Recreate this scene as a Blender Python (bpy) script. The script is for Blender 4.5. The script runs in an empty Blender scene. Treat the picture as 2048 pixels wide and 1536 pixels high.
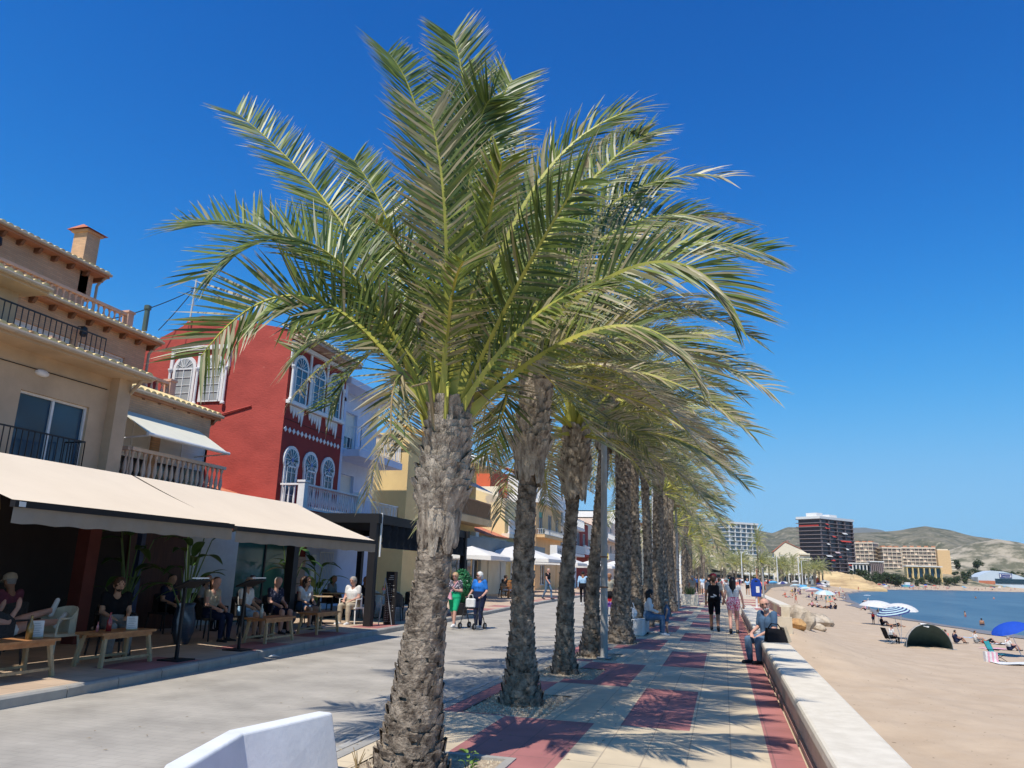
import bpy, bmesh, math, random
import numpy as np
from mathutils import Vector, Matrix
R = math.radians
random.seed(7); rng = np.random.default_rng(7)
SC = bpy.context.scene
# ---------------------------------------------------------------- camera
cam = bpy.data.cameras.new('camera'); CAM = bpy.data.objects.new('camera', cam)
SC.collection.objects.link(CAM); SC.camera = CAM
cam.sensor_width = 36.0; cam.lens = 36.0 * 1500 / 2048; cam.clip_start = 0.05; cam.clip_end = 12000
# columns: image right, image down, forward, written in world axes
_m = ((0.96409326, -0.03682672, -0.26299806), (0.26396561, 0.24137912, 0.93384061), (0.02909196, -0.96973188, 0.24243297))
CAM.matrix_world = Matrix([[r[0], -r[1], -r[2], 0] for r in _m] + [[0, 0, 0, 1]])
CAM.location = (0, 0, 1.62)
# ---------------------------------------------------------------- sky and sun
SUN_EL, SUN_AZ = 58.0, 189.0          # azimuth clockwise from +Y
W = bpy.data.worlds.new("World"); SC.world = W; W.use_nodes = True
wn = W.node_tree.nodes; wl = W.node_tree.links; wn.clear()
sky = wn.new('ShaderNodeTexSky'); sky.sky_type = 'NISHITA'; sky.sun_disc = False
sky.sun_elevation = R(SUN_EL); sky.sun_rotation = R(SUN_AZ)
sky.altitude = 0; sky.air_density = 1.0; sky.dust_density = 0.2; sky.ozone_density = 3.0
bg = wn.new('ShaderNodeBackground'); bg.inputs['Strength'].default_value = 0.085
wo = wn.new('ShaderNodeOutputWorld')
_sp = wn.new('ShaderNodeSeparateColor'); _cb = wn.new('ShaderNodeCombineColor'); wl.new(sky.outputs[0], _sp.inputs[0])
def _mth(op, src, v):
    q = wn.new('ShaderNodeMath'); q.operation = op; wl.new(src, q.inputs[1 if op == 'SUBTRACT' else 0]); q.inputs[0 if op == 'SUBTRACT' else 1].default_value = v; return q.outputs[0]
for _i, (_A, _c, _e) in enumerate(((0.225, 0.24, 3.1), (0.57, 0.275, 1.8), (0.91, 0.272, 1.8))):      # clear-air blue: soft per-channel film response
    _o = _mth('POWER', _mth('MULTIPLY', _sp.outputs[_i], 0.085 / _c), _e)
    _x = wn.new('ShaderNodeMath'); _x.operation = 'EXPONENT'; wl.new(_mth('MULTIPLY', _o, -1.0), _x.inputs[0])
    wl.new(_mth('MULTIPLY', _mth('SUBTRACT', _x.outputs[0], 1.0), _A / 0.085), _cb.inputs[_i])
wl.new(_cb.outputs[0], bg.inputs[0]); wl.new(bg.outputs[0], wo.inputs[0])
sl = bpy.data.lights.new('sun', 'SUN'); sl.energy = 4.8; sl.angle = R(0.53); sl.color = (1.0, 0.935, 0.83)
SUN = bpy.data.objects.new('sun', sl); SC.collection.objects.link(SUN)
_d = Vector((math.sin(R(SUN_AZ)) * math.cos(R(SUN_EL)), math.cos(R(SUN_AZ)) * math.cos(R(SUN_EL)), math.sin(R(SUN_EL))))
SUN.rotation_euler = _d.to_track_quat('Z', 'Y').to_euler(); SUN.location = _d * 50
SC.view_settings.view_transform = 'Standard'; SC.view_settings.look = 'None'
SC.view_settings.exposure = 0.0; SC.view_settings.gamma = 1.0
SC.cycles.max_bounces = 6; SC.cycles.transparent_max_bounces = 8
# ---------------------------------------------------------------- materials
MATS = {}
def mat(name, c1, c2=None, scale=4.0, rough=0.75, bump=0.0, bscale=None, metal=0.0, spec=0.35, stretch=(1, 1, 1), lo=0.35, hi=0.65, detail=6.0, world=False, speck=None, trans=0.0, coat=0.0):
    if name in MATS: return MATS[name]
    m = bpy.data.materials.new(name); m.use_nodes = True; MATS[name] = m
    nt = m.node_tree; n = nt.nodes; l = nt.links
    b = n['Principled BSDF']; b.inputs['Roughness'].default_value = rough; b.inputs['Metallic'].default_value = metal
    b.inputs['Specular IOR Level'].default_value = spec
    if coat: b.inputs['Coat Weight'].default_value = coat
    c1 = tuple(c1) + (1,)
    c2 = (tuple(c2) + (1,)) if c2 else tuple(v * 0.78 for v in c1[:3]) + (1,)
    if world:
        g = n.new('ShaderNodeNewGeometry'); src = g.outputs['Position']
    else:
        tc = n.new('ShaderNodeTexCoord'); src = tc.outputs['Object']
    mp = n.new('ShaderNodeMapping'); mp.inputs['Scale'].default_value = stretch; l.new(src, mp.inputs[0])
    nz = n.new('ShaderNodeTexNoise'); nz.inputs['Scale'].default_value = scale; nz.inputs['Detail'].default_value = detail
    nz.inputs['Roughness'].default_value = 0.62
    l.new(mp.outputs[0], nz.inputs['Vector'])
    cr = n.new('ShaderNodeValToRGB'); cr.color_ramp.elements[0].position = lo; cr.color_ramp.elements[1].position = hi
    cr.color_ramp.elements[0].color = c2; cr.color_ramp.elements[1].color = c1
    l.new(nz.outputs['Fac'], cr.inputs[0]); col = cr.outputs[0]
    if speck:
        sc_, thr, sc_col = speck
        n2 = n.new('ShaderNodeTexNoise'); n2.inputs['Scale'].default_value = sc_; n2.inputs['Detail'].default_value = 3; l.new(mp.outputs[0], n2.inputs['Vector'])
        r2 = n.new('ShaderNodeValToRGB'); r2.color_ramp.elements[0].position = thr; r2.color_ramp.elements[1].position = thr + 0.05
        l.new(n2.outputs['Fac'], r2.inputs[0])
        mx = n.new('ShaderNodeMixRGB'); l.new(r2.outputs[0], mx.inputs[0]); l.new(col, mx.inputs[1]); mx.inputs[2].default_value = tuple(sc_col) + (1,)
        col = mx.outputs[0]
    l.new(col, b.inputs['Base Color'])
    if bump:
        nb = n.new('ShaderNodeTexNoise'); nb.inputs['Scale'].default_value = bscale or scale * 3; nb.inputs['Detail'].default_value = 5
        l.new(mp.outputs[0], nb.inputs['Vector'])
        bp = n.new('ShaderNodeBump'); bp.inputs['Strength'].default_value = bump; bp.inputs['Distance'].default_value = 0.02
        l.new(nb.outputs['Fac'], bp.inputs['Height']); l.new(bp.outputs[0], b.inputs['Normal'])
    if trans:
        t = n.new('ShaderNodeBsdfTranslucent'); l.new(col, t.inputs[0])
        mxs = n.new('ShaderNodeMixShader'); mxs.inputs[0].default_value = trans
        l.new(b.outputs[0], mxs.inputs[1]); l.new(t.outputs[0], mxs.inputs[2])
        l.new(mxs.outputs[0], n['Material Output'].inputs[0])
    return m
def P(name, c, **k):      # plain paint-like material with slight variation
    return mat(name, c, tuple(v * k.pop('v', 0.88) for v in c), **k)
def brickmat(name, c1, c2, mortar, sx, sy, msize=0.012, rough=0.8, axis='XZ', bump=0.3, world=True, off=0.5, var=0.12):
    m = bpy.data.materials.new(name); m.use_nodes = True; MATS[name] = m
    nt = m.node_tree; n = nt.nodes; l = nt.links; b = n['Principled BSDF']; b.inputs['Roughness'].default_value = rough
    g = n.new('ShaderNodeNewGeometry'); s = n.new('ShaderNodeSeparateXYZ'); l.new(g.outputs['Position'], s.inputs[0])
    cb = n.new('ShaderNodeCombineXYZ')
    if axis == 'WALL':
        ad = n.new('ShaderNodeMath'); l.new(s.outputs[0], ad.inputs[0]); l.new(s.outputs[1], ad.inputs[1]); l.new(ad.outputs[0], cb.inputs[0]); l.new(s.outputs[2], cb.inputs[1])
    else:
        l.new(s.outputs['XYZ'.index(axis[0])], cb.inputs[0]); l.new(s.outputs['XYZ'.index(axis[1])], cb.inputs[1])
    bt = n.new('ShaderNodeTexBrick'); l.new(cb.outputs[0], bt.inputs[0]); bt.offset = off
    bt.inputs['Color1'].default_value = tuple(c1) + (1,); bt.inputs['Color2'].default_value = tuple(c2) + (1,); bt.inputs['Mortar'].default_value = tuple(mortar) + (1,)
    bt.inputs['Scale'].default_value = 1.0; bt.inputs['Brick Width'].default_value = sx; bt.inputs['Row Height'].default_value = sy; bt.inputs['Mortar Size'].default_value = msize
    bt.inputs['Mortar Smooth'].default_value = 0.3
    nz = n.new('ShaderNodeTexNoise'); nz.inputs['Scale'].default_value = 1.3; nz.inputs['Detail'].default_value = 7; l.new(g.outputs['Position'], nz.inputs['Vector'])
    mr = n.new('ShaderNodeMapRange'); mr.inputs[1].default_value = 0.3; mr.inputs[2].default_value = 0.7; mr.inputs[3].default_value = 1 - var; mr.inputs[4].default_value = 1 + var; l.new(nz.outputs['Fac'], mr.inputs[0])
    mx = n.new('ShaderNodeMixRGB'); mx.blend_type = 'MULTIPLY'; mx.inputs[0].default_value = 1; l.new(bt.outputs[0], mx.inputs[1]); l.new(mr.outputs[0], mx.inputs[2])
    l.new(mx.outputs[0], b.inputs['Base Color'])
    bp = n.new('ShaderNodeBump'); bp.inputs['Strength'].default_value = bump; bp.inputs['Distance'].default_value = 0.01; bp.invert = True
    l.new(bt.outputs['Fac'], bp.inputs['Height']); l.new(bp.outputs[0], b.inputs['Normal'])
    return m
def glassmat(name, c, rough=0.06, spec=0.9):
    m = bpy.data.materials.new(name); m.use_nodes = True; MATS[name] = m
    b = m.node_tree.nodes['Principled BSDF']; b.inputs['Base Color'].default_value = tuple(c) + (1,)
    b.inputs['Roughness'].default_value = rough; b.inputs['Specular IOR Level'].default_value = spec
    return m
# ---------------------------------------------------------------- mesh builder
class MB:
    def __init__(s): s.v = []; s.f = []; s.m = []
    def add(s, vs, fs, mi=0):
        o = len(s.v); s.v.extend([tuple(map(float, p)) for p in vs]); s.f.extend([tuple(i + o for i in f) for f in fs]); s.m.extend([mi] * len(fs)); return s
    def box(s, x0, x1, y0, y1, z0, z1, mi=0):
        if x0 > x1: x0, x1 = x1, x0
        if y0 > y1: y0, y1 = y1, y0
        if z0 > z1: z0, z1 = z1, z0
        return s.add([(x0, y0, z0), (x1, y0, z0), (x1, y1, z0), (x0, y1, z0), (x0, y0, z1), (x1, y0, z1), (x1, y1, z1), (x0, y1, z1)],
                     [(0, 3, 2, 1), (4, 5, 6, 7), (0, 1, 5, 4), (1, 2, 6, 5), (2, 3, 7, 6), (3, 0, 4, 7)], mi)
    def quad(s, a, b, c, d, mi=0): return s.add([a, b, c, d], [(0, 1, 2, 3)], mi)
    def tube(s, pts, rad, n=8, mi=0, cap=True):
        pts = [Vector(p) for p in pts]
        if not isinstance(rad, (list, tuple)): rad = [rad] * len(pts)
        vs = []; prev = None
        for i, p in enumerate(pts):
            d = (pts[min(i + 1, len(pts) - 1)] - pts[max(i - 1, 0)]).normalized()
            if prev is None:
                a = Vector((0, 0, 1)) if abs(d.z) < 0.9 else Vector((1, 0, 0))
                u = d.cross(a).normalized()
            else:
                u = (prev - d * prev.dot(d)).normalized()
            prev = u; w = d.cross(u)
            for k in range(n):
                t = 2 * math.pi * k / n; vs.append(p + (u * math.cos(t) + w * math.sin(t)) * rad[i])
        fs = []
        for i in range(len(pts) - 1):
            for k in range(n):
                a = i * n + k; b = i * n + (k + 1) % n; fs.append((a, b, b + n, a + n))
        if cap: fs.append(tuple(range(n - 1, -1, -1))); fs.append(tuple((len(pts) - 1) * n + k for k in range(n)))
        return s.add(vs, fs, mi)
    def bar(s, a, b, w, h=None, mi=0):     # square bar
        h = h or w; a = Vector(a); b = Vector(b); d = (b - a).normalized()
        up = Vector((0, 0, 1)) if abs(d.z) < 0.95 else Vector((0, 1, 0))
        u = d.cross(up).normalized() * w / 2; v = u.cross(d).normalized() * h / 2
        vs = [a - u - v, a + u - v, a + u + v, a - u + v, b - u - v, b + u - v, b + u + v, b - u + v]
        return s.add(vs, [(0, 1, 2, 3), (7, 6, 5, 4), (0, 4, 5, 1), (1, 5, 6, 2), (2, 6, 7, 3), (3, 7, 4, 0)], mi)
    def lathe(s, prof, o=(0, 0, 0), n=12, mi=0):
        vs = []; fs = []
        for r, z in prof:
            for k in range(n):
                t = 2 * math.pi * k / n; vs.append((o[0] + r * math.cos(t), o[1] + r * math.sin(t), o[2] + z))
        for i in range(len(prof) - 1):
            for k in range(n):
                a = i * n + k; b = i * n + (k + 1) % n; fs.append((a, b, b + n, a + n))
        fs.append(tuple(range(n - 1, -1, -1))); fs.append(tuple((len(prof) - 1) * n + k for k in range(n)))
        return s.add(vs, fs, mi)
    def sphere(s, c, r, n=10, mi=0, sz=(1, 1, 1)):
        prof = []; vs = []; fs = []; m = max(4, n // 2)
        for i in range(m + 1):
            ph = -math.pi / 2 + math.pi * i / m; rr = max(1e-4, math.cos(ph))
            for k in range(n):
                t = 2 * math.pi * k / n
                vs.append((c[0] + r * sz[0] * rr * math.cos(t), c[1] + r * sz[1] * rr * math.sin(t), c[2] + r * sz[2] * math.sin(ph)))
        for i in range(m):
            for k in range(n):
                a = i * n + k; b = i * n + (k + 1) % n; fs.append((a, b, b + n, a + n))
        fs.append(tuple(range(n - 1, -1, -1))); fs.append(tuple(m * n + k for k in range(n)))
        return s.add(vs, fs, mi)
    def prism(s, poly, vec, mi=0):         # closed polygon (3D points) swept by vec
        k = len(poly); a = [Vector(p) for p in poly]; v = Vector(vec); b = [p + v for p in a]
        fs = [tuple(range(k - 1, -1, -1)), tuple(range(k, 2 * k))] + [(i, (i + 1) % k, k + (i + 1) % k, k + i) for i in range(k)]
        return s.add(a + b, fs, mi)
    def xf(s, M, start=0):
        s.v[start:] = [tuple(M @ Vector(p)) for p in s.v[start:]]; return s
    def build(s, name, mats, parent=None, smooth=False, loc=None):
        me = bpy.data.meshes.new(name); me.from_pydata(s.v, [], s.f)
        if not isinstance(mats, (list, tuple)): mats = [mats]
        for m in mats: me.materials.append(m)
        if len(mats) > 1: me.polygons.foreach_set('material_index', s.m)
        if smooth: me.polygons.foreach_set('use_smooth', [True] * len(s.f))
        bm = bmesh.new(); bm.from_mesh(me); bmesh.ops.recalc_face_normals(bm, faces=bm.faces); bm.to_mesh(me); bm.free()
        o = bpy.data.objects.new(name, me); SC.collection.objects.link(o)
        if parent: o.parent = parent
        if loc: o.location = loc
        return o
def tag(o, label=None, cat=None, group=None, kind=None):
    if label: o['label'] = label
    if cat: o['category'] = cat
    if group: o['group'] = group
    if kind: o['kind'] = kind
    return o
def thing(name, label, cat, loc=(0, 0, 0), rz=0.0, group=None):
    o = bpy.data.objects.new(name, None); SC.collection.objects.link(o)
    o.location = loc; o.rotation_euler = (0, 0, rz); return tag(o, label, cat, group)
def dup(root, loc, rz=0.0, label=None, group=None, scale=None):
    def cp(o, par):
        c = o.copy(); SC.collection.objects.link(c)
        if par: c.parent = par
        for ch in KIDS.get(o.name, [x for x in SC.objects if x.parent == o]): cp(ch, c)
        return c
    c = cp(root, None); c.location = loc; c.rotation_euler = (0, 0, rz)
    if scale: c.scale = (scale,) * 3 if not isinstance(scale, tuple) else scale
    if label: c['label'] = label
    if group: c['group'] = group
    return c
KIDS = {}
def rawmesh(name, v, f, mats, parent=None, smooth=False, attr=None):
    me = bpy.data.meshes.new(name); me.from_pydata([tuple(map(float, p)) for p in v], [], [tuple(map(int, q)) for q in f])
    for m in (mats if isinstance(mats, (list, tuple)) else [mats]): me.materials.append(m)
    if smooth: me.polygons.foreach_set('use_smooth', [True] * len(me.polygons))
    if attr is not None:
        for k, a in attr.items():
            at = me.attributes.new(k, 'FLOAT', 'POINT'); at.data.foreach_set('value', np.asarray(a, dtype=np.float32))
    o = bpy.data.objects.new(name, me); SC.collection.objects.link(o)
    if parent: o.parent = parent
    return o
# ---------------------------------------------------------------- setting
SHORE = [(42, 0), (36, 30), (29.5, 60), (25.2, 79), (22.2, 97), (21.4, 111), (23.5, 149), (29, 204), (42, 300), (64, 400), (95, 520), (150, 640), (260, 740), (420, 790), (1400, 830), (1400, -300), (60, -300)]
def shore_dist(x, y):                 # metres inland of the waterline, negative in the water
    x = np.asarray(x, float); y = np.asarray(y, float); d = np.full(x.shape, 1e9); ins = np.zeros(x.shape, bool)
    n = len(SHORE)
    for i in range(n):
        x0, y0 = SHORE[i]; x1, y1 = SHORE[(i + 1) % n]; ex, ey = x1 - x0, y1 - y0
        t = np.clip(((x - x0) * ex + (y - y0) * ey) / (ex * ex + ey * ey), 0, 1)
        d = np.minimum(d, np.hypot(x - x0 - t * ex, y - y0 - t * ey))
        c = ((y0 > y) != (y1 > y)) & (x < (x1 - x0) * (y - y0) / ((y1 - y0) or 1e-9) + x0); ins ^= c
    return np.where(ins, -d, d)
def sand_z(x, y):
    x = np.asarray(x, float); y = np.asarray(y, float)
    d = shore_dist(x, y); k = np.clip((y - 80) / 150, 0, 1);
    bump = 1.1 * np.exp(-((x - 2.4) / 3.2) ** 2) * np.clip((y - 30) / 8, 0, 1) * np.clip((75 - y) / 15, 0, 1)
    return -2.7 + np.clip((0.03 + .08 * k) * d, -1.2, 0.9 + 1.75 * k + 1.5 * np.clip((y - 450) / 200, 0, 1)) + bump
def sz(x, y): return float(sand_z(np.array([x]), np.array([y]))[0])
def vnoise(x, y, f, seed=0):          # smooth value noise
    x = x * f + seed * 17.3; y = y * f + seed * 5.1; xi = np.floor(x); yi = np.floor(y); xf = x - xi; yf = y - yi
    h = lambda a, b: (np.sin(a * 127.1 + b * 311.7 + seed) * 43758.5453) % 1.0
    u = xf * xf * (3 - 2 * xf); v = yf * yf * (3 - 2 * yf)
    return (h(xi, yi) * (1 - u) + h(xi + 1, yi) * u) * (1 - v) + (h(xi, yi + 1) * (1 - u) + h(xi + 1, yi + 1) * u) * v
def grid_mesh(name, xs, ys, zf, m, smooth=True):
    X, Y = np.meshgrid(xs, ys); Z = zf(X, Y); nx, ny = len(xs), len(ys)
    v = np.stack([X.ravel(), Y.ravel(), Z.ravel()], 1); i = np.arange(ny - 1)[:, None] * nx + np.arange(nx - 1)[None, :]
    i = i.ravel(); f = np.stack([i, i + 1, i + nx + 1, i + nx], 1)
    return rawmesh(name, v, f, m, smooth=smooth)
def warp(a, b, n, p): t = np.linspace(0, 1, n); return a + (b - a) * t ** p
M_sand = mat('sand', (0.535, 0.415, 0.295), (0.475, 0.36, 0.25), scale=0.8, rough=0.95, bump=0.5, bscale=9, spec=0.1, speck=(7, 0.69, (0.16, 0.11, 0.07)), world=True)
def _sandf(X, Y):
    d = shore_dist(X, Y); near = np.clip(1 - np.hypot(X, Y) / 120, 0, 1); k = np.clip(d / 12, 0, 1)
    return sand_z(X, Y) + k * near * (0.10 * (vnoise(X, Y, 1.1, 1) - .5) + 0.09 * (vnoise(X, Y, 2.7, 2) - .5) + 0.16 * (vnoise(X, Y, .25, 3) - .5))
tag(grid_mesh('beach_sand', np.concatenate([np.linspace(0.9, 32, 160), warp(32.6, 1200, 110, 2.2)]), np.concatenate([np.linspace(4, 90, 260), warp(90.8, 900, 110, 1.7)]), _sandf, M_sand), kind='structure')
M_wet = mat('wet_sand', (0.27, 0.19, 0.12), (0.22, 0.15, 0.095), scale=1, rough=0.35, spec=0.5, world=True)
# band of wet sand along the waterline
def wetf(X, Y): return sand_z(X, Y) + 0.006
pts = SHORE[:15]; wv = []; wf = []
dense = []
for (a, b) in zip(pts[:-1], pts[1:]):
    n = max(2, int(math.hypot(b[0] - a[0], b[1] - a[1]) / 3))
    for k in range(min(n, 40)): t = k / min(n, 40); dense.append((a[0] + (b[0] - a[0]) * t, a[1] + (b[1] - a[1]) * t))
for i in range(len(dense) - 1):
    dx, dy = dense[i + 1][0] - dense[i][0], dense[i + 1][1] - dense[i][1]; L = math.hypot(dx, dy); nx, ny = -dy / L, dx / L
    w = 1.6 + 0.9 * math.sin(i * .55) + .5 * math.sin(i * 1.7)
    wv.append((dense[i][0] + nx * w, dense[i][1] + ny * w)); wv.append((dense[i][0] - nx * 2.2, dense[i][1] - ny * 2.2))
wv = np.array(wv); wz = wetf(wv[:, 0], wv[:, 1]) + .04
rawmesh('wet_sand', np.column_stack([wv, wz]), [(2 * i, 2 * i + 1, 2 * i + 3, 2 * i + 2) for i in range(len(wv) // 2 - 1)], M_wet)['kind'] = 'structure'
# sea
def seamat():
    m = bpy.data.materials.new('sea'); m.use_nodes = True; nt = m.node_tree; n = nt.nodes; l = nt.links; b = n['Principled BSDF']
    g = n.new('ShaderNodeNewGeometry'); mp = n.new('ShaderNodeMapping'); mp.inputs['Scale'].default_value = (0.12, 0.03, 1); l.new(g.outputs['Position'], mp.inputs[0])
    nz = n.new('ShaderNodeTexNoise'); nz.inputs['Scale'].default_value = 1.0; nz.inputs['Detail'].default_value = 8; l.new(mp.outputs[0], nz.inputs['Vector'])
    cr = n.new('ShaderNodeValToRGB'); cr.color_ramp.elements[0].position = .35; cr.color_ramp.elements[1].position = .65
    cr.color_ramp.elements[0].color = (0.04, 0.08, 0.115, 1); cr.color_ramp.elements[1].color = (0.08, 0.135, 0.165, 1); l.new(nz.outputs['Fac'], cr.inputs[0])
    l.new(cr.outputs[0], b.inputs['Base Color']); b.inputs['Roughness'].default_value = 0.3; b.inputs['Specular IOR Level'].default_value = 0.28
    n2 = n.new('ShaderNodeTexNoise'); n2.inputs['Scale'].default_value = 0.9; n2.inputs['Detail'].default_value = 6; l.new(g.outputs['Position'], n2.inputs['Vector'])
    bp = n.new('ShaderNodeBump'); bp.inputs['Strength'].default_value = 0.7; bp.inputs['Distance'].default_value = 0.25; l.new(n2.outputs['Fac'], bp.inputs['Height']); l.new(bp.outputs[0], b.inputs['Normal'])
    return m
rawmesh('sea', [(10, -300, -2.7), (1600, -300, -2.7), (1600, 900, -2.7), (10, 900, -2.7)], [(0, 1, 2, 3)], seamat())['kind'] = 'structure'
# land sheet to the horizon
M_land = mat('land', (0.20, 0.18, 0.12), (0.13, 0.13, 0.08), scale=0.02, rough=0.95, world=True)
rawmesh('ground', [(-9000, -2000, -4.2), (9000, -2000, -4.2), (9000, 10000, -4.2), (-9000, 10000, -4.2)], [(0, 1, 2, 3)], M_land)['kind'] = 'structure'
# ---- upper level: road, promenade, pavements
M_road = brickmat('road_pavers', (0.405, 0.37, 0.315), (0.38, 0.345, 0.295), (0.345, 0.315, 0.27), 0.22, 0.11, 0.007, axis='XY', bump=0.12, var=0.2)
M_tan = brickmat('tan_slabs', (0.63, 0.52, 0.36), (0.58, 0.475, 0.325), (0.42, 0.34, 0.24), 0.385, 0.80, 0.008, axis='XY', bump=0.2, off=0.0, var=0.16)
M_red = brickmat('red_slabs', (0.43, 0.175, 0.16), (0.375, 0.145, 0.135), (0.28, 0.13, 0.115), 0.385, 0.80, 0.008, axis='XY', bump=0.2, off=0.0, var=0.2)
M_gcon = mat('grey_concrete', (0.40, 0.38, 0.34), (0.30, 0.285, 0.26), scale=3, rough=0.85, bump=0.2, world=True)
M_dirt = mat('gravel_earth', (0.54, 0.44, 0.31), (0.30, 0.23, 0.16), scale=16, rough=0.95, bump=1.0, bscale=40, world=True)
M_wall = mat('wall_stone', (0.62, 0.53, 0.40), (0.52, 0.43, 0.31), scale=2.2, rough=0.85, bump=0.12, world=True)
M_cap = mat('wall_cap', (0.74, 0.67, 0.55), (0.63, 0.565, 0.455), scale=4.5, rough=0.8, bump=0.12, bscale=30, world=True, speck=(11, 0.72, (0.55, 0.50, 0.42)))
b = MB()
EDGE = [(1.13, -8), (1.13, 37.4), (2.9, 37.6), (2.9, 66), (4, 90), (6, 130), (8, 170), (12, 220), (20, 280), (32, 340), (48, 392)]
poly = EDGE + [(-420, 392), (-420, -8)]
b.add([(x, y, -0.03) for x, y in poly], [tuple(range(len(poly)))])
for (p, q) in zip(EDGE[:-1], EDGE[1:]): b.quad((p[0], p[1], -0.03), (q[0], q[1], -0.03), (q[0], q[1], -4), (p[0], p[1], -4))
tag(b.build('seafront_paving', M_wall), kind='structure')
b = MB()
KERB = [(-7.7, -6), (-7.75, 8), (-8.40, 17), (-8.8, 28), (-9.3, 36), (-9.9, 50), (-10.4, 80), (-10.6, 120), (-8, 190), (0, 250)]
n = len(KERB)
b.add([(-3.43, y, -0.024) for _, y in KERB[:8]] + [(x - .02, y, -0.024) for x, y in reversed(KERB[:8])], [tuple(range(16))])
road = b.build('road', M_road); tag(road, kind='structure')
b = MB()
xs = [-3.28, -2.5, -1.46, -1.17, -0.42, 0.35, 0.652]
ys = [-6 + 3 * k for k in range(0, 43)]
PITS = [(-3.05, -1.84, 4.9, 7.05), (-3.05, -2.05, 9.05, 10.75), (-3.05, -2.05, 12.45, 13.95), (-3.05, -2.1, 15.3, 16.7), (-3.05, -2.1, 18.9, 20.3), (-3.05, -2.1, 21.9, 23.3)]
def put(x0, x1, y0, y1, mi):          # slab rectangle minus planting pits
    for (a, c, d, e) in PITS:
        if x0 < c and x1 > a and y0 < e and y1 > d:
            if y0 < d: put(x0, x1, y0, d, mi); y0 = d
            if y1 > e: put(x0, x1, e, y1, mi); y1 = e
            if x0 < a: put(x0, a, y0, y1, mi); x0 = a
            if x1 > c: put(c, x1, y0, y1, mi); x1 = c
            return
    b.quad((x0, y0, 0), (x1, y0, 0), (x1, y1, 0), (x0, y1, 0), mi)
for i in range(6):
    for y0 in ys:
        ph = (int((y0 + 6) // 3)) % 2       # 0 at -6, 1 at -3 ; y 9..12 -> index 5 -> 1
        red = {0: ph == 1, 1: ph == 0, 2: False, 3: ph == 1, 4: False, 5: True}[i]
        put(xs[i], xs[i + 1], y0, y0 + 3, 1 if red else 0)
for y0 in np.arange(38, 66, 3.0): b.quad((1.13, y0, 0), (2.45, y0, 0), (2.45, y0 + 3, 0), (1.13, y0 + 3, 0), 0 if (y0 // 3) % 2 else 1)
tag(b.build('promenade', [M_tan, M_red]), kind='structure')
b = MB()
for y0 in np.arange(-6, 123, 1.0):
    b.box(-3.40, -3.285, y0 + .004, y0 + .996, -0.2, 0.004)
tag(b.build('kerb', M_gcon), kind='structure')
M_white = P('white_paint', (0.78, 0.77, 0.74), rough=0.6, v=0.85)
b = MB(); b.box(-3.56, -3.47, -6, 122, -0.1, -0.018); tag(b.build('road_channel', mat('channel', (0.48, 0.46, 0.42), (0.33, 0.32, 0.29), scale=8, world=True)), kind='structure')
# planting pits with rims
b = MB()
for (a, c, d, e) in PITS: b.box(a + .002, c - .002, d + .002, e - .002, -0.3, -0.012)
pit = tag(b.build('planting_soil', M_dirt), kind='structure')
b = MB()
for (a, c, d, e) in PITS[:1]:
    b.box(a, c, e - .08, e, -.2, .012); b.box(c - .08, c, d, e - .083, -.2, .012)
tag(b.build('pit_rim', M_gcon), kind='structure')
# loose pebbles and bark chips in the pits
v = []; f = []
for (a, c, d, e) in PITS[:4]:
    for _ in range(900 if d < 11 else 350):
        x, y = rng.uniform(a, c), rng.uniform(d, e); s = rng.uniform(.006, .02); o = len(v)
        t = rng.uniform(0, 6.28); ca, sa = math.cos(t) * s, math.sin(t) * s; k = rng.uniform(.4, 1)
        v += [(x + ca, y + sa, -.014), (x - sa * k, y + ca * k, -.014), (x - ca, y - sa, -.014), (x + sa * k, y - ca * k, -.014), (x, y, -.008 + s)]
        f += [(o, o + 1, o + 4), (o + 1, o + 2, o + 4), (o + 2, o + 3, o + 4), (o + 3, o, o + 4)]
tag(rawmesh('pebbles', v, f, mat('pebbles', (0.66, 0.58, 0.44), (0.42, 0.34, 0.23), scale=20, rough=.9)), kind='stuff')
# left pavement, 0.1 m up
b = MB(); out = [(-17, y) for _, y in KERB[:8]]
for i in range(7):
    (x0, y0), (x1, y1) = KERB[i], KERB[i + 1]
    m = max(1, int((y1 - y0) / 1.5))
    for k in range(m):
        ta, tb = k / m, (k + 1) / m; xa, ya, xb, yb = x0 + (x1 - x0) * ta, y0 + (y1 - y0) * ta, x0 + (x1 - x0) * tb, y0 + (y1 - y0) * tb
        b.quad((xa - .12, ya, .1), (xb - .12, yb, .1), (xb - 1.0, yb, .1), (xa - 1.0, ya, .1), 1 if k % 2 else 0)
        b.quad((xa - 1.0, ya, .1), (xb - 1.0, yb, .1), (-40, yb, .1), (-40, ya, .1), 0)
M_tan2 = brickmat('pavement_tan', (0.56, 0.42, 0.30), (0.50, 0.37, 0.26), (0.35, 0.27, 0.2), 0.4, 0.4, 0.008, axis='XY', bump=0.15, off=0.0)
tag(b.build('pavement', [M_tan2, M_red]), kind='structure')
b = MB()
for i in range(7):
    (x0, y0), (x1, y1) = KERB[i], KERB[i + 1]; m = max(1, int((y1 - y0) / 0.9))
    for k in range(m):
        ta, tb = k / m, (k + .985) / m
        xa, ya, xb, yb = x0 + (x1 - x0) * ta, y0 + (y1 - y0) * ta, x0 + (x1 - x0) * tb, y0 + (y1 - y0) * tb
        b.prism([(xa, ya, -.1), (xa - .14, ya, -.1), (xa - .14, ya, .104), (xa - .025, ya, .104), (xa, ya, .08)], (xb - xa, yb - ya, 0))
tag(b.build('pavement_kerb', M_gcon), kind='structure')
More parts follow.
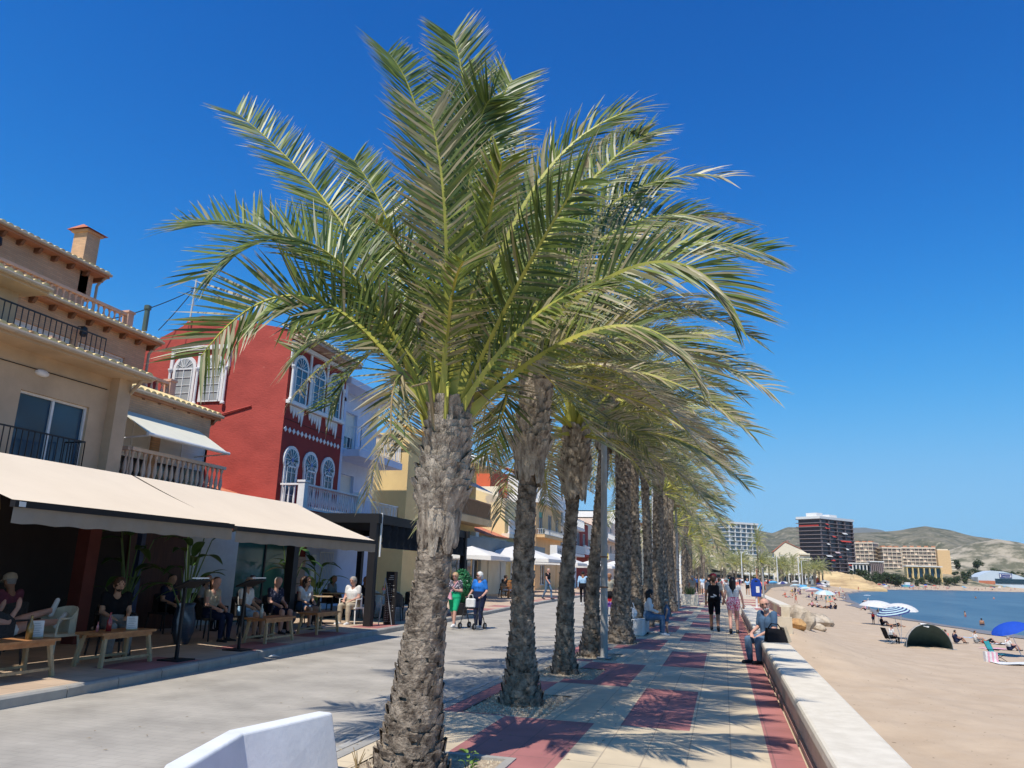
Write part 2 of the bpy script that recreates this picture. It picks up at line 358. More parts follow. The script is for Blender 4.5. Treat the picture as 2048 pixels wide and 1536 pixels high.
# ---- sea wall with rounded cap
def wall_run(name, label, x0, x1, y0, y1, h, seg, skirt=True):
    t = thing(name, label, 'wall', (x0, y0, 0))
    b = MB(); b.box(.06, x1 - x0 - .05, 0, y1 - y0, -3.2, h - .10); b.build('wall_body', M_wall, t)
    if skirt:
        s = MB(); s.box(.025, .058, 0, y1 - y0, -.05, .05); s.build('plinth', mat('plinth', (0.50, 0.30, 0.25), (0.40, 0.25, 0.2), scale=4, world=True), t)
    y = 0; b = MB(); W_ = x1 - x0
    prof = [(0, h - .10), (0, h - .03), (.012, h - .008), (.035, h), (W_ - .035, h), (W_ - .012, h - .008), (W_, h - .03), (W_, h - .10)]
    while y < y1 - y0:
        e = min(y + seg, y1 - y0); b.prism([(px, y + .004, pz) for px, pz in prof], (0, e - y - .008, 0)); y = e
    b.build('wall_cap', M_cap, t); return t
wall_run('sea_wall', 'low cream sea wall with broad pale cap that people sit on beside the promenade', 0.652, 1.16, -5, 37.2, 0.45, 2.6)
wall_run('beach_ramp_wall', 'short cream wall at the beach ramp behind the blue bin', 2.42, 2.9, 38.0, 64, 0.5, 3.0, False)
# winding low walls further round the bay
b = MB()
for (p, q) in zip(EDGE[3:-2], EDGE[4:-1]):
    d = Vector((q[0] - p[0], q[1] - p[1], 0)); nrm = Vector((-d.y, d.x, 0)).normalized() * .4
    b.prism([(p[0], p[1], 0), (p[0] + nrm.x, p[1] + nrm.y, 0), (p[0] + nrm.x, p[1] + nrm.y, .5), (p[0], p[1], .5)], d)
tag(b.build('bay_wall', M_wall), 'distant low wall curving round the bay in front of the far palms', 'wall')
# ---- hills
RID = [(-3500, 70), (-42, 61), (32, 76), (66, 92), (90, 87), (117, 99), (139, 98), (180, 92), (224, 89), (274, 92), (307, 96), (348, 104), (387, 97), (425, 87), (463, 81), (499, 75), (609, 65), (900, 50), (3500, 60)]
rx = np.array([p[0] for p in RID], float); rh = np.array([p[1] for p in RID], float)
def hillf(X, Y):
    u = X * 1500 / Y; h = np.interp(u, rx, rh) * Y / 1500
    s = np.clip((Y - 840) / 700, 0, 1); s = s * s * (3 - 2 * s)
    d = np.clip((Y - 1500) / 900, 0, 1)
    amp = np.clip(s * (1 - s) * 4, 0, 1)
    n1 = (np.abs(vnoise(X + .35 * Y, Y * .45, 1 / 90., 4) - .5) * 2); n2 = (np.abs(vnoise(X + .2 * Y, Y * .5, 1 / 38., 5) - .5) * 2)
    er = -16 * (1 - n1) ** 2 - 8 * (1 - n2) ** 2 + 5 * vnoise(X, Y, 1 / 14., 6)
    return -2 + s * h * (1 - .5 * d) + amp * er + s * 1.5 * vnoise(X, Y, 1 / 30., 7) - 14 * np.clip((860 - Y) / 40, 0, 1)
M_hill = mat('hill_scrub', (0.235, 0.205, 0.145), (0.085, 0.09, 0.055), scale=0.035, rough=0.95, world=True, detail=10, lo=.38, hi=.66, bump=1.0, bscale=.2, speck=(0.14, 0.60, (0.27, 0.235, 0.165)))
tag(grid_mesh('hills', np.linspace(-500, 1500, 320), warp(825, 2300, 180, 1.3), hillf, M_hill), kind='structure')
def spurf(X, Y):
    c = np.interp(X, [170, 225, 255, 275, 299, 334, 365, 420, 600], [0, 14, 32, 42, 50, 58, 53, 50, 44])
    s = np.clip(1 - np.abs(Y - 1100) / 190, 0, 1); s = s * s * (3 - 2 * s)
    n1 = (np.abs(vnoise(X + .6 * Y, Y, 1 / 34., 8) - .5) * 2)
    return -4 + (c + 4) * s - 9 * (1 - n1) ** 2 * s * (1 - s) * 4 + 2.5 * vnoise(X, Y, 1 / 9., 9) * s
M_spur = mat('pale_rock', (0.40, 0.34, 0.25), (0.13, 0.125, 0.08), scale=0.045, rough=0.95, world=True, detail=10, lo=.42, hi=.56, stretch=(1, 1, 2), bump=1, bscale=.2)
tag(grid_mesh('rocky_hill', np.linspace(170, 600, 140), np.linspace(905, 1300, 90), spurf, M_spur), kind='structure')
M_blue = mat('far_mountain', (0.15, 0.15, 0.13), (0.10, 0.11, 0.10), scale=0.002, rough=1, world=True)
tag(grid_mesh('far_mountain', np.linspace(600, 1800, 60), np.linspace(6500, 7700, 12), lambda X, Y: np.interp(X, [600, 900, 1050, 1165, 1300, 1500, 1800], [0, 400, 463, 473, 450, 350, 0]) * (1 - np.abs(Y - 7100) / 620) + 40 * vnoise(X, Y, 1 / 200., 3), M_blue), kind='structure')
# low land behind the far beach, stepping up to the hotels
def lowf(X, Y):
    u = X * 700 / Y
    h = np.interp(u, [-250, 20, 60, 130, 175, 240, 300, 420, 900], [16, 14, 13, 13, 16, 13, 6, 4, 4])
    s = np.clip((shore_dist(X, Y) - 32) / 85, 0, 1)
    return sand_z(X, Y) - .05 + s * h + (vnoise(X, Y, 1 / 12., 11) - .5) * 3 * s
M_low = mat('rock_scrub', (0.38, 0.31, 0.20), (0.06, 0.07, 0.035), scale=0.11, rough=0.95, world=True, detail=9, lo=.42, hi=.56, bump=1, bscale=.5)
tag(grid_mesh('shore_land', np.linspace(-200, 900, 240), np.linspace(393, 960, 150), lowf, M_low), kind='structure')
# ---------------------------------------------------------------- palms
def leafmat(name, green, dark, tip, yellow):
    m = bpy.data.materials.new(name); m.use_nodes = True; nt = m.node_tree; n = nt.nodes; l = nt.links; b = n['Principled BSDF']
    at = n.new('ShaderNodeAttribute'); at.attribute_name = 'tipness'; a2 = n.new('ShaderNodeAttribute'); a2.attribute_name = 'age'
    c = n.new('ShaderNodeMixRGB'); l.new(a2.outputs['Fac'], c.inputs[0]); c.inputs[1].default_value = dark + (1,); c.inputs[2].default_value = green + (1,)
    r = n.new('ShaderNodeValToRGB'); r.color_ramp.elements[0].position = .80; r.color_ramp.elements[1].position = 1.0; l.new(at.outputs['Fac'], r.inputs[0])
    d = n.new('ShaderNodeMixRGB'); l.new(r.outputs[0], d.inputs[0]); l.new(c.outputs[0], d.inputs[1]); d.inputs[2].default_value = tip + (1,)
    a3 = n.new('ShaderNodeAttribute'); a3.attribute_name = 'dry'; e = n.new('ShaderNodeMixRGB'); l.new(a3.outputs['Fac'], e.inputs[0]); l.new(d.outputs[0], e.inputs[1]); e.inputs[2].default_value = yellow + (1,)
    l.new(e.outputs[0], b.inputs['Base Color']); b.inputs['Roughness'].default_value = 0.4; b.inputs['Specular IOR Level'].default_value = 0.5
    t = n.new('ShaderNodeBsdfTranslucent'); l.new(e.outputs[0], t.inputs[0]); mx = n.new('ShaderNodeMixShader'); mx.inputs[0].default_value = .35
    l.new(b.outputs[0], mx.inputs[1]); l.new(t.outputs[0], mx.inputs[2]); l.new(mx.outputs[0], n['Material Output'].inputs[0]); return m
M_leaf = leafmat('palm_leaf', (0.26, 0.32, 0.055), (0.05, 0.095, 0.024), (0.60, 0.48, 0.30), (0.46, 0.38, 0.22))
M_leafk = leafmat('palm_leaf_khaki', (0.37, 0.38, 0.135), (0.09, 0.125, 0.045), (0.66, 0.53, 0.36), (0.54, 0.45, 0.29))
M_rachis = mat('palm_rachis', (0.50, 0.46, 0.08), (0.34, 0.34, 0.07), scale=3, rough=0.5)
M_rachis_dry = mat('dry_rachis', (0.40, 0.30, 0.16), (0.28, 0.2, 0.1), scale=3, rough=.7)
M_boot = mat('leaf_boot', (0.56, 0.475, 0.37), (0.15, 0.115, 0.085), scale=7, rough=0.95, bump=1.0, bscale=45, stretch=(2.2, 2.2, .7), lo=.34, hi=.62, world=True, spec=.1)
M_trunk = mat('palm_trunk', (0.42, 0.345, 0.265), (0.075, 0.057, 0.043), scale=11, rough=0.95, bump=1.0, bscale=50, stretch=(1, 1, .8), lo=.34, hi=.66, world=True, spec=.1)
M_fibre = mat('palm_fibre', (0.42, 0.33, 0.22), (0.2, 0.14, 0.09), scale=20, rough=.95)
def bez(p0, p1, p2, n):
    t = np.linspace(0, 1, n)[:, None]; c = 2 * p1 - .5 * (p0 + p2)      # passes through p1 at t=.5
    return (1 - t) ** 2 * p0 + 2 * t * (1 - t) * c + t * t * p2
def wind_curve(p0, az, el, L, droop, wind, n=22):
    d = np.array([math.cos(el) * math.cos(az), math.cos(el) * math.sin(az), math.sin(el)]); p = np.array(p0, float); out = [p.copy()]; ds = L / (n - 1)
    for k in range(n - 1):
        t = k / (n - 1); d = d + ds * np.array([wind * (.3 + t), 0.08 * wind, -droop * (.25 + 1.3 * t)]); d /= np.linalg.norm(d); p = p + d * ds; out.append(p.copy())
    return np.array(out)
def frond(curve, pairs=70, lmax=.48, wid=.028, wind=0.25, vee=.35, t0=.16, g=None, dry=0.0, rad=.028, hang=.25, segs=3, facing=None):
    """one feather leaf: (verts, faces, tipness, age, dry) with rachis faces last"""
    g = g or rng; N = len(curve); s = np.linspace(0, 1, N)
    T = np.gradient(curve, axis=0); T /= np.linalg.norm(T, axis=1)[:, None]
    up = np.array([0, 0, 1.0]) if facing is None else np.asarray(facing, float); S = np.cross(T, up); nn = np.linalg.norm(S, axis=1)[:, None]
    S = np.where(nn > .05, S / np.maximum(nn, 1e-6), np.array([1.0, 0, 0])); 
    for i in range(1, N):
        if S[i].dot(S[i - 1]) < 0: S[i] = -S[i]
    tw = g.uniform(-.5, .5); Nn = np.cross(S, T); S2 = S * math.cos(tw) + Nn * math.sin(tw); Nn = np.cross(S2, T); S = S2
    t = np.repeat(np.linspace(t0, .995, pairs), 2) + g.uniform(-.004, .004, pairs * 2); t = np.clip(t, 0, .999); side = np.tile([1.0, -1.0], pairs)
    ip = lambda A: np.stack([np.interp(t, s, A[:, k]) for k in range(3)], 1)
    p = ip(curve); Td = ip(T); Sd = ip(S); Nd = ip(Nn)
    q = (t - t0) / (1 - t0)
    ln = lmax * np.clip(.30 + 2.6 * q, 0, 1) * (1 - .22 * np.clip((q - .5) / .5, 0, 1) ** 1.5) * g.uniform(.82, 1.12, len(t))
    a = np.radians(64 - 22 * q) * g.uniform(.85, 1.15, len(t)); v = vee + g.uniform(-.16, .16, len(t))
    D = Td * np.cos(a)[:, None] + Sd * (side * np.sin(a))[:, None] + Nd * (v * np.sin(a))[:, None]
    D[:, 0] += wind * g.uniform(.6, 1.1, len(t)); D[:, 2] -= .1 * hang; D /= np.linalg.norm(D, axis=1)[:, None]
    Wd = np.cross(D, Nd + .35 * g.normal(size=D.shape)); Wd /= np.maximum(np.linalg.norm(Wd, axis=1), 1e-6)[:, None]
    w = wid * g.uniform(.75, 1.15, len(t)) * np.where(ln < .5 * lmax, .7, 1)
    rows = []; fr = np.linspace(0, 1, segs + 1); wf = {3: [.55, 1.0, .62, 0.02], 2: [.8, .9, .02]}[segs]
    cur = p.copy(); dd = D.copy(); step = ln / segs
    for k in range(segs + 1):
        rows.append(cur - Wd * (w * wf[k] / 2)[:, None]); rows.append(cur + Wd * (w * wf[k] / 2)[:, None])
        dd = dd + np.array([wind * .35, 0, -hang * .55])[None, :] * g.uniform(.5, 1.4, len(t))[:, None] * (1 if k else .3); dd /= np.linalg.norm(dd, axis=1)[:, None]; cur = cur + dd * step[:, None]
    nv = 2 * (segs + 1); V = np.stack(rows, 1).reshape(-1, 3); b0 = np.arange(len(t))[:, None] * nv
    F = np.concatenate([np.stack([b0[:, 0] + 2 * k, b0[:, 0] + 2 * k + 1, b0[:, 0] + 2 * k + 3, b0[:, 0] + 2 * k + 2], 1) for k in range(segs)])
    tip = np.tile(np.repeat(fr, 2), len(t)); age = np.repeat(np.clip(g.normal(.45, .33, len(t)), 0, 1), nv)
    dr = np.repeat(np.clip((g.random(len(t)) < dry) * g.uniform(.5, 1, len(t)) + .15 * dry, 0, 1), nv)
    # rachis: triangular section
    r = rad * (1 - .82 * s) * (1 + 1.2 * np.clip(.12 - s, 0, 1) / .12); ang = [0, 2.1, 4.2, 5.2]
    RV = np.stack([curve + (S * math.cos(x) * 1.25 + Nn * math.sin(x)) * r[:, None] for x in ang], 1).reshape(-1, 3); k4 = len(ang); RF = []
    for i in range(N - 1):
        for k in range(k4): RF.append((i * k4 + k, i * k4 + (k + 1) % k4, (i + 1) * k4 + (k + 1) % k4, (i + 1) * k4 + k))
    return V, F, tip, age, dr, RV, np.array(RF)
def join_fronds(items, name, parent, dryrach=False, lm=None):
    Vs = []; Fs = []; tp = []; ag = []; dr = []; mi = []; o = 0
    for (V, F, t, a, d, RV, RF) in items:
        Vs += [V, RV]; Fs += [F + o, RF + o + len(V)]; mi += [0] * len(F) + [1] * len(RF)
        tp += [t, np.zeros(len(RV))]; ag += [a, np.zeros(len(RV))]; dr += [d, np.zeros(len(RV))]; o += len(V) + len(RV)
    ob = rawmesh(name, np.concatenate(Vs), np.concatenate(Fs), [lm or M_leaf, M_rachis_dry if dryrach else M_rachis], parent, attr={'tipness': np.concatenate(tp), 'age': np.concatenate(ag), 'dry': np.concatenate(dr)})
    ob.data.polygons.foreach_set('material_index', mi); return ob
def scales(path, radf, z0, z1, dz, w, h, out, thick, g, flare=0.0, per=None):
    """overlapping old leaf bases: spiral rows of bent, ragged shields; path(z)->(x,y), radf(z)->radius"""
    V = []; F = []; z = z0; k = 0; ga = 2.399963
    while z < z1:
        r = radf(z); ang = k * ga; cx, cy = path(z); wi = w * g.uniform(.75, 1.25); hi = h * g.uniform(.7, 1.3); o_ = out * g.uniform(.5, 1.5)
        rows = []
        for j, (tz, to, tw) in enumerate(((-.15, -.15, .9), (.35, .25, 1.0), (.75, .7, .78), (1.0, 1.0, .45))):
            rr = r + o_ * to + flare * to; zz = z + hi * tz + g.uniform(-.004, .004)
            for m in (-1, -.4, .4, 1):
                a2 = ang + m * tw * wi / 2 / max(r, .05); bulge = thick * (1 - m * m) * (1 if j < 3 else .5)
                r2 = rr + bulge + g.uniform(-.003, .004); rows.append((cx + r2 * math.cos(a2), cy + r2 * math.sin(a2), zz + (g.uniform(-.012, .006) if j == 3 else 0)))
        o = len(V); V += rows
        # back row (inside) for a solid lip
        for m in (-1, -.4, .4, 1):
            a2 = ang + m * .45 * wi / 2 / max(r, .05); V.append((cx + (r - .01) * math.cos(a2), cy + (r - .01) * math.sin(a2), z + hi * .8))
        for j in range(4):
            for m in range(3): F.append((o + j * 4 + m, o + j * 4 + m + 1, o + (j + 1) * 4 + m + 1, o + (j + 1) * 4 + m))
        z += dz * g.uniform(.7, 1.3); k += 1
    return V, F
def palm_body(t, H, zb, r0, rb, r1, lean=(0, 0), detail=1.0, seed=0, foot=.12):
    """trunk (worn scales) + boot collar from zb to H. lean = top offset"""
    g = np.random.default_rng(seed + 50)
    ph = g.uniform(0, 6); path = lambda z: (lean[0] * (max(z, 0) / H) ** 1.4 + .03 * math.sin(z * 1.1 + ph), lean[1] * (max(z, 0) / H) ** 1.4)
    rad = lambda z: r0 * (1 + .05 * math.sin(z * 3.1 + ph)) + foot * math.exp(-max(z, 0) / .45) + .02 * math.exp(-abs(z - .8))
    n = 18; V = []; F = []; zs = np.arange(-.25, H + .05, .09)
    for z in zs:
        cx, cy = path(max(z, 0)); r = rad(z) * .95
        for k in range(n): a = 2 * math.pi * k / n; rr = r + g.uniform(-.008, .008); V.append((cx + rr * math.cos(a), cy + rr * math.sin(a), z))
    for i in range(len(zs) - 1):
        for k in range(n): F.append((i * n + k, i * n + (k + 1) % n, (i + 1) * n + (k + 1) % n, (i + 1) * n + k))
    sv, sf = scales(path, rad, -.05, zb + .1, .0125 / detail, .17, .085, .016, .011, g)
    o = len(V); V += sv; F += [tuple(i + o for i in f) for f in sf]
    # ragged fibres around the foot and shaft
    for _ in range(int(260 * detail)):
        z = g.uniform(0, .7) if g.random() < .6 else g.uniform(0, zb); a = g.uniform(0, 6.28); r = rad(z); cx, cy = path(z); o = len(V); s = g.uniform(.02, .06); w = .006
        V += [(cx + (r) * math.cos(a - w / r), cy + r * math.sin(a - w / r), z), (cx + r * math.cos(a + w / r), cy + r * math.sin(a + w / r), z), (cx + (r + s * .8) * math.cos(a), cy + (r + s * .8) * math.sin(a), z + g.uniform(-.03, .05))]; F.append((o, o + 1, o + 2))
    rawmesh('trunk', V, F, M_trunk, t)
    if zb < H - .1:
        rbf = lambda z: rb * (1 + .16 * math.exp(-((z - zb - .25) / .22) ** 2) - .10 * math.exp(-((z - (zb + H) / 2 - .15) / .3) ** 2)) * min(1, .78 + (z - zb) * 1.6)
        V, F = scales(path, lambda z: max(rbf(z) - .055, .05), zb + .02, H + .1, .0085 / detail, .16, .19, .055, .022, g, flare=.01)
        # hanging fringe of big bases at the foot of the collar
        V2, F2 = scales(path, lambda z: rb * .80, zb - .03, zb + .22, .0085, .15, -.2, -.02, .02, g)
        o = len(V); V += V2; F += [tuple(i + o for i in f) for f in F2]
        V3 = []; F3 = []
        zs = np.arange(zb - .02, H + .1, .1)
        for z in zs:
            cx, cy = path(z); r = max(rbf(z) - .05, .05) if z > zb + .05 else r0
            for k in range(n): a = 2 * math.pi * k / n; V3.append((cx + r * math.cos(a), cy + r * math.sin(a), z))
        for i in range(len(zs) - 1):
            for k in range(n): F3.append((i * n + k, i * n + (k + 1) % n, (i + 1) * n + (k + 1) % n, (i + 1) * n + k))
        o = len(V); V += V3; F += [tuple(i + o for i in f) for f in F3]
        for _ in range(int(420 * detail)):
            z = g.uniform(zb, H); a = g.uniform(0, 6.28); r = rbf(z) - .02; cx, cy = path(z); o = len(V); s = g.uniform(.03, .09); w = .005
            da = g.uniform(-.25, .25)
            V += [(cx + r * math.cos(a - w / r), cy + r * math.sin(a - w / r), z), (cx + r * math.cos(a + w / r), cy + r * math.sin(a + w / r), z), (cx + (r + s * .5) * math.cos(a + da), cy + (r + s * .5) * math.sin(a + da), z + g.uniform(-.06, .08))]; F.append((o, o + 1, o + 2))
        rawmesh('leaf_base_collar', V, F, M_boot, t)
    return path(H)
def crown_curves(g, n, L, c, wind, spread=1.0, r=.10, elmin=-20):
    out = []
    for k in range(n):
        f = (k + .5) / n; el = R(84 - (84 - elmin) * f ** 1.05 * spread) + g.normal(0, .10); az = k * 2.399963 + g.normal(0, .2)
        ln = L * g.uniform(.85, 1.1) * (1 - .12 * f); p0 = (c[0] + r * math.cos(az), c[1] + r * math.sin(az), c[2] + .35 * (1 - f))
        out.append((wind_curve(p0, az, el, ln, .36 + .22 * g.random(), wind * g.uniform(.4, 1.3)), f))
    return out
# -- the nearest palm: its fronds follow the photograph's crown
P1 = (-2.50, 6.2)
t1 = thing('palm_tree', 'nearest date palm, thick shaggy trunk with green blue fronds fanning over the road', 'palm tree', (P1[0], P1[1], 0), group='palms along the promenade')
palm_body(t1, 2.84, 2.0, .125, .215, .2, (0.16, .02), 1.5, seed=1, foot=.20)
c1 = np.array([0.13, 0.02, 2.90])
FR1 = [((-3.71, 5.9, 4.56), (-5.3, 5.8, 5.03), 0.05), ((-4.06, 7.0, 5.44), (-6.38, 7.7, 7.83), 0.05), ((-3.43, 5.6, 4.45), (-4.43, 5.2, 4.15), 0.05), ((-3.42, 5.5, 3.93), (-4.29, 5.1, 3.33), 0.25), ((-3.5, 7.3, 5.28), (-4.59, 8.0, 7.0), 0.05), ((-3.12, 7.1, 6.33), (-4.0, 7.6, 8.32), 0.03), ((-2.53, 6.9, 6.07), (-2.91, 7.2, 8.07), 0.1), ((-2.32, 6.9, 5.86), (-2.19, 7.5, 7.52), 0.03), ((-2.21, 5.6, 4.43), (-2.36, 5.4, 5.67), 0.5), ((-1.67, 6.2, 5.01), (-0.64, 6.5, 6.18), 0.25), ((-1.51, 7.0, 5.18), (-0.55, 7.8, 6.73), 0.05), ((-1.46, 7.6, 5.28), (-0.43, 8.5, 6.47), 0.05), ((-1.17, 6.6, 4.63), (-0.05, 7.1, 5.24), 0.35), ((-0.91, 7.6, 4.99), (0.77, 8.6, 5.39), 0.1), ((-0.7, 6.2, 4.27), (0.32, 6.4, 3.92), 0.3), ((-0.9, 6.1, 3.69), (-0.01, 6.2, 3.28), 0.5), ((-3.49, 7.2, 3.98), (-4.32, 7.5, 3.4), 0.15), ((-2.01, 6.9, 3.4), (-2.24, 7.3, 2.82), 0.3), ((-2.74, 6.0, 3.35), (-2.77, 5.9, 2.74), 0.8), ((-2.3, 6.4, 5.46), (-2.07, 6.3, 6.41), 0.1), ((-2.78, 7.2, 5.47), (-3.43, 8.2, 7.71), 0.05), ((-2.21, 7.4, 5.08), (-1.8, 8.6, 6.98), 0.1), ((-3.22, 6.9, 4.61), (-4.9, 7.9, 6.25), 0.1), ((-1.59, 5.8, 4.04), (-0.89, 5.2, 4.71), 0.1), ((-1.92, 5.7, 4.21), (-1.55, 5.1, 4.91), 0.2), ((-2.56, 5.8, 4.12), (-2.74, 5.2, 4.52), 0.2), ((-1.49, 5.8, 3.68), (-0.71, 5.3, 3.78), 0.3), ((-2.92, 5.9, 3.8), (-3.57, 5.3, 3.73), 0.15), ((-1.89, 6.6, 3.57), (-1.4, 7.1, 3.33), 0.5), ((-3.38, 6.6, 4.01), (-4.69, 7.2, 3.99), 0.2), ((-2.18, 5.7, 3.77), (-1.81, 5.0, 3.99), 0.3), ((-2.13, 7.2, 4.41), (-1.97, 8.3, 5.59), 0.1)]
g = np.random.default_rng(5)
for i, (mid, tip, dry) in enumerate(FR1):
    mid = np.array(mid) - np.array([P1[0], P1[1], 0]); tip = np.array(tip) - np.array([P1[0], P1[1], 0])
    mid = c1 + (mid - c1) * .965; tip = c1 + (tip - c1) * .945
    d = tip - c1; az = math.atan2(d[1], d[0]); base = c1 + np.array([.10 * math.cos(az), .10 * math.sin(az), -.05 + .1 * g.random()])
    cv = bez(base, mid, tip, 26); L = np.sum(np.linalg.norm(np.diff(cv, axis=0), axis=1))
    it = frond(cv, pairs=int(29 * L), lmax=.60 if L > 2.4 else .44, wid=.027, wind=.03 + (.22 if tip[0] > .6 else 0), vee=.30, t0=.15, g=g, dry=dry, rad=.030, hang=.07 + .2 * (tip[0] > .8), segs=3, facing=(.30, -.74, .42) if i % 4 else (.15, -.4, .8))
    join_fronds([it], 'frond', t1, dryrach=dry > .6)
# short spent fruit stalks and dry bracts at the crown's foot
for k in range(9):
    a = k * 2.4 + .3; b = MB(); L = random.uniform(.35, .7)
    p = [(c1[0] + .16 * math.cos(a), c1[1] + .16 * math.sin(a), 2.8), (c1[0] + .3 * math.cos(a), c1[1] + .3 * math.sin(a), 3.2), (c1[0] + (.25 + L * .6) * math.cos(a), c1[1] + (.25 + L * .6) * math.sin(a), 3.2 - .1 * (k % 3))]
    b.tube(p, [.022, .018, .008], 5)
    b.build('fruit_stalk', M_rachis_dry if k % 2 else M_rachis, t1)
for (x, y, z, s) in ((-.02, -.35, 3.62, .2), (.48, -.18, 3.12, .2), (-.35, -.2, 3.75, .17)):
    b = MB(); b.add([(0, 0, 0), (.25, .12, .02), (.6, .16, -.02), (1, .03, -.1), (.6, -.12, .04), (.25, -.12, .06), (.45, 0, .22)], [(0, 1, 6), (1, 2, 6), (2, 3, 6), (3, 4, 6), (4, 5, 6), (5, 0, 6)])
    b.xf(Matrix.Translation((x, y, z)) @ Matrix.Rotation(.5 + x * 2, 4, 'Z') @ Matrix.Rotation(-.3 if x > 0 else -1.3, 4, 'Y') @ Matrix.Scale(s * 1.6, 4)); b.build('dry_bract', M_fibre, t1)
# -- the rest of the row
def palm(x, y, H, zb, r0, rb, L, nf, label, seed, detail=1.0, wind=.30, pairs=60, parts=True, lean=(0, 0), dry=.2, wid=.026, lmax=.47, spread=1.0, elmin=-22, foot=.12):
    t = thing('palm_tree', label, 'palm tree', (x, y, 0), group='palms along the promenade'); g = np.random.default_rng(seed)
    top = palm_body(t, H, zb, r0, rb, .2, lean, detail, seed, foot)
    cs = crown_curves(g, nf, L, (top[0], top[1], H + .02), wind, spread, elmin=elmin); its = []
    for k_, (cv, f) in enumerate(cs):
        its.append(frond(cv, pairs=pairs, lmax=lmax, wid=wid, wind=.22 + wind * .4, vee=.28, t0=.15, g=g, dry=min(1, dry + (.5 if f > .85 else 0)), rad=.026, hang=.3, segs=3 if parts else 2, facing=(0, -.45, .85) if k_ % 3 else None))
    if parts:
        for it in its: join_fronds([it], 'frond', t, lm=M_leafk)
    else: join_fronds(its, 'crown', t, lm=M_leafk)
    return t
palm(-2.58, 9.95, 4.3, 3.02, .115, .245, 3.7, 44, 'second palm of the row, brown dry-tipped fronds above a long pineapple-shaped collar of leaf bases', 11, 1.15, .34, 74, lean=(.12, .05), dry=.42, lmax=.48, foot=.16, elmin=-12)
palm(-2.62, 13.15, 4.0, 3.08, .10, .275, 3.4, 40, 'third palm, short dark trunk under a round bulb of cut leaf bases', 12, 1.0, .22, 66, lean=(.12, .05), dry=.15, elmin=-8)
palm(-2.66, 16.1, 5.35, 4.4, .105, .25, 3.5, 38, 'fourth palm, slim trunk standing right behind the grey lamp post', 13, .9, .30, 60, lean=(.3, .1), dry=.25, elmin=-15, foot=.18)
palm(-2.52, 19.6, 5.55, 5.3, .19, .24, 3.6, 40, 'fifth palm, thick nearly black trunk beside the white bench with seated women', 14, .85, .28, 56, lean=(.15, .05), dry=.25, foot=.2)
palm(-2.5, 22.7, 6.1, 5.9, .16, .18, 3.5, 36, 'sixth palm, pale grey evenly thick trunk behind the fifth', 15, .7, .22, 48, lean=(0, .05), dry=.3, parts=False)
palm(-2.45, 25.9, 6.2, 5.0, .13, .22, 3.5, 36, 'seventh palm, trunk with a long brown collar below a yellow flower spray', 16, .6, .30, 46, parts=False, dry=.3)
palm(-2.3, 28.8, 5.9, 5.1, .19, .27, 3.5, 34, 'eighth palm, broad dark trunk beside the square white planter', 17, .5, .24, 44, parts=False, dry=.25, wid=.027)
far = [(33.2, 5.0), (38, 5.7), (43.5, 4.3), (50, 5.4), (58, 4.4), (67, 5.6), (78, 4.6), (92, 5.3), (110, 4.8)]
protos = []
for i in range(3):
    protos.append(palm(-2.45 - .05 * i, far[i][0], far[i][1], far[i][1] - .9, (.17, .21, .16)[i], .25, (3.5, 3.2, 3.8)[i], (30, 36, 26)[i], '', 20 + i, .35, (.05, .22, .12)[i], 34, parts=False, dry=.2, wid=.045))
ords = ['ninth', 'tenth', 'eleventh', 'twelfth', 'thirteenth', 'fourteenth', 'fifteenth', 'sixteenth', 'seventeenth', 'eighteenth', 'nineteenth', 'twentieth']
for i in range(3): protos[i]['label'] = ords[i] + ' palm along the promenade counted from the nearest one'
for i in range(3, len(far)):
    dup(protos[i % 3], (-2.5 + .25 * math.sin(i * 2.3), far[i][0], 0), i * 2.1, ords[i] + ' palm along the promenade counted from the nearest one', scale=(1.1 + .1 * math.sin(i * 2), 1.1, far[i][1] / far[i % 3][1]))
# ---------------------------------------------------------------- street buildings
M_plaster = mat('beige_plaster', (0.62, 0.46, 0.30), (0.47, 0.345, 0.225), scale=.8, rough=.9, detail=12, lo=.3, hi=.6, bump=.1, bscale=20, world=True)
M_brick = brickmat('tan_brick', (0.66, 0.40, 0.22), (0.56, 0.33, 0.18), (0.48, 0.32, 0.2), .24, .06, .009, axis='WALL')
M_redw = mat('red_render', (0.45, 0.078, 0.06), (0.33, 0.055, 0.043), scale=.9, rough=.88, bump=.6, bscale=10, world=True, lo=.28, hi=.6, detail=12, stretch=(1, 1, 1.8), speck=(2.2, .70, (.50, .13, .10)))
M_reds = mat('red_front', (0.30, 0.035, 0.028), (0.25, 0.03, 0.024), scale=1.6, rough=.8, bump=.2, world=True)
M_bluew = mat('pale_blue_render', (0.60, 0.66, 0.80), (0.52, 0.58, 0.72), scale=1.5, rough=.85, bump=.1, world=True)
M_yel = mat('yellow_render', (0.82, 0.60, 0.27), (0.68, 0.48, 0.22), scale=.5, detail=12, rough=.9, bump=.1, world=True)
M_peel = mat('peeling_yellow', (0.80, 0.62, 0.32), (0.52, 0.44, 0.31), scale=.55, rough=.9, world=True, lo=.42, hi=.47, detail=9)
M_cream = mat('cream_render', (0.82, 0.72, 0.56), (0.74, 0.64, 0.48), scale=1, rough=.9, world=True)
M_orange = mat('orange_render', (0.62, 0.13, 0.055), (0.54, 0.11, 0.05), scale=.7, rough=.9, world=True)
M_whitew = mat('white_render', (0.80, 0.78, 0.74), (0.70, 0.68, 0.64), scale=1, rough=.85, world=True)
M_ochre = mat('ochre_render', (0.78, 0.52, 0.27), (0.70, 0.45, 0.22), scale=1, rough=.9, world=True)
M_trim = P('white_trim', (0.82, 0.80, 0.78), rough=.6)
M_frame = P('window_frame', (0.80, 0.80, 0.78), rough=.4)
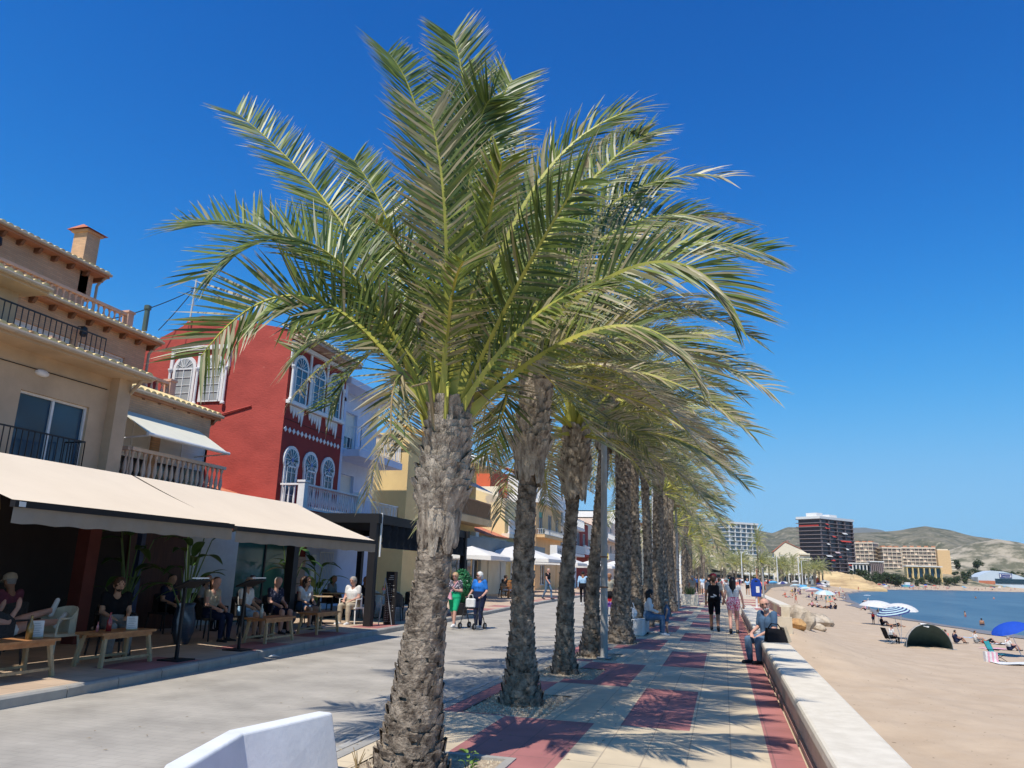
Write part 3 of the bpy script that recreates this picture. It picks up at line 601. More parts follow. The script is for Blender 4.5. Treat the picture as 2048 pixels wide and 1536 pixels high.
M_brownf = P('brown_wood', (0.22, 0.10, 0.05), rough=.6, scale=12)
M_shut = mat('shutter', (0.74, 0.72, 0.66), (0.68, 0.66, 0.6), scale=2, rough=.6, stretch=(1, 1, 40), bump=.5, bscale=1.2)
M_glass = glassmat('glass', (0.015, 0.03, 0.045)); M_glassb = glassmat('blue_glass', (0.02, 0.06, 0.11), .1); M_curt = P('curtain_glass', (0.38, 0.40, 0.40), rough=.12, spec=.8)
M_tile = mat('roof_tile_yellow', (0.78, 0.62, 0.30), (0.52, 0.30, 0.14), scale=5, rough=.85, bump=.3, world=True, lo=.3, hi=.5)
M_tiler = mat('roof_tile_red', (0.60, 0.22, 0.12), (0.42, 0.13, 0.07), scale=3, rough=.85, bump=.3, world=True)
M_terra = mat('terracotta', (0.52, 0.26, 0.15), (0.42, 0.2, 0.12), scale=3, rough=.85, world=True)
M_balu = mat('cast_baluster', (0.80, 0.60, 0.45), (0.70, 0.51, 0.38), scale=6, rough=.85, world=True)
M_pink = mat('pink_stone', (0.66, 0.42, 0.31), (0.56, 0.36, 0.26), scale=3, rough=.85, world=True)
M_dark = P('dark_metal', (0.022, 0.024, 0.028), rough=.45); M_black = P('black_wood', (0.015, 0.014, 0.016), rough=.6)
M_gutter = P('beige_gutter', (0.48, 0.38, 0.27), rough=.5)
M_grey = P('grey_metal', (0.32, 0.33, 0.34), rough=.4)
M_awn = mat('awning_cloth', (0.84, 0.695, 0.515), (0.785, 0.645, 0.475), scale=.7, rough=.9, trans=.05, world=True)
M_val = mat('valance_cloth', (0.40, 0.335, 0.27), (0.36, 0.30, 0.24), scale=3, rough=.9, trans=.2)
M_awnw = mat('cream_awning', (0.80, 0.77, 0.62), (0.74, 0.71, 0.57), scale=2, rough=.85, trans=.1)
def V3(o, u, n, a, z, d=0): return (o[0] + u[0] * a + n[0] * d, o[1] + u[1] * a + n[1] * d, z)
def facade(b, o, u, n, L, z0, z1, holes, dep=.16, mi=0):
    """rectangular wall in direction u with openings (a0,a1,z0,z1) and their reveals"""
    us = sorted({0, L} | {h[0] for h in holes} | {h[1] for h in holes}); zs = sorted({z0, z1} | {h[2] for h in holes} | {h[3] for h in holes})
    for i in range(len(us) - 1):
        for j in range(len(zs) - 1):
            cu, cz = (us[i] + us[i + 1]) / 2, (zs[j] + zs[j + 1]) / 2
            if any(h[0] < cu < h[1] and h[2] < cz < h[3] for h in holes): continue
            b.quad(V3(o, u, n, us[i], zs[j]), V3(o, u, n, us[i + 1], zs[j]), V3(o, u, n, us[i + 1], zs[j + 1]), V3(o, u, n, us[i], zs[j + 1]), mi)
    for (a, c, d, e) in holes:
        for (p, q) in (((a, d), (c, d)), ((c, d), (c, e)), ((c, e), (a, e)), ((a, e), (a, d))):
            b.quad(V3(o, u, n, *p), V3(o, u, n, *q), V3(o, u, n, q[0], q[1], -dep - .05), V3(o, u, n, p[0], p[1], -dep - .05), mi)
def obx(b, o, u, n, a0, a1, z0, z1, d0, d1, mi=0):     # oriented box
    b.add([V3(o, u, n, a, z, d) for z in (z0, z1) for (a, d) in ((a0, d0), (a1, d0), (a1, d1), (a0, d1))],
          [(0, 3, 2, 1), (4, 5, 6, 7), (0, 1, 5, 4), (1, 2, 6, 5), (2, 3, 7, 6), (3, 0, 4, 7)], mi)
def window(par, o, u, n, h, kind='glass', cols=2, rows=1, fm=None, dep=.12, gm=None, name='window'):
    a0, a1, z0, z1 = h; fm = fm or M_frame; b = MB(); w = .05
    obx(b, o, u, n, a0, a1, z0, z0 + w, -dep, -dep + .05); obx(b, o, u, n, a0, a1, z1 - w, z1, -dep, -dep + .05)
    obx(b, o, u, n, a0, a0 + w, z0 + w, z1 - w, -dep, -dep + .05); obx(b, o, u, n, a1 - w, a1, z0 + w, z1 - w, -dep, -dep + .05)
    for c in range(1, cols): a = a0 + (a1 - a0) * c / cols; obx(b, o, u, n, a - .03, a + .03, z0 + w, z1 - w, -dep + .001, -dep + .045)
    for r in range(1, rows): z = z0 + (z1 - z0) * r / rows; obx(b, o, u, n, a0 + w, a1 - w, z - .015, z + .015, -dep + .002, -dep + .04)
    f = b.build(name, fm, par); p = MB()
    p.quad(V3(o, u, n, a0, z0, -dep - .01), V3(o, u, n, a1, z0, -dep - .01), V3(o, u, n, a1, z1, -dep - .01), V3(o, u, n, a0, z1, -dep - .01))
    if kind == 'glass': p.build('pane', gm or M_glass, f)
    elif kind == 'shutter': p.build('shutter', M_shut, f)
    elif kind == 'half':
        p.build('pane', gm or M_glass, f); s = MB(); zm = z0 + (z1 - z0) * .35
        obx(s, o, u, n, a0 + w, a1 - w, zm, z1 - w, -dep + .006, -dep + .03); s.build('shutter', M_shut, f)
    return f
UY, NX, UX, NY = (0, 1), (1, 0), (1, 0), (0, -1)
def tileroof(b, x0, x1, y0, y1, z0, z1, pitch=.23, mi=0):
    """corrugated clay tiles, ridge side x0,z1 down to eave x1,z0, along y"""
    n = max(2, int((y1 - y0) / pitch)); k = 6; rows = 7; vs = []; 
    for j in range(rows + 1):
        t = j / rows
        for i in range(n * k + 1):
            a = i / k; yy = y0 + (y1 - y0) * i / (n * k); h = .062 * abs(math.sin(math.pi * a)) ** .8
            vs.append((x0 + (x1 - x0) * t, yy, z1 + (z0 - z1) * t + h + .012 * ((j % 2))))
    m = n * k + 1; fs = [(j * m + i, j * m + i + 1, (j + 1) * m + i + 1, (j + 1) * m + i) for j in range(rows) for i in range(m - 1)]
    b.add(vs, fs, mi)
    o = len(vs); b.add([(x1, y0 + (y1 - y0) * i / (n * k), z0 + .062 * abs(math.sin(math.pi * i / k)) ** .8 + .012 * (rows % 2)) for i in range(m)] + [(x1 - .01, y0 + (y1 - y0) * i / (n * k), z0 - .03) for i in range(m)],
                       [(i, i + 1, m + i + 1, m + i) for i in range(m - 1)], mi)
def baluster_prof(h, r): return [(r * .9, 0), (r * .9, h * .08), (r * .45, h * .14), (r * .95, h * .32), (r * .8, h * .48), (r * .38, h * .72), (r * .42, h * .82), (r * .8, h * .9), (r * .8, h)]
def balustrade(par, p0, p1, h, m, step=.2, r=.055, posts=True, rail=.09, name='balustrade'):
    d = Vector((p1[0] - p0[0], p1[1] - p0[1], 0)); L = d.length; d.normalize(); z = p0[2]; b = MB(); bb = MB()
    q0 = Vector(p0); q1 = Vector(p1)
    b.bar(q0 + Vector((0, 0, h - rail / 2)), q1 + Vector((0, 0, h - rail / 2)), .15, rail); b.bar(q0 + Vector((0, 0, .03)), q1 + Vector((0, 0, .03)), .14, .06)
    n = max(1, int(L / step))
    for i in range(n):
        c = q0 + d * (L * (i + .5) / n); bb.lathe(baluster_prof(h - rail - .06, r), (c.x, c.y, z + .06), 8)
    o = b.build(name, m, par); bb.build('balusters', m, o, smooth=True)
    if posts:
        for q in (q0, q1):
            c = MB(); c.box(q.x - .12, q.x + .12, q.y - .12, q.y + .12, z, z + h + .03); c.box(q.x - .15, q.x + .15, q.y - .15, q.y + .15, z + h + .03, z + h + .1); c.build('newel', m, o)
    return o
def railing(par, pts, z, h, m, step=.11, r=.008, name='railing', rail=.02):
    b = MB(); f = MB()
    for a, c in zip(pts[:-1], pts[1:]):
        a = Vector((a[0], a[1], z)); c = Vector((c[0], c[1], z)); L = (c - a).length; n = max(1, int(L / step))
        f.bar(a + Vector((0, 0, h)), c + Vector((0, 0, h)), rail * 1.5, rail * 1.5); f.bar(a + Vector((0, 0, .06)), c + Vector((0, 0, .06)), rail, rail)
        for i in range(n + 1):
            q = a + (c - a) * i / n; b.bar(q + Vector((0, 0, .06)), q + Vector((0, 0, h)), r * 2, r * 2)
    o = f.build(name, m, par); b.build('bars', m, o); return o
# ---- plaster terrace house (nearest)
A = thing('terraced_house', 'beige plaster house with stepped terraces and yellow tiled eaves nearest on the left', 'house', (-16, 9, 0))
def pb(b, name, m, par, **k):     # children of A etc keep world coordinates
    o = b.build(name, m, par, **k); r = par
    while r.parent: r = r.parent
    o.matrix_parent_inverse = r.matrix_world.inverted() if False else Matrix.Identity(4); return o
def world_root(t): t.location = (0, 0, 0); return t
world_root(A)
b = MB(); hl = [(7.9, 9.7, 3.2, 5.0), (2.5, 4.2, 3.2, 5.2), (5.3, 6.6, 3.2, 5.2)]
facade(b, (-13.95, 4), UY, NX, 10.6, 3.1, 5.95, hl)
b.box(-18, -13.96, 4, 14.6, 5.9, 5.98); b.quad((-13.95, 14.6, 0), (-18, 14.6, 0), (-18, 14.6, 5.95), (-13.95, 14.6, 5.95))
hu = [(4.6, 6.6, 6.0, 7.25), (7.4, 8.3, 6.0, 7.25)]; facade(b, (-15.0, 3), UY, NX, 9.3, 5.98, 7.55, hu)
b.quad((-15, 12.3, 5.98), (-19, 12.3, 5.98), (-19, 12.3, 7.55), (-15, 12.3, 7.55)); b.quad((-13.95, 4, 0), (-20, 4, 0), (-20, 4, 5.95), (-13.95, 4, 5.95)); b.box(-19, -15.02, 3, 12.3, 7.5, 7.56)
b.box(-13.95, -13.7, 14.2, 14.6, 3.1, 5.9)
b.build('wall', M_plaster, A)
for h in hl: window(A, (-13.95, 4), UY, NX, h, 'glass', 2, 1, gm=M_glassb, name='balcony_door')
for h in hu: window(A, (-15.0, 3), UY, NX, h, 'shutter', 1, 1)
def eave(par, x0, x1, y0, y1, z, tile, soffit, beam=None, ridge=.35, gut=True, name='roof'):
    b = MB(); tileroof(b, x0, x1, y0, y1, z, z + ridge); o = b.build(name, tile, par)
    s = MB(); s.prism([(x0, y0, z - .05), (x1 - .03, y0, z - .05), (x1 - .03, y0, z - .16), (x0, y0, z - .16)], (0, y1 - y0, 0)); s.build('soffit', soffit, o)
    if gut:
        g_ = MB(); g_.tube([(x1 + .04, y0, z - .06), (x1 + .04, y1, z - .06)], .055, 8); g_.build('gutter', M_gutter, o)
    if beam:
        k = MB(); n = int((y1 - y0) / .62)
        for i in range(n + 1):
            y = y0 + .12 + (y1 - y0 - .24) * i / n; k.prism([(x0 - .1, y - .05, z - .162), (x1 - .12, y - .05, z - .162), (x1 - .22, y - .05, z - .31), (x0 - .1, y - .05, z - .31)], (0, .1, 0))
        k.build('rafter_ends', beam, o)
    return o
eave(A, -14.6, -13.25, 4, 14.75, 5.98, M_tile, M_plaster, ridge=.25); eave(A, -15.8, -14.35, 3, 12.5, 7.5, M_tile, M_plaster, ridge=.3)
railing(A, [(-13.4, 4), (-13.4, 13.2), (-13.95, 13.2)], 3.15, .95, M_dark, .14)
railing(A, [(-14.1, 8), (-14.1, 14.0)], 6.25, .5, M_dark, .14)
for (x, y, z) in ((-13.93, 12.3, 5.45), (-14.98, 10.2, 7.05)):
    b = MB(); b.sphere((x, y, z), .1, 10, sz=(.7, 1.8, .8)); b.build('wall_lamp', M_trim, A, smooth=True)
b = MB(); b.tube([(-13.3, 14.5, 5.85), (-13.6, 14.55, 5.6), (-13.88, 14.7, 5.45), (-13.88, 14.7, 3.1)], .045, 8); b.build('downpipe', M_gutter, A)
b = MB(); b.prism([(-13.9, 6.3, 5.62), (-13.3, 6.3, 5.42), (-13.3, 6.3, 5.34), (-13.9, 6.3, 5.5)], (0, 3.6, 0)); b.build('rolled_awning', M_gutter, A)
# ---- brick terrace house
B_ = thing('terraced_house', 'tan brick house with three stepped storeys, dark rafter ends and brick chimney', 'house')
Y1 = 19.5
b = MB(); h1 = [(1.0, 2.3, 3.7, 5.3), (2.6, 4.6, 3.7, 5.3)]; facade(b, (-14.9, 14.6), UY, NX, Y1 - .3 - 14.6, 3.1, 5.85, h1)
h2 = [(4.9, 6.9, 6.2, 7.7), (7.1, 8.9, 6.2, 7.7)]; facade(b, (-17.7, 9.5), UY, NX, Y1 - .3 - 9.5, 5.9, 8.4, h2)
h3 = [(2.6, 5.2, 8.7, 9.95), (6.3, 9.0, 8.7, 9.95)]; facade(b, (-20.2, 8), UY, NX, Y1 - .6 - 8, 8.4, 10.9, h3)
for (xa, z0, z1, yy) in ((-14.9, 0, 5.85, Y1 - .3), (-17.7, 5.9, 8.4, Y1 - .3), (-20.2, 8.4, 10.9, Y1 - .6)):
    b.quad((xa, yy, z0), (-24, yy, z0), (-24, yy, z1), (xa, yy, z1))
    b.quad((xa, 14.62 if z0 == 0 else 9.5, z0), (-24, 14.62 if z0 == 0 else 9.5, z0), (-24, 14.62 if z0 == 0 else 9.5, z1), (xa, 14.62 if z0 == 0 else 9.5, z1))
b.box(-17.7, -14.92, 14.6, Y1 - .3, 5.8, 5.9); b.box(-20.2, -17.72, 9.5, Y1 - .3, 8.35, 8.4); b.box(-24, -20.22, 8, Y1 - .6, 10.85, 10.9)
b.build('wall', M_brick, B_)
for h in h1: window(B_, (-14.9, 14.6), UY, NX, h, 'half', 2, 1)
window(B_, (-17.7, 9.5), UY, NX, h2[0], 'half', 2, 1); window(B_, (-17.7, 9.5), UY, NX, h2[1], 'shutter', 1, 1)
for h in h3: window(B_, (-20.2, 8), UY, NX, h, 'shutter', 1, 1)
eave(B_, -16.6, -14.75, 15.0, Y1, 6.02, M_tile, M_terra, M_brownf, .62); eave(B_, -18.6, -17.35, 11.5, Y1, 8.55, M_tile, M_terra, M_brownf, .35); eave(B_, -21.6, -19.8, 8, Y1 - .1, 11.05, M_tile, M_terra, M_brownf, .5)
balustrade(B_, (-14.3, 15.5, 3.55), (-14.3, Y1 - .2, 3.55), .85, M_balu, .2, .06, posts=False); balustrade(B_, (-14.9, 15.5, 3.55), (-14.3, 15.5, 3.55), .85, M_balu, .2, .06, posts=False)
b = MB(); b.box(-14.95, -14.2, 15.4, Y1 - .1, 3.35, 3.54); b.build('balcony_slab', M_balu, B_)
balustrade(B_, (-16.75, 14.9, 6.5), (-16.75, Y1 - .1, 6.5), .62, M_pink, .22, .06); balustrade(B_, (-18.8, 12.2, 8.85), (-18.8, Y1 - .1, 8.85), .7, M_pink, .22, .06)
b = MB(); b.box(-20.75, -20.2, 18.55, 19.1, 10.0, 12.3); b.box(-20.82, -20.13, 18.48, 19.17, 12.3, 12.38)
ch = b.build('chimney', M_brick, B_)
b = MB(); b.add([(-20.92, 18.38, 12.38), (-20.03, 18.38, 12.38), (-20.03, 19.27, 12.38), (-20.92, 19.27, 12.38), (-20.48, 18.6, 12.62), (-20.48, 19.05, 12.62)], [(0, 1, 4), (1, 2, 5, 4), (2, 3, 5), (3, 0, 4, 5)]); b.build('chimney_cap', M_tiler, ch)
for (x, y, z) in ((-17.6, 16.5, 7.8), (-20.1, 15.4, 10.35)):
    b = MB(); b.lathe([(.02, .3), (.09, .26), (.11, .05), (.07, 0)], (x + .14, y, z), 6); b.bar((x - .1, y, z + .3), (x + .14, y, z + .3), .02); b.build('wall_lantern', M_dark, B_)
for (x, y, z) in ((-14.8, Y1 - .1, 5.9), (-17.4, Y1 - .1, 8.4), (-19.85, Y1 - .2, 10.9)):
    b = MB(); b.tube([(x, y, z), (x - .2, y - .02, z - .12), (x - .3, y - .05, z - .3), (x - .3, y - .05, z - 2.1)], .045, 8); b.build('downpipe', M_gutter, B_)
b = MB(); b.prism([(-14.86, 15.45, 5.4), (-13.75, 15.45, 4.72), (-13.75, 15.45, 4.70), (-14.86, 15.45, 5.38)], (0, 3.2, 0)); aw = b.build('window_awning', M_awnw, B_)
b = MB(); b.tube([(-13.75, 15.4, 4.70), (-13.75, 18.7, 4.70)], .045, 8); b.tube([(-14.86, 15.5, 4.6), (-13.77, 15.5, 4.67)], .02, 6); b.tube([(-14.86, 18.6, 4.6), (-13.77, 18.6, 4.67)], .02, 6); b.build('awning_bar', M_frame, aw)
b = MB(); b.lathe([(.08, 0), (.08, .7), (.11, .72), (.11, .84), (.02, .88)], (-17.6, 18.9, 8.75), 10); b.build('flue_pipe', mat('flue', (.10, .14, .12), rough=.4), B_)
# top-left higher block and TV aerial
b = MB(); b.box(-24, -20.6, 3, 10.6, 10, 11.3); b.build('upper_storey', M_plaster, A); b = MB(); tileroof(b, -23, -20.3, 3, 10.9, 11.3, 12); b.build('roof', M_tile, A)
def aerial(loc, label, s=1.0, rz=.6):
    t = thing('tv_aerial', label, 'aerial', loc, rz); b = MB(); b.tube([(0, 0, 0), (0, 0, 1.3 * s)], .018, 6); b.build('mast', M_grey, t)
    b = MB(); b.bar((-.5 * s, 0, 1.15 * s), (.5 * s, 0, 1.15 * s), .015)
    for i in range(8): x = (-.45 + .13 * i) * s; b.bar((x, -.16 * s, 1.15 * s), (x, .16 * s, 1.15 * s), .01)
    b.build('antenna', M_grey, t)
aerial((-20.9, 12.1, 11.3), 'small tv aerial on the top tiled roof left of the brick chimney', .8)
# ---- low red-tiled lean-to between the brick and the red house
b = MB(); tileroof(b, -17, -14.0, 19.6, 22.3, 3.35, 4.25); t = b.build('lean_to_roof', M_tiler); b = MB(); b.box(-17, -14.1, 19.7, 22.3, 0, 3.3); b.build('wall', M_redw, t); tag(t, 'low red-tiled lean-to tucked against the red house side wall', 'lean-to')
# ---- red house
C_ = thing('red_house', 'dark red three-storey house with white Moorish arches and a white balcony', 'house')
X0, YA, YB = -14.2, 22.0, 26.1
b = MB(); prof = [(-14.2, 0), (-14.2, 9.25), (-13.95, 9.3), (-14.0, 9.55), (-15.6, 9.9), (-17.0, 10.2), (-18.0, 10.35), (-18.5, 10.3), (-18.8, 10.0), (-20.4, 9.3), (-22, 8.5), (-22, 0)]
b.add([(x, YA, z) for x, z in prof], [tuple(range(len(prof)))]); b.add([(x, YB, z) for x, z in prof], [tuple(range(len(prof)))])
for (p, q) in zip(prof[1:], prof[2:]): b.quad((p[0], YA, p[1]), (p[0], YB, p[1]), (q[0], YB, q[1]), (q[0], YA, q[1]))
b.build('side_wall', M_redw, C_)
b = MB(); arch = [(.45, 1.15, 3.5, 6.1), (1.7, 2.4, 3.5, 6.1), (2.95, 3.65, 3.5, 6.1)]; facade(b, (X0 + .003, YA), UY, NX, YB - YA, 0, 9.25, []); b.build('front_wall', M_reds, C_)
def archpoly(c, w, z0, zs, horse=0, n=14, r=None):
    r = r or w / 2; pts = [(c - w / 2, z0), (c + w / 2, z0)]
    a0 = -horse; 
    for i in range(n + 1): t = a0 + (math.pi - 2 * a0) * i / n; pts.append((c + r * math.cos(t), zs + r * math.sin(t)))
    return pts
def arched(par, o, u, n, c, w, z0, zs, horse=0, r=None, fan=6, stained=False, curtain=False):
    r = r or w / 2; k = r + .11
    out = archpoly(c, w + .22, z0 - .05, zs, horse, 14, k); b = MB()
    b.prism([V3(o, u, n, a, z, .004) for a, z in out], (n[0] * .06, n[1] * .06, 0)); f = b.build('arched_window', M_trim, par)
    b = MB(); ins = archpoly(c, w, z0, zs, horse, 14, r); b.add([V3(o, u, n, a, z, .068) for a, z in ins], [tuple(range(len(ins)))]); b.build('pane', M_curt if curtain else M_glassb, f)
    b = MB()
    obx(b, o, u, n, c - w / 2, c + w / 2, zs - .05 - (r * math.sin(horse)), zs - (r * math.sin(horse)), .07, .10); obx(b, o, u, n, c - .012, c + .012, z0, zs - .06, .07, .095)
    for j in range(1, 4): z = z0 + (zs - z0 - .05) * j / 4; obx(b, o, u, n, c - w / 2 + .03, c + w / 2 - .03, z - .008, z + .008, .07, .09)
    obx(b, o, u, n, c - w / 2, c - w / 2 + .035, z0, zs - .06, .07, .10); obx(b, o, u, n, c + w / 2 - .035, c + w / 2, z0, zs - .06, .07, .10)
    for j in range(fan + 1):
        t = math.pi * j / fan if not stained else 2 * math.pi * j / fan
        p0 = V3(o, u, n, c + .18 * r * math.cos(t), zs + .18 * r * math.sin(t), .085); p1 = V3(o, u, n, c + r * .97 * math.cos(t), zs + r * .97 * math.sin(t), .085); b.bar(p0, p1, .016, .016)
    b.build('glazing_bars', M_frame, f)
    if stained:
        b = MB(); q = [V3(o, u, n, c + .2 * r * math.cos(t), zs + .2 * r * math.sin(t), .1) for t in np.linspace(0, 2 * math.pi, 13)[:-1]]; b.add(q, [tuple(range(12))]); b.build('stained_disc', glassmat('stained', (.03, .05, .35), .15), f)
def column(par, p, h, m=None, r=.05):
    b = MB(); b.lathe([(r * 1.6, 0), (r * 1.6, .06), (r, .1), (r * .85, h - .16), (r * 1.1, h - .12), (r * 1.7, h - .05), (r * 1.7, h)], p, 10); b.build('column', m or M_trim, par, smooth=False)
O = (X0 + .003, YA)
for c in (.72, 1.95, 3.18): arched(C_, O, UY, NX, c, .78, 7.15, 8.35)
for c in (.10, 1.33, 2.56, 3.79): column(C_, (X0 + .09, YA + c + .03, 7.1), 1.25)
b = MB()
for c in (.05, 1.335, 2.565, 3.8): obx(b, O, UY, NX, c - .03, c + .08, 8.35, 9.1, .004, .05)
obx(b, O, UY, NX, 0, 3.95, 9.05, 9.2, .006, .12); obx(b, O, UY, NX, 0, 3.95, 6.98, 7.1, .006, .16); b.build('white_surround', M_trim, C_)
for c in (.72, 1.95, 3.18):
    b = MB()
    for k in range(5):
        a = c - .36 + k * .18; dz = (.28, .42, .34, .5, .62)[k]; b.prism([V3(O, UY, NX, a - .09, 6.96, .005), V3(O, UY, NX, a + .09, 6.96, .005), V3(O, UY, NX, a + .07, 6.96 - dz * .5, .005), V3(O, UY, NX, a, 6.96 - dz, .005), V3(O, UY, NX, a - .07, 6.96 - dz * .5, .005)], (.03, 0, 0))
    b.build('drip_ornament', M_trim, C_)
b = MB()
for k in range(15):
    a = .14 + k * .265; z = 6.1; b.prism([V3(O, UY, NX, a, z - .1, .005), V3(O, UY, NX, a + .1, z, .005), V3(O, UY, NX, a, z + .1, .005), V3(O, UY, NX, a - .1, z, .005)], (.02, 0, 0))
b.build('diamond_frieze', M_trim, C_)
for c in (.66, 1.93, 3.2): arched(C_, O, UY, NX, c, .58, 3.55, 5.1, horse=.55, r=.38, fan=12, stained=True)
# side wall windows (two, with white columns)
OS = (-19.4, YA - .003); 
for c in (.98, 2.18): arched(C_, OS, UX, NY, c, .74, 7.15, 8.35, curtain=True)
b = MB(); 
obx(b, OS, UX, NY, .35, 2.85, 9.02, 9.18, .004, .10); obx(b, OS, UX, NY, .35, .47, 8.35, 9.02, .004, .08); obx(b, OS, UX, NY, 2.73, 2.85, 8.35, 9.02, .004, .08); obx(b, OS, UX, NY, 1.5, 1.66, 8.35, 8.9, .004, .06)
b.build('white_surround', M_trim, C_)
for c in (.42, 1.58, 2.76): column(C_, (-19.4 + c, YA - .1, 7.0), 1.35)
b = MB(); tileroof(b, -14.6, -13.55, YA - .1, YB + .1, 9.42, 9.75); rf = b.build('roof_eave', M_tile, C_); b = MB(); b.box(-14.2, -13.6, YA - .1, YB + .1, 9.26, 9.4); b.build('soffit', mat('soffit_tiles', (0.62, 0.45, 0.36), (0.33, 0.2, 0.14), scale=5, rough=.8, world=True), rf)
b = MB(); b.box(X0, -13.2, YA + .05, YB + 0.1, 3.15, 3.4); b.build('balcony_slab', M_reds, C_)
balustrade(C_, (-13.28, YA + .12, 3.4), (-13.28, YB, 3.4), .85, M_trim, .14, .04, posts=True, rail=.06); balustrade(C_, (X0 + .1, YA + .12, 3.4), (-13.3, YA + .12, 3.4), .85, M_trim, .17, .04, posts=False, rail=.06)
b = MB(); b.tube([(-19.0, YA - .04, 6.6), (-17.0, YA - .05, 6.55), (-15.5, YA - .04, 6.9)], .03, 6); b.build('cable_duct', M_redw, C_)
# mast and overhead wires
t = thing('roof_mast', 'thin white mast carrying black wires above the red house roof', 'mast', (-18.45, 21.9, 10.1)); b = MB(); b.tube([(0, 0, 0), (.05, 0, 1.65)], .035, 8); b.build('pole', P('galvanised', (.55, .56, .57), rough=.4), t)
b = MB(); b.bar((-.15, 0, 1.3), (.15, 0, 1.3), .03); b.build('bracket', M_dark, t)
def wire(a, c, sag, label):
    a = Vector(a); c = Vector(c); b = MB(); b.tube([a + (c - a) * (i / 12) - Vector((0, 0, sag * 4 * (i / 12) * (1 - i / 12))) for i in range(13)], .016, 5); tag(b.build('overhead_wire', M_black), label, 'wire')
wire((-18.5, 21.9, 11.35), (-19.3, 19.1, 9.3), .12, 'black wire sagging from the roof mast to the brick house terrace')
wire((-18.5, 21.9, 11.3), (-19.5, 21.6, 9.75), .05, 'black wire dropping from the roof mast behind the red gable')
wire((-18.3, 21.9, 11.6), (-13.9, 22.2, 9.7), .25, 'thin wire running from the roof mast towards the palm fronds')
# ---- pale blue house
D_ = thing('blue_house', 'narrow pale blue house with two railed balconies beside the red house', 'house')
YC, YD = 26.15, 30.6
b = MB(); hh = [(.5, 2.5, 6.35, 7.9), (.4, 2.6, 3.5, 5.3)]; facade(b, (-14.9, YC), UY, NX, YD - YC, 0, 8.9, hh, .2)
b.quad((-14.9, YC, 0), (-20, YC, 0), (-20, YC, 8.9), (-14.9, YC, 8.9)); b.quad((-14.9, YD, 0), (-20, YD, 0), (-20, YD, 8.9), (-14.9, YD, 8.9)); b.box(-20, -14.0, YC, YD + .3, 8.7, 8.95); b.box(-14.9, -14.25, YC, YC + .25, 0, 8.7)
b.build('wall', M_bluew, D_)
for h in hh: window(D_, (-14.9, YC), UY, NX, h, 'half', 2, 1, dep=.18)
for (z, yb) in ((6.1, YD), (3.3, YD)):
    b = MB(); b.box(-14.9, -13.55, YC + .3, yb, z - .28, z); sl_ = b.build('balcony', M_bluew, D_); railing(sl_, [(-14.2, YC + .4), (-13.6, YC + .4), (-13.6, yb - .05), (-14.85, yb - .05)], z, .9, M_frame, .13, .009)
b = MB(); b.box(-14.4, -14.25, YC - .02, YC + .2, 8.0, 8.15); b.build('wall_box', M_grey, D_)
# ---- yellow house behind the first palm
E_ = thing('yellow_house', 'plain sunlit yellow house side behind the nearest palm trunk', 'house'); b = MB()
b.box(-24, -14.4, 33.2, 40, 0, 7.9); b.box(-24.1, -14.3, 33.1, 33.25, 7.2, 7.35); b.box(-24.1, -14.3, 33.1, 40, 7.9, 8.0); b.build('wall', M_yel, E_)
b = MB(); tileroof(b, -18, -13.9, 36.5, 41, 8.3, 9.6); b.build('roof', M_tile, E_); b = MB(); b.prism([(-14.3, 36.8, 8.0), (-13.3, 36.8, 7.5), (-13.3, 36.8, 7.47), (-14.3, 36.8, 7.96)], (0, 3, 0)); b.build('window_awning', M_grey, E_)
# ---- beige corner house with wooden balcony
F_ = thing('corner_house', 'tan house with brown railed balcony and corrugated eave behind the first palm', 'house'); b = MB(); hf = [(.6, 2.6, 5.0, 6.7), (3.0, 4.4, 5.0, 6.7)]
facade(b, (-15.4, 40.4), UY, NX, 6.4, 0, 8.0, hf); b.quad((-15.4, 40.4, 0), (-24, 40.4, 0), (-24, 40.4, 8), (-15.4, 40.4, 8)); b.quad((-15.4, 46.8, 0), (-24, 46.8, 0), (-24, 46.8, 8), (-15.4, 46.8, 8)); b.box(-24, -15.42, 40.4, 46.8, 7.9, 8); b.build('wall', M_yel, F_)
for h in hf: window(F_, (-15.4, 40.4), UY, NX, h, 'glass', 2, 1, fm=M_brownf)
eave(F_, -16.6, -14.3, 40.3, 47.2, 8.0, M_tile, M_ochre, None, .7, True)
b = MB(); b.box(-15.4, -14.3, 40.6, 47.0, 4.35, 4.75); bal = b.build('balcony', M_ochre, F_); railing(bal, [(-14.4, 40.7), (-14.4, 46.9), (-15.3, 46.9)], 4.75, 1.0, mat('oak', (.42, .22, .1), rough=.6), .1, .02, rail=.05)
b = MB(); b.prism([(-15.35, 42, 7.1), (-14.2, 42, 6.5), (-14.2, 42, 6.47), (-15.35, 42, 7.07)], (0, 4.6, 0)); b.build('window_awning', M_grey, F_)
b = MB(); b.box(-15.4, -15.05, 46.0, 46.7, 3.4, 4.0); b.build('air_conditioner', M_frame, F_)
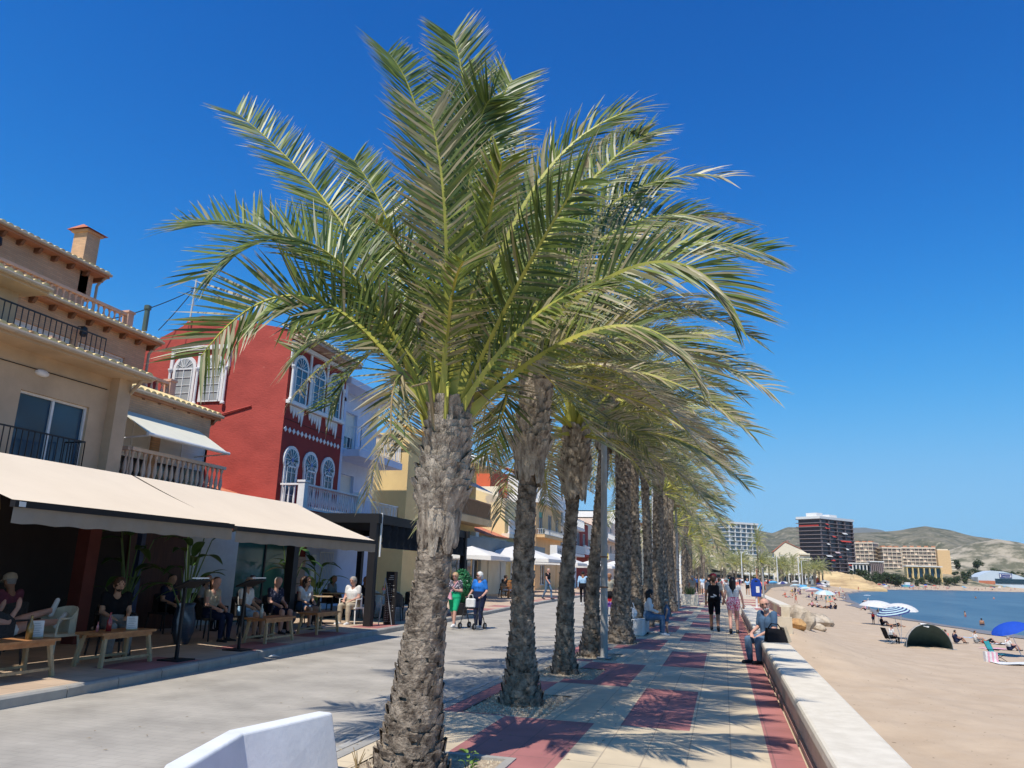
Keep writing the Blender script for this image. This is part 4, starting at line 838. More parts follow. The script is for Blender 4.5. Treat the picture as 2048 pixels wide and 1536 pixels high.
# ---- peeling yellow house, red tile lean-to
G_ = thing('peeling_house', 'faded yellow house whose side wall paint is peeling in grey patches', 'house'); b = MB()
pr = [(-15.3, 0), (-15.3, 6.8), (-19.5, 8.0), (-24, 7.2), (-24, 0)]
b.prism([(x, 53.5, z) for x, z in pr], (0, 7, 0)); b.build('wall', M_peel, G_); b = MB(); b.box(-15.5, -14.9, 53.4, 60.4, 4.0, 4.3); s_ = b.build('balcony', M_cream, G_)
balustrade(s_, (-15.0, 53.5, 4.3), (-15.0, 60.3, 4.3), 1.0, M_trim, .22, .06, posts=False)
b = MB(); tileroof(b, -18.6, -14.9, 47.5, 53.4, 3.9, 5.2); g2 = b.build('lean_to_roof', M_tiler); b = MB(); b.box(-18.6, -15.1, 47.5, 53.4, 0, 3.85); b.build('wall', M_cream, g2); tag(g2, 'low roof of bright red tiles below the peeling yellow wall', 'lean-to')
H_ = thing('tall_red_house', 'tall orange red house rising behind the peeling yellow house', 'house'); b = MB()
b.prism([(-19, 61.5, 0), (-19, 61.5, 10.3), (-22.2, 61.5, 10.9), (-23.6, 61.5, 10.4), (-23.6, 61.5, 11.9), (-25.4, 61.5, 11.9), (-25.4, 61.5, 10.4), (-32, 61.5, 10.4), (-32, 61.5, 0)], (0, 9, 0)); b.build('wall', M_orange, H_)
b = MB(); b.box(-23, -18.2, 61.3, 61.45, 0, 8.6); b.build('lower_wall', M_cream, H_); b = MB(); tileroof(b, -25.5, -23.4, 61.4, 63.5, 11.95, 12.1); b.build('roof', M_tiler, H_)
aerial((-22.5, 60, 10.6), 'tiny tv aerial on the roof of the tall orange red house', 1.0)
t = thing('solar_tank', 'white solar water tank on the tall orange red house roof', 'water tank', (-20.3, 61.8, 10.6)); b = MB(); b.tube([(-.8, 0, .5), (.8, 0, .5)], .28, 12); b.build('tank', M_trim, t); b = MB(); b.prism([(-.8, -.4, 0), (.8, -.4, 0), (.8, .3, .5), (-.8, .3, .5)], (0, .04, -.05)); b.build('solar_panel', M_glassb, t)
# ---- further fronts in the terrace row
def simple_house(name, label, y0, y1, xf, zt, wm, wins, gm=M_glass, balc=None, balm=None, roofm=None, para=None):
    t = thing(name, label, 'house'); b = MB(); facade(b, (xf, y0), UY, NX, y1 - y0, 0, zt, [w[:4] for w in wins])
    b.quad((xf, y0, 0), (xf - 9, y0, 0), (xf - 9, y0, zt), (xf, y0, zt)); b.quad((xf, y1, 0), (xf - 9, y1, 0), (xf - 9, y1, zt), (xf, y1, zt)); b.box(xf - 9, xf - .02, y0, y1, zt - .15, zt)
    b.build('wall', wm, t)
    for w in wins: window(t, (xf, y0), UY, NX, w[:4], w[4] if len(w) > 4 else 'glass', 2, 1)
    for (z, pr_, h) in (balc or []):
        b = MB(); b.box(xf, xf + pr_, y0 + .2, y1 - .2, z - .25, z); s = b.build('balcony', wm, t)
        if balm == 'b': balustrade(s, (xf + pr_ - .1, y0 + .3, z), (xf + pr_ - .1, y1 - .3, z), h, M_trim, .24, .07, posts=True)
        else: railing(s, [(xf, y0 + .3), (xf + pr_ - .06, y0 + .3), (xf + pr_ - .06, y1 - .3)], z, h, balm or M_frame, .16, .012)
    if roofm: b = MB(); tileroof(b, xf - 3, xf + .5, y0 - .1, y1 + .1, zt + .05, zt + 1.2); b.build('roof', roofm, t)
    return t
I_ = simple_house('ochre_house', 'ochre house with green shuttered window and white parapet terrace', 66, 77, -16.0, 7.7, M_ochre, [(1.2, 2.8, 5.2, 7.0), (5.0, 6.6, 5.2, 7.0), (8.4, 9.8, 5.2, 7.0), (2, 4, .5, 2.8)], balc=[(4.9, .8, .5)])
b = MB(); b.box(-20, -15.6, 65.8, 77.2, 7.7, 8.05); b.build('parapet', M_whitew, I_); balustrade(I_, (-15.75, 66, 8.05), (-15.75, 77, 8.05), 1.1, M_trim, .4, .09, posts=True)
b = MB(); b.box(-24, -18, 67, 76, 7.8, 10.4); b.build('attic_storey', M_whitew, I_); b = MB(); tileroof(b, -21, -17.6, 66.6, 76.4, 10.4, 11.6); b.build('roof', M_tiler, I_)
for w in ((1.2, 2.8),): b = MB(); obx(b, (-16.0, 66), UY, NX, 1.2, 2.8, 6.5, 7.0, -.1, -.03); b.build('green_blind', P('green', (.12, .35, .25), rough=.6), I_)
simple_house('terrace_house', 'white terraced house with sloping top storey beyond the ochre house', 77.2, 88, -16.4, 9.5, M_whitew, [(1, 3, 4, 6), (5, 7, 4, 6), (8, 9.5, 4, 6), (1, 3, 6.8, 8.6), (5, 7, 6.8, 8.6)], balc=[(3.7, 1, .9), (6.6, 1, .9)])
simple_house('terrace_house', 'maroon fronted house with white balustrade balcony along the street', 88.2, 97, -16.6, 7.6, M_reds, [(1, 3, 4.2, 6.4), (5, 7, 4.2, 6.4)], balc=[(3.8, 1.2, .95)], balm='b', roofm=M_tiler)
simple_house('terrace_house', 'cream house with yellow railings past the maroon fronted house', 97.2, 109, -16.8, 8.0, M_cream, [(1, 3, 4, 6), (5, 7, 4, 6), (8, 10, 4, 6)], balc=[(3.6, 1.2, .95)], balm=P('yellow_rail', (.85, .65, .12), rough=.5))
simple_house('terrace_house', 'pale pink house far down the row of seafront houses', 109.2, 124, -16.8, 9.6, mat('pinkish', (.72, .56, .46), rough=.9, world=True), [(1, 3, 4, 6), (5, 7, 4, 6), (9, 11, 4, 6), (1, 3, 7, 8.8), (5, 7, 7, 8.8), (9, 11, 7, 8.8)], balc=[(3.7, 1, .9), (6.6, 1, .9)])
simple_house('terrace_house', 'white four-storey block seen between the farther palm trunks', 124.2, 142, -15.5, 11.8, M_whitew, [(1, 3, 4, 6), (5, 7, 4, 6), (9, 11, 4, 6), (13, 15, 4, 6), (1, 3, 7, 8.8), (5, 7, 7, 8.8), (9, 11, 7, 8.8), (13, 15, 7, 8.8)], balc=[(3.7, 1, .9), (6.6, 1, .9), (9.4, 1, .9)])
simple_house('terrace_house', 'cream block with tiled roof closing the far end of the row', 142.5, 170, -13.5, 10.5, M_cream, [(2 + 4 * k, 4 + 4 * k, 4, 6) for k in range(6)] + [(2 + 4 * k, 4 + 4 * k, 7, 8.8) for k in range(6)], balc=[(3.7, 1, .9), (6.7, 1, .9)], roofm=M_tiler)
simple_house('terrace_house', 'white seafront block with blue grey balconies behind the farthest palms', 172, 205, -9, 11, M_whitew, [(2 + 5 * k, 4.5 + 5 * k, 4, 6) for k in range(6)] + [(2 + 5 * k, 4.5 + 5 * k, 7, 8.8) for k in range(6)], balc=[(3.7, 1, .9), (6.7, 1, .9)])
# ---------------------------------------------------------------- people
SKIN = {'a': P('skin', (0.52, 0.30, 0.20), rough=.55, scale=9), 'b': P('skin_tan', (0.36, 0.18, 0.105), rough=.55, scale=9), 'c': P('skin_pink', (0.60, 0.33, 0.25), rough=.55, scale=9)}
def cloth(name, c, c2=None, **k): return mat('cloth_' + name, c, c2 or tuple(v * .75 for v in c), rough=.9, spec=.15, **dict(dict(scale=6, bump=.3, bscale=12), **k))
CL = {'black': cloth('black', (.014, .014, .018)), 'navy': cloth('navy', (.02, .028, .07)), 'denim': cloth('denim', (.085, .15, .25)), 'jeans': cloth('jeans', (.12, .20, .31)), 'white': cloth('white', (.78, .77, .75)), 'grey': cloth('grey', (.30, .31, .31)),
      'lightblue': cloth('lightblue', (.36, .56, .78)), 'blue': cloth('blue', (.03, .19, .62)), 'green': cloth('green', (.02, .42, .20)), 'red': cloth('red', (.55, .03, .04)), 'coral': cloth('coral', (.80, .24, .18)), 'pink': cloth('pink', (.80, .42, .50)),
      'pinkprint': cloth('pinkprint', (.88, .62, .66), (.62, .07, .16), scale=22, lo=.46, hi=.52), 'floral': cloth('floral', (.06, .06, .08), (.55, .5, .55), scale=24, lo=.42, hi=.47), 'navyfloral': cloth('navyfloral', (.03, .035, .07), (.3, .3, .36), scale=22, lo=.36, hi=.42),
      'plum': cloth('plum', (.20, .06, .09)), 'beige': cloth('beige', (.52, .44, .33)), 'teal': cloth('teal', (.05, .36, .38)), 'khaki': cloth('khaki', (.34, .33, .28)), 'yellow': cloth('yellow', (.8, .6, .12)), 'purple': cloth('purple', (.2, .1, .38)), 'maroon': cloth('maroon', (.16, .02, .035))}
HAIR = {'black': mat('hair_black', (.012, .010, .010), rough=.45, scale=30), 'brown': mat('hair_brown', (.07, .035, .02), rough=.5, scale=30), 'blond': mat('hair_blond', (.52, .36, .19), (.36, .23, .11), rough=.5, scale=30), 'white': mat('hair_white', (.74, .72, .68), rough=.6, scale=30), 'grey': mat('hair_grey', (.34, .32, .30), rough=.6, scale=30)}
M_shoe = P('shoe_dark', (.03, .03, .035), rough=.5); M_shoew = P('shoe_white', (.7, .7, .7), rough=.5)
def skeleton(pose, female=False, **ov):
    s = -1, 1; J = {}
    if pose in ('stand', 'walk', 'bend'):
        J.update(pel=(0, 0, .93), che=(0, 0, 1.24), nek=(0, 0, 1.43), hed=(0, .025, 1.565))
        for i, q in zip('LR', s):
            J['hip' + i] = (.09 * q, 0, .90); J['kne' + i] = (.10 * q, .02, .49); J['ank' + i] = (.10 * q, -.02, .085); J['toe' + i] = (.12 * q, .15, .035)
            J['sho' + i] = (.175 * q, 0, 1.385); J['elb' + i] = (.225 * q, -.03, 1.12); J['wri' + i] = (.235 * q, .05, .88); J['han' + i] = (.235 * q, .075, .80)
        if pose == 'walk':
            J.update(kneL=(-.10, .16, .51), ankL=(-.10, .20, .10), toeL=(-.11, .36, .06), kneR=(.10, -.06, .50), ankR=(.10, -.26, .13), toeR=(.11, -.12, .04))
            J.update(elbR=(.22, .05, 1.12), wriR=(.21, .20, .93), hanR=(.20, .25, .87), elbL=(-.23, -.10, 1.13), wriL=(-.24, -.08, .89), hanL=(-.24, -.07, .81))
        if pose == 'bend':
            J.update(che=(0, .28, 1.08), nek=(0, .46, 1.10), hed=(0, .58, 1.10))
            for i, q in zip('LR', s): J['sho' + i] = (.17 * q, .42, 1.10); J['elb' + i] = (.2 * q, .46, .83); J['wri' + i] = (.16 * q, .52, .60); J['han' + i] = (.15 * q, .54, .52)
    elif pose == 'sit':
        J.update(pel=(0, 0, .53), che=(0, .03, .84), nek=(0, .05, 1.03), hed=(0, .09, 1.165))
        for i, q in zip('LR', s):
            J['hip' + i] = (.09 * q, .02, .52); J['kne' + i] = (.13 * q, .43, .51); J['ank' + i] = (.13 * q, .42, .085); J['toe' + i] = (.15 * q, .58, .035)
            J['sho' + i] = (.175 * q, .04, .985); J['elb' + i] = (.22 * q, .08, .73); J['wri' + i] = (.13 * q, .28, .66); J['han' + i] = (.09 * q, .34, .63)
    elif pose == 'ground':
        J.update(pel=(0, 0, .13), che=(0, -.08, .43), nek=(0, -.06, .62), hed=(0, -.02, .755))
        for i, q in zip('LR', s):
            J['hip' + i] = (.09 * q, .02, .13); J['kne' + i] = (.14 * q, .38, .40); J['ank' + i] = (.13 * q, .62, .08); J['toe' + i] = (.14 * q, .78, .06)
            J['sho' + i] = (.175 * q, -.06, .575); J['elb' + i] = (.24 * q, .06, .36); J['wri' + i] = (.16 * q, .28, .38); J['han' + i] = (.13 * q, .34, .37)
    elif pose == 'lie':
        J.update(pel=(0, 0, .12), che=(0, -.32, .14), nek=(0, -.50, .15), hed=(0, -.62, .17))
        for i, q in zip('LR', s):
            J['hip' + i] = (.09 * q, .02, .11); J['kne' + i] = (.12 * q, .45, .16 if q > 0 else .34); J['ank' + i] = (.12 * q, .82 if q > 0 else .62, .07); J['toe' + i] = (.15 * q, .95 if q > 0 else .78, .10)
            J['sho' + i] = (.175 * q, -.45, .12); J['elb' + i] = (.28 * q, -.24, .08); J['wri' + i] = (.25 * q, 0, .08); J['han' + i] = (.24 * q, .07, .07)
    J = {k: Vector(v) for k, v in J.items()}
    for k, v in ov.items(): J[k] = Vector(v)
    return J
def segments(J, legs=2.0, arms=.5, female=False, fat=1.0, fingers=False, top=True):
    S = []; a = S.append; W_ = .92 if female else 1.0
    up = (J['nek'] - J['pel']).normalized(); sh = (J['shoR'] - J['shoL']).normalized(); fwd = up.cross(sh)
    T = 'top' if top else 'skin'
    mid = J['pel'].lerp(J['che'], .5)
    for q in (-1, 1):
        a((J['pel'] + sh * .065 * q, mid + sh * .05 * q, .115 * fat * (1.06 if female else 1), .105 * fat * W_, 'bottom' if legs >= 0 else 'skin', 'hipseg'))
        a((mid + sh * .05 * q, J['che'] + sh * .075 * q, .105 * fat * W_, .115 * W_ * (fat + 1) / 2, T, 'torso'))
        a((J['che'] + sh * .075 * q + up * .02, J['che'] + sh * .12 * q + up * .12, .10 * W_, .055, T, 'torso'))
    if female:
        for q in (-1, 1): a((J['che'] + sh * .065 * q + fwd * .07, J['che'] + sh * .065 * q + fwd * .085 - up * .01, .06, .055, T, 'torso'))
    a((J['che'] + up * .13, J['nek'] + up * .02, .06, .052, 'skin', 'neck'))
    hd = (J['hed'] - J['nek']).normalized(); hf = Vector((0, 1, 0)) if 'face' not in J else J['face'].normalized()
    a((J['nek'], J['hed'] - hd * .02, .052, .060, 'skin', 'neck')); a((J['hed'] - hd * .045 + hf * .02, J['hed'] + hd * .03, .074, .095, 'head', 'head')); a((J['hed'] - hd * .085 + hf * .05, J['hed'] - hd * .06 + hf * .06, .035, .04, 'skin', 'head'))
    a((J['hed'] - hd * .02 + hf * .098, J['hed'] - hd * .035 + hf * .112, .010, .014, 'skin', 'head'))
    for q in (-1, 1): sx = hd.cross(hf) * q; a((J['hed'] - hd * .01 + sx * .092, J['hed'] - hd * .04 + sx * .09, .016, .012, 'skin', 'head'))
    for i in 'LR':
        h, k, n, t = J['hip' + i], J['kne' + i], J['ank' + i], J['toe' + i]; f = .93 if female else 1
        c1 = min(max(legs, .0), 1.0)
        th = h.lerp(k, max(c1, .15)); r0, r1 = .092 * fat * (1.05 if female else 1), .060
        a((h, th, r0, r0 + (r1 - r0) * max(c1, .15), 'bottom', 'leg'))
        if c1 < 1: a((th, k, r0 + (r1 - r0) * max(c1, .15), r1, 'skin', 'leg'))
        cr = 'bottom' if legs > 1.2 else 'skin'; m = k.lerp(n, .35); a((k, m, .056, .060 * f, cr, 'leg')); a((m, n, .060 * f, .038, cr, 'leg'))
        a((n, n + Vector((0, 0, -.02)), .042, .042, 'shoe', 'foot')); a((n + (t - n) * -.15 + Vector((0, 0, -.045)), t, .040, .034, 'shoe', 'foot'))
        s_, e, w, hn = J['sho' + i], J['elb' + i], J['wri' + i], J['han' + i]
        up_ = T if arms > 0 else 'skin'; c2 = min(arms, 1.0) if arms > 0 else 0
        a((s_, s_.lerp(e, max(c2, .12)), .062, .048, up_, 'arm'))
        if c2 < 1: a((s_.lerp(e, max(c2, .12)), e, .047 * f, .039, 'skin', 'arm'))
        a((e, w, .040, .027, T if arms > 1.2 else 'skin', 'arm')); 
        if fingers:
            d = (hn - w).normalized(); sd = d.cross(Vector((0, 0, 1))); sd = sd.normalized() if sd.length > .1 else Vector((0, 1, 0)); dn = d.cross(sd)
            a((w, w + d * .06, .024, .026, 'skin', 'hand')); 
            for j in (-1, 1): a((w + d * .02 + sd * .012 * j, w + d * .075 + sd * .022 * j, .018, .015, 'skin', 'hand'))
            for j, ln in enumerate((.062, .075, .070, .055)):
                o = w + d * .085 + sd * (.030 - .020 * j); c = Vector((0, 0, -1)) * .25 - dn * .2
                p1 = o + (d + c * .3).normalized() * ln * .5; p2 = p1 + (d + c * 1.4).normalized() * ln * .45; a((o, p1, .0095, .009, 'skin', 'hand')); a((p1, p2, .009, .0075, 'skin', 'hand'))
            o = w + d * .03 + sd * .03; a((o, o + (d * .6 + sd * .8) * .045, .012, .010, 'skin', 'hand')); a((o + (d * .6 + sd * .8) * .045, o + (d * .6 + sd * .8) * .045 + d * .03, .010, .008, 'skin', 'hand'))
        else: a((w, hn, .030, .034, 'skin', 'hand')); a((hn, hn + (hn - w).normalized() * .05, .028, .016, 'skin', 'hand'))
    return S
def remesh(segs, voxel, infl=0.0, smooth=2):
    b = MB()
    for s in segs:
        A_, B2, ra, rb = s[0], s[1], s[2] + infl, s[3] + infl
        if (B2 - A_).length > .004: b.tube([A_, B2], [ra, rb], 12)
        b.sphere(A_, ra, 12); b.sphere(B2, rb, 12)
    me = bpy.data.meshes.new('tmp'); me.from_pydata(b.v, [], b.f); o = bpy.data.objects.new('tmp', me); SC.collection.objects.link(o)
    m = o.modifiers.new('r', 'REMESH'); m.mode = 'VOXEL'; m.voxel_size = voxel; m.use_smooth_shade = True
    if smooth: q = o.modifiers.new('s', 'SMOOTH'); q.iterations = smooth; q.factor = .5
    dg = bpy.context.evaluated_depsgraph_get(); r = bpy.data.meshes.new_from_object(o.evaluated_get(dg)); bpy.data.objects.remove(o); bpy.data.meshes.remove(me); return r
def paint(me, segs, order, hairline=None):
    n = len(me.polygons); c = np.empty(n * 3); me.polygons.foreach_get('center', c); c = c.reshape(-1, 3); best = np.full(n, 1e9); idx = np.zeros(n, int)
    for s in segs:
        a, b2 = np.array(s[0]), np.array(s[1]); d = b2 - a; L = d.dot(d) or 1e-9; t = np.clip(((c - a) @ d) / L, 0, 1)
        dist = np.linalg.norm(c - a - t[:, None] * d, axis=1) - (s[2] + (s[3] - s[2]) * t); m = dist < best - 1e-5; best[m] = dist[m]
        idx[m] = order.index(s[4]) if s[4] in order else 0
        if s[4] == 'head' and hairline is not None:
            hc, hf, hd, drop = hairline; r = c - np.array(hc); f = (r @ np.array(hf)); u = (r @ np.array(hd)); hairy = (u > .055 + .9 * np.maximum(f, -.04)) | ((f < -.01) & (u > drop)); idx[m & hairy] = order.index('hair')
    me.polygons.foreach_set('material_index', idx.astype(np.int32))
def finish(me, name, mats, parent=None):
    me.name = name; ix = np.zeros(len(me.polygons), np.int32); me.polygons.foreach_get('material_index', ix); me.materials.clear()
    for m in (mats if isinstance(mats, (list, tuple)) else [mats]): me.materials.append(m)
    me.polygons.foreach_set('material_index', ix)
    o = bpy.data.objects.new(name, me); SC.collection.objects.link(o)
    if parent: o.parent = parent
    return o
def person(label, loc, rz, pose='stand', H=1.72, skin='a', top='white', bottom='navy', hair='brown', shoe=None, legs=2.0, arms=.5, female=False, fat=1.0, near=False, voxel=None, longhair=0, bald=False, hat=None, group=None, face=None, beard=None, glasses=False, **ov):
    J = skeleton(pose, female, **ov); k = H / 1.70
    if face: J['face'] = Vector(face)
    S = segments(J, legs, arms, female, fat, fingers=near); hd = (J['hed'] - J['nek']).normalized(); hf = J.get('face', Vector((0, 1, 0))).normalized(); hc = J['hed']; sx = hd.cross(hf)
    order = ['skin', 'top', 'bottom', 'shoe', 'hair']; vx = voxel or (.011 if near else .026)
    if near:
        t = thing('person', label, 'person', loc, rz, group); t.scale = (k, k, k)
        me = remesh(S, vx, 0, 2); paint(me, S, order, None if (bald or longhair) else None); body = finish(me, 'body', [SKIN[skin], CL[top] if top else SKIN[skin], CL[bottom], shoe or M_shoe, SKIN[skin]], t)
        tp = [s for s in S if s[4] == 'top']; bt = [s for s in S if s[4] == 'bottom']
        if tp: finish(remesh(tp, .014, .012, 1), 'shirt', CL[top], t)
        if bt: finish(remesh(bt, .014, .014, 1), 'trousers' if legs > 1.2 else 'shorts', CL[bottom], t)
        for i in (0, 1):
            sh_ = [s for s in S if s[5] == 'foot'][i * 2:i * 2 + 2]; finish(remesh(sh_, .011, .010, 1), 'shoe', shoe or M_shoe, t)
        if not bald:
            hs = [(hc + hd * .02 - hf * .015, hc + hd * .035 - hf * .01, .100, .098, 'hair', 'h'), (hc - hf * .04 - hd * .04, hc - hf * .03, .075, .09, 'hair', 'h')]
            if longhair:
                hs += [(hc - hf * .05, hc - hf * .07 - Vector((0, 0, longhair)), .095, .055, 'hair', 'h')] + [(hc + sx * q * .05 - hf * .04, hc + sx * q * .06 - hf * .06 - Vector((0, 0, longhair * .85)), .055, .035, 'hair', 'h') for q in (-1, 1)]
            finish(remesh(hs, .012, .004, 1), 'hair', HAIR[hair], t)
        if beard: finish(remesh([(hc - hd * .075 + hf * .055, hc - hd * .095 + hf * .06, .045, .030, 'h', 'h')] + [(hc - hd * .05 + hf * .03 + sx * q * .06, hc - hd * .085 + hf * .055 + sx * q * .03, .018, .024, 'h', 'h') for q in (-1, 1)], .010, 0, 1), 'beard', HAIR[beard], t)
        b = MB()
        if glasses:
            for q in (-1, 1): p = hc + hd * .012 + hf * .098 + sx * q * .034; b.sphere(p, .024, 10, sz=(1, .45, .75))
            b.bar(hc + hd * .018 + hf * .104 - sx * .012, hc + hd * .018 + hf * .104 + sx * .012, .006)
            for q in (-1, 1): b.bar(hc + hd * .016 + hf * .09 + sx * q * .055, hc + hd * .01 + sx * q * .1, .005)
            b.build('sunglasses', M_black, t)
        else:
            for q in (-1, 1): b = MB(); b.sphere(hc + hd * .012 + hf * .090 + sx * q * .033, .011, 8); b.build('eye', M_black, t)
        b = MB(); b.tube([hc - hd * .055 + hf * .093 - sx * .022, hc - hd * .058 + hf * .101, hc - hd * .055 + hf * .093 + sx * .022], [.003, .006, .003], 6); b.build('mouth', cloth('lips', (.42, .13, .11)), t)
    else:
        me = remesh(S, vx, .004, 1); paint(me, S, order, None if bald else (hc, hf, hd, -.05)); t = finish(me, 'person', [SKIN[skin], CL[top] if top else SKIN[skin], CL[bottom], shoe or M_shoe, HAIR[hair]]); t.location = loc; t.rotation_euler = (0, 0, rz); t.scale = (k, k, k); tag(t, label, 'person', group)
        if longhair: finish(remesh([(hc - hf * .04, hc - hf * .07 - Vector((0, 0, longhair)), .095, .05, 'h', 'h')], .025, 0, 1), 'hair', HAIR[hair], t)
    if hat:
        b = MB(); n0 = len(b.v); b.lathe([(.105, 0), (.108, .03), (.095, .085), (.05, .115), (.005, .12)], (0, 0, .03), 14)
        if hat[1]: b.lathe([(.10, .03), (.19, .02), (.19, .026), (.10, .04)], (0, 0, 0), 16)
        else: b.prism([(-.07, .08, .045), (.07, .08, .045), (.05, .19, .03), (-.05, .19, .03)], (0, 0, .012))
        zax = hd; yax = (hf - hd * hf.dot(hd)).normalized(); xax = yax.cross(zax)
        b.xf(Matrix([[xax.x, yax.x, zax.x, hc.x], [xax.y, yax.y, zax.y, hc.y], [xax.z, yax.z, zax.z, hc.z], [0, 0, 0, 1]])); b.build('hat' if hat[1] else 'cap', CL[hat[0]], t, smooth=False)
    return t
PI = math.pi
# seated man with white beard on the wall, turned to the camera
man = person('bald man with white beard and sunglasses in denim shirt sitting on the sea wall', (0.84, 16.62, -.06), 2.3, 'sit', 1.72, 'c', 'denim', 'jeans', 'white', M_shoe, 2, .75, near=True, fat=1.12, bald=True, beard='white', glasses=True, face=(-.7, .7, .0),
       kneL=(-.10, .40, .50), ankL=(-.06, .36, .12), toeL=(-.06, .50, .08), kneR=(.16, .42, .50), ankR=(.14, .40, .12), toeR=(.16, .55, .08), wriL=(-.08, .32, .60), hanL=(-.03, .38, .56), wriR=(.14, .34, .62), hanR=(.08, .39, .58))
t = thing('shoulder_bag', 'black bag with pale flap resting on the wall beside the bearded man', 'bag', (.92, 16.0, .45), .3)
b = MB(); b.add([(-.2, -.1, 0), (.2, -.1, 0), (.2, .1, 0), (-.2, .1, 0), (-.17, -.07, .24), (.14, -.07, .22), (.14, .07, .24), (-.17, .07, .26)], [(0, 3, 2, 1), (4, 5, 6, 7), (0, 1, 5, 4), (1, 2, 6, 5), (2, 3, 7, 6), (3, 0, 4, 7)]); b.build('body', CL['black'], t)
b = MB(); b.prism([(.2, -.12, 0), (.26, -.12, .02), (.17, -.12, .30), (.12, -.12, .28)], (0, .24, 0)); b.build('flap', CL['beige'], t); b = MB(); b.tube([(-.15, 0, .24), (-.08, 0, .34), (.05, 0, .33), (.12, 0, .23)], .012, 6); b.build('strap', CL['black'], t)
# couple walking away hand in hand
m = person('man with black backpack and black shorts walking away hand in hand', (-.33, 25.4, 0), 0, 'walk', 1.74, 'b', 'grey', 'black', 'brown', M_shoe, .95, .6, near=True, fat=1.0, hat=('maroon', 0), elbR=(.25, -.02, 1.13), wriR=(.31, -.02, .90), hanR=(.34, -.02, .83))
b = MB(); b.box(-.165, .165, -.29, -.125, .93, 1.36); bp = b.build('backpack', CL['black'], m); md = bp.modifiers.new('b', 'BEVEL'); md.width = .05; md.segments = 3
b = MB(); b.prism([(-.09, -.293, 1.0), (.02, -.293, 1.0), (.02, -.293, 1.03), (-.09, -.293, 1.03)], (0, -.003, 0)); b.prism([(.0, -.293, 1.04), (.07, -.293, 1.02), (.09, -.293, 1.05), (.03, -.293, 1.09), (-.02, -.293, 1.10)], (0, -.003, 0)); b.build('white_emblem', CL['white'], bp)
b = MB()
for q in (-1, 1): b.tube([(.09 * q, -.14, 1.32), (.10 * q, -.02, 1.44), (.11 * q, .12, 1.34), (.12 * q, .10, 1.1), (.13 * q, -.12, 1.0)], .018, 6)
b.build('shoulder_straps', CL['black'], bp)
person('woman with long black hair, white top and pink patterned shorts walking hand in hand', (.24, 24.6, 0), 0, 'walk', 1.66, 'c', 'white', 'pinkprint', 'black', M_shoe, .35, .2, near=True, female=True, fat=1.1, longhair=.46, elbL=(-.26, -.02, 1.12), wriL=(-.30, .12, .93), hanL=(-.31, .2, .86), elbR=(.26, -.06, 1.12), wriR=(.30, .0, .88), hanR=(.30, .03, .80),
       kneL=(-.10, -.04, .50), ankL=(-.10, -.22, .12), toeL=(-.11, -.08, .04), kneR=(.10, .12, .50), ankR=(.10, .14, .085), toeR=(.11, .30, .04))
# two elderly women on the road
w = person('blond woman in green shorts with pink shoulder bag walking beside the walker', (-7.56, 21.4, 0), PI - .1, 'walk', 1.56, 'c', 'floral', 'green', 'blond', M_shoew, .9, .6, near=True, female=True, fat=1.15, glasses=True, elbL=(-.24, .02, 1.12), wriL=(-.08, .18, 1.15), hanL=(-.03, .2, 1.2))
b = MB(); b.add([(-.12, -.04, 0), (.12, -.04, 0), (.12, .04, 0), (-.12, .04, 0), (-.08, -.03, .22), (.08, -.03, .22), (.08, .03, .22), (-.08, .03, .22)], [(0, 3, 2, 1), (4, 5, 6, 7), (0, 1, 5, 4), (1, 2, 6, 5), (2, 3, 7, 6), (3, 0, 4, 7)]); b.xf(Matrix.Translation((.12, .2, .86))); b.tube([(.06, .2, 1.06), (-.02, .16, 1.25), (-.1, .02, 1.43), (-.02, -.1, 1.3)], .014, 6); b.build('pink_bag', CL['pink'], w)
person('white haired woman in blue shirt and dark trousers pushing a wheeled walker', (-6.92, 21.75, 0), PI - .25, 'stand', 1.60, 'c', 'blue', 'navy', 'white', M_shoew, 2, .7, near=True, female=True, fat=1.3, glasses=True, face=(.5, .85, 0), elbL=(-.26, .0, 1.10), wriL=(-.24, .26, .94), hanL=(-.23, .33, .92), elbR=(.27, 0, 1.1), wriR=(.24, .26, .94), hanR=(.23, .33, .92), kneL=(-.1, .06, .49), ankL=(-.1, .06, .085), toeL=(-.12, .22, .035))
t = thing('walker', 'black wheeled walker with white handbag in front of the woman in blue', 'walker', (-6.98, 21.3, 0), PI - .25)
b = MB()
for q in (-1, 1):
    x = .24 * q; b.tube([(x, -.12, .90), (x, -.05, .88), (x, .02, .6), (x, .22, .14)], .014, 6); b.tube([(x, .02, .6), (x * 1.1, -.2, .3), (x * 1.1, -.28, .12)], .014, 6)
b.tube([(-.24, .02, .56), (.24, .02, .56)], .014, 6); b.tube([(-.24, .1, .4), (.24, .1, .4)], .012, 6); b.build('frame', M_dark, t); b = MB(); b.box(-.22, .22, -.05, .18, .55, .58); b.build('seat', CL['black'], t)
for (x, y) in ((-.24, .24), (.24, .24), (-.265, -.28), (.265, -.28)):
    b = MB(); b.tube([(x - .018, y, .09), (x + .018, y, .09)], .09, 14); wq = b.build('wheel', M_black, t); b = MB(); b.tube([(x - .02, y, .09), (x + .02, y, .09)], .045, 10); b.build('rim', M_grey, wq)
t = thing('handbag', 'white handbag resting on the seat of the walker', 'bag', (-7.0, 21.2, .58)); b = MB(); b.box(-.14, .14, -.06, .06, 0, .26); b.build('body', CL['white'], t).modifiers.new('b', 'BEVEL').width = .03; b = MB(); b.tube([(-.07, 0, .26), (-.05, 0, .36), (.05, 0, .36), (.07, 0, .26)], .01, 6); b.build('handle', CL['white'], t)
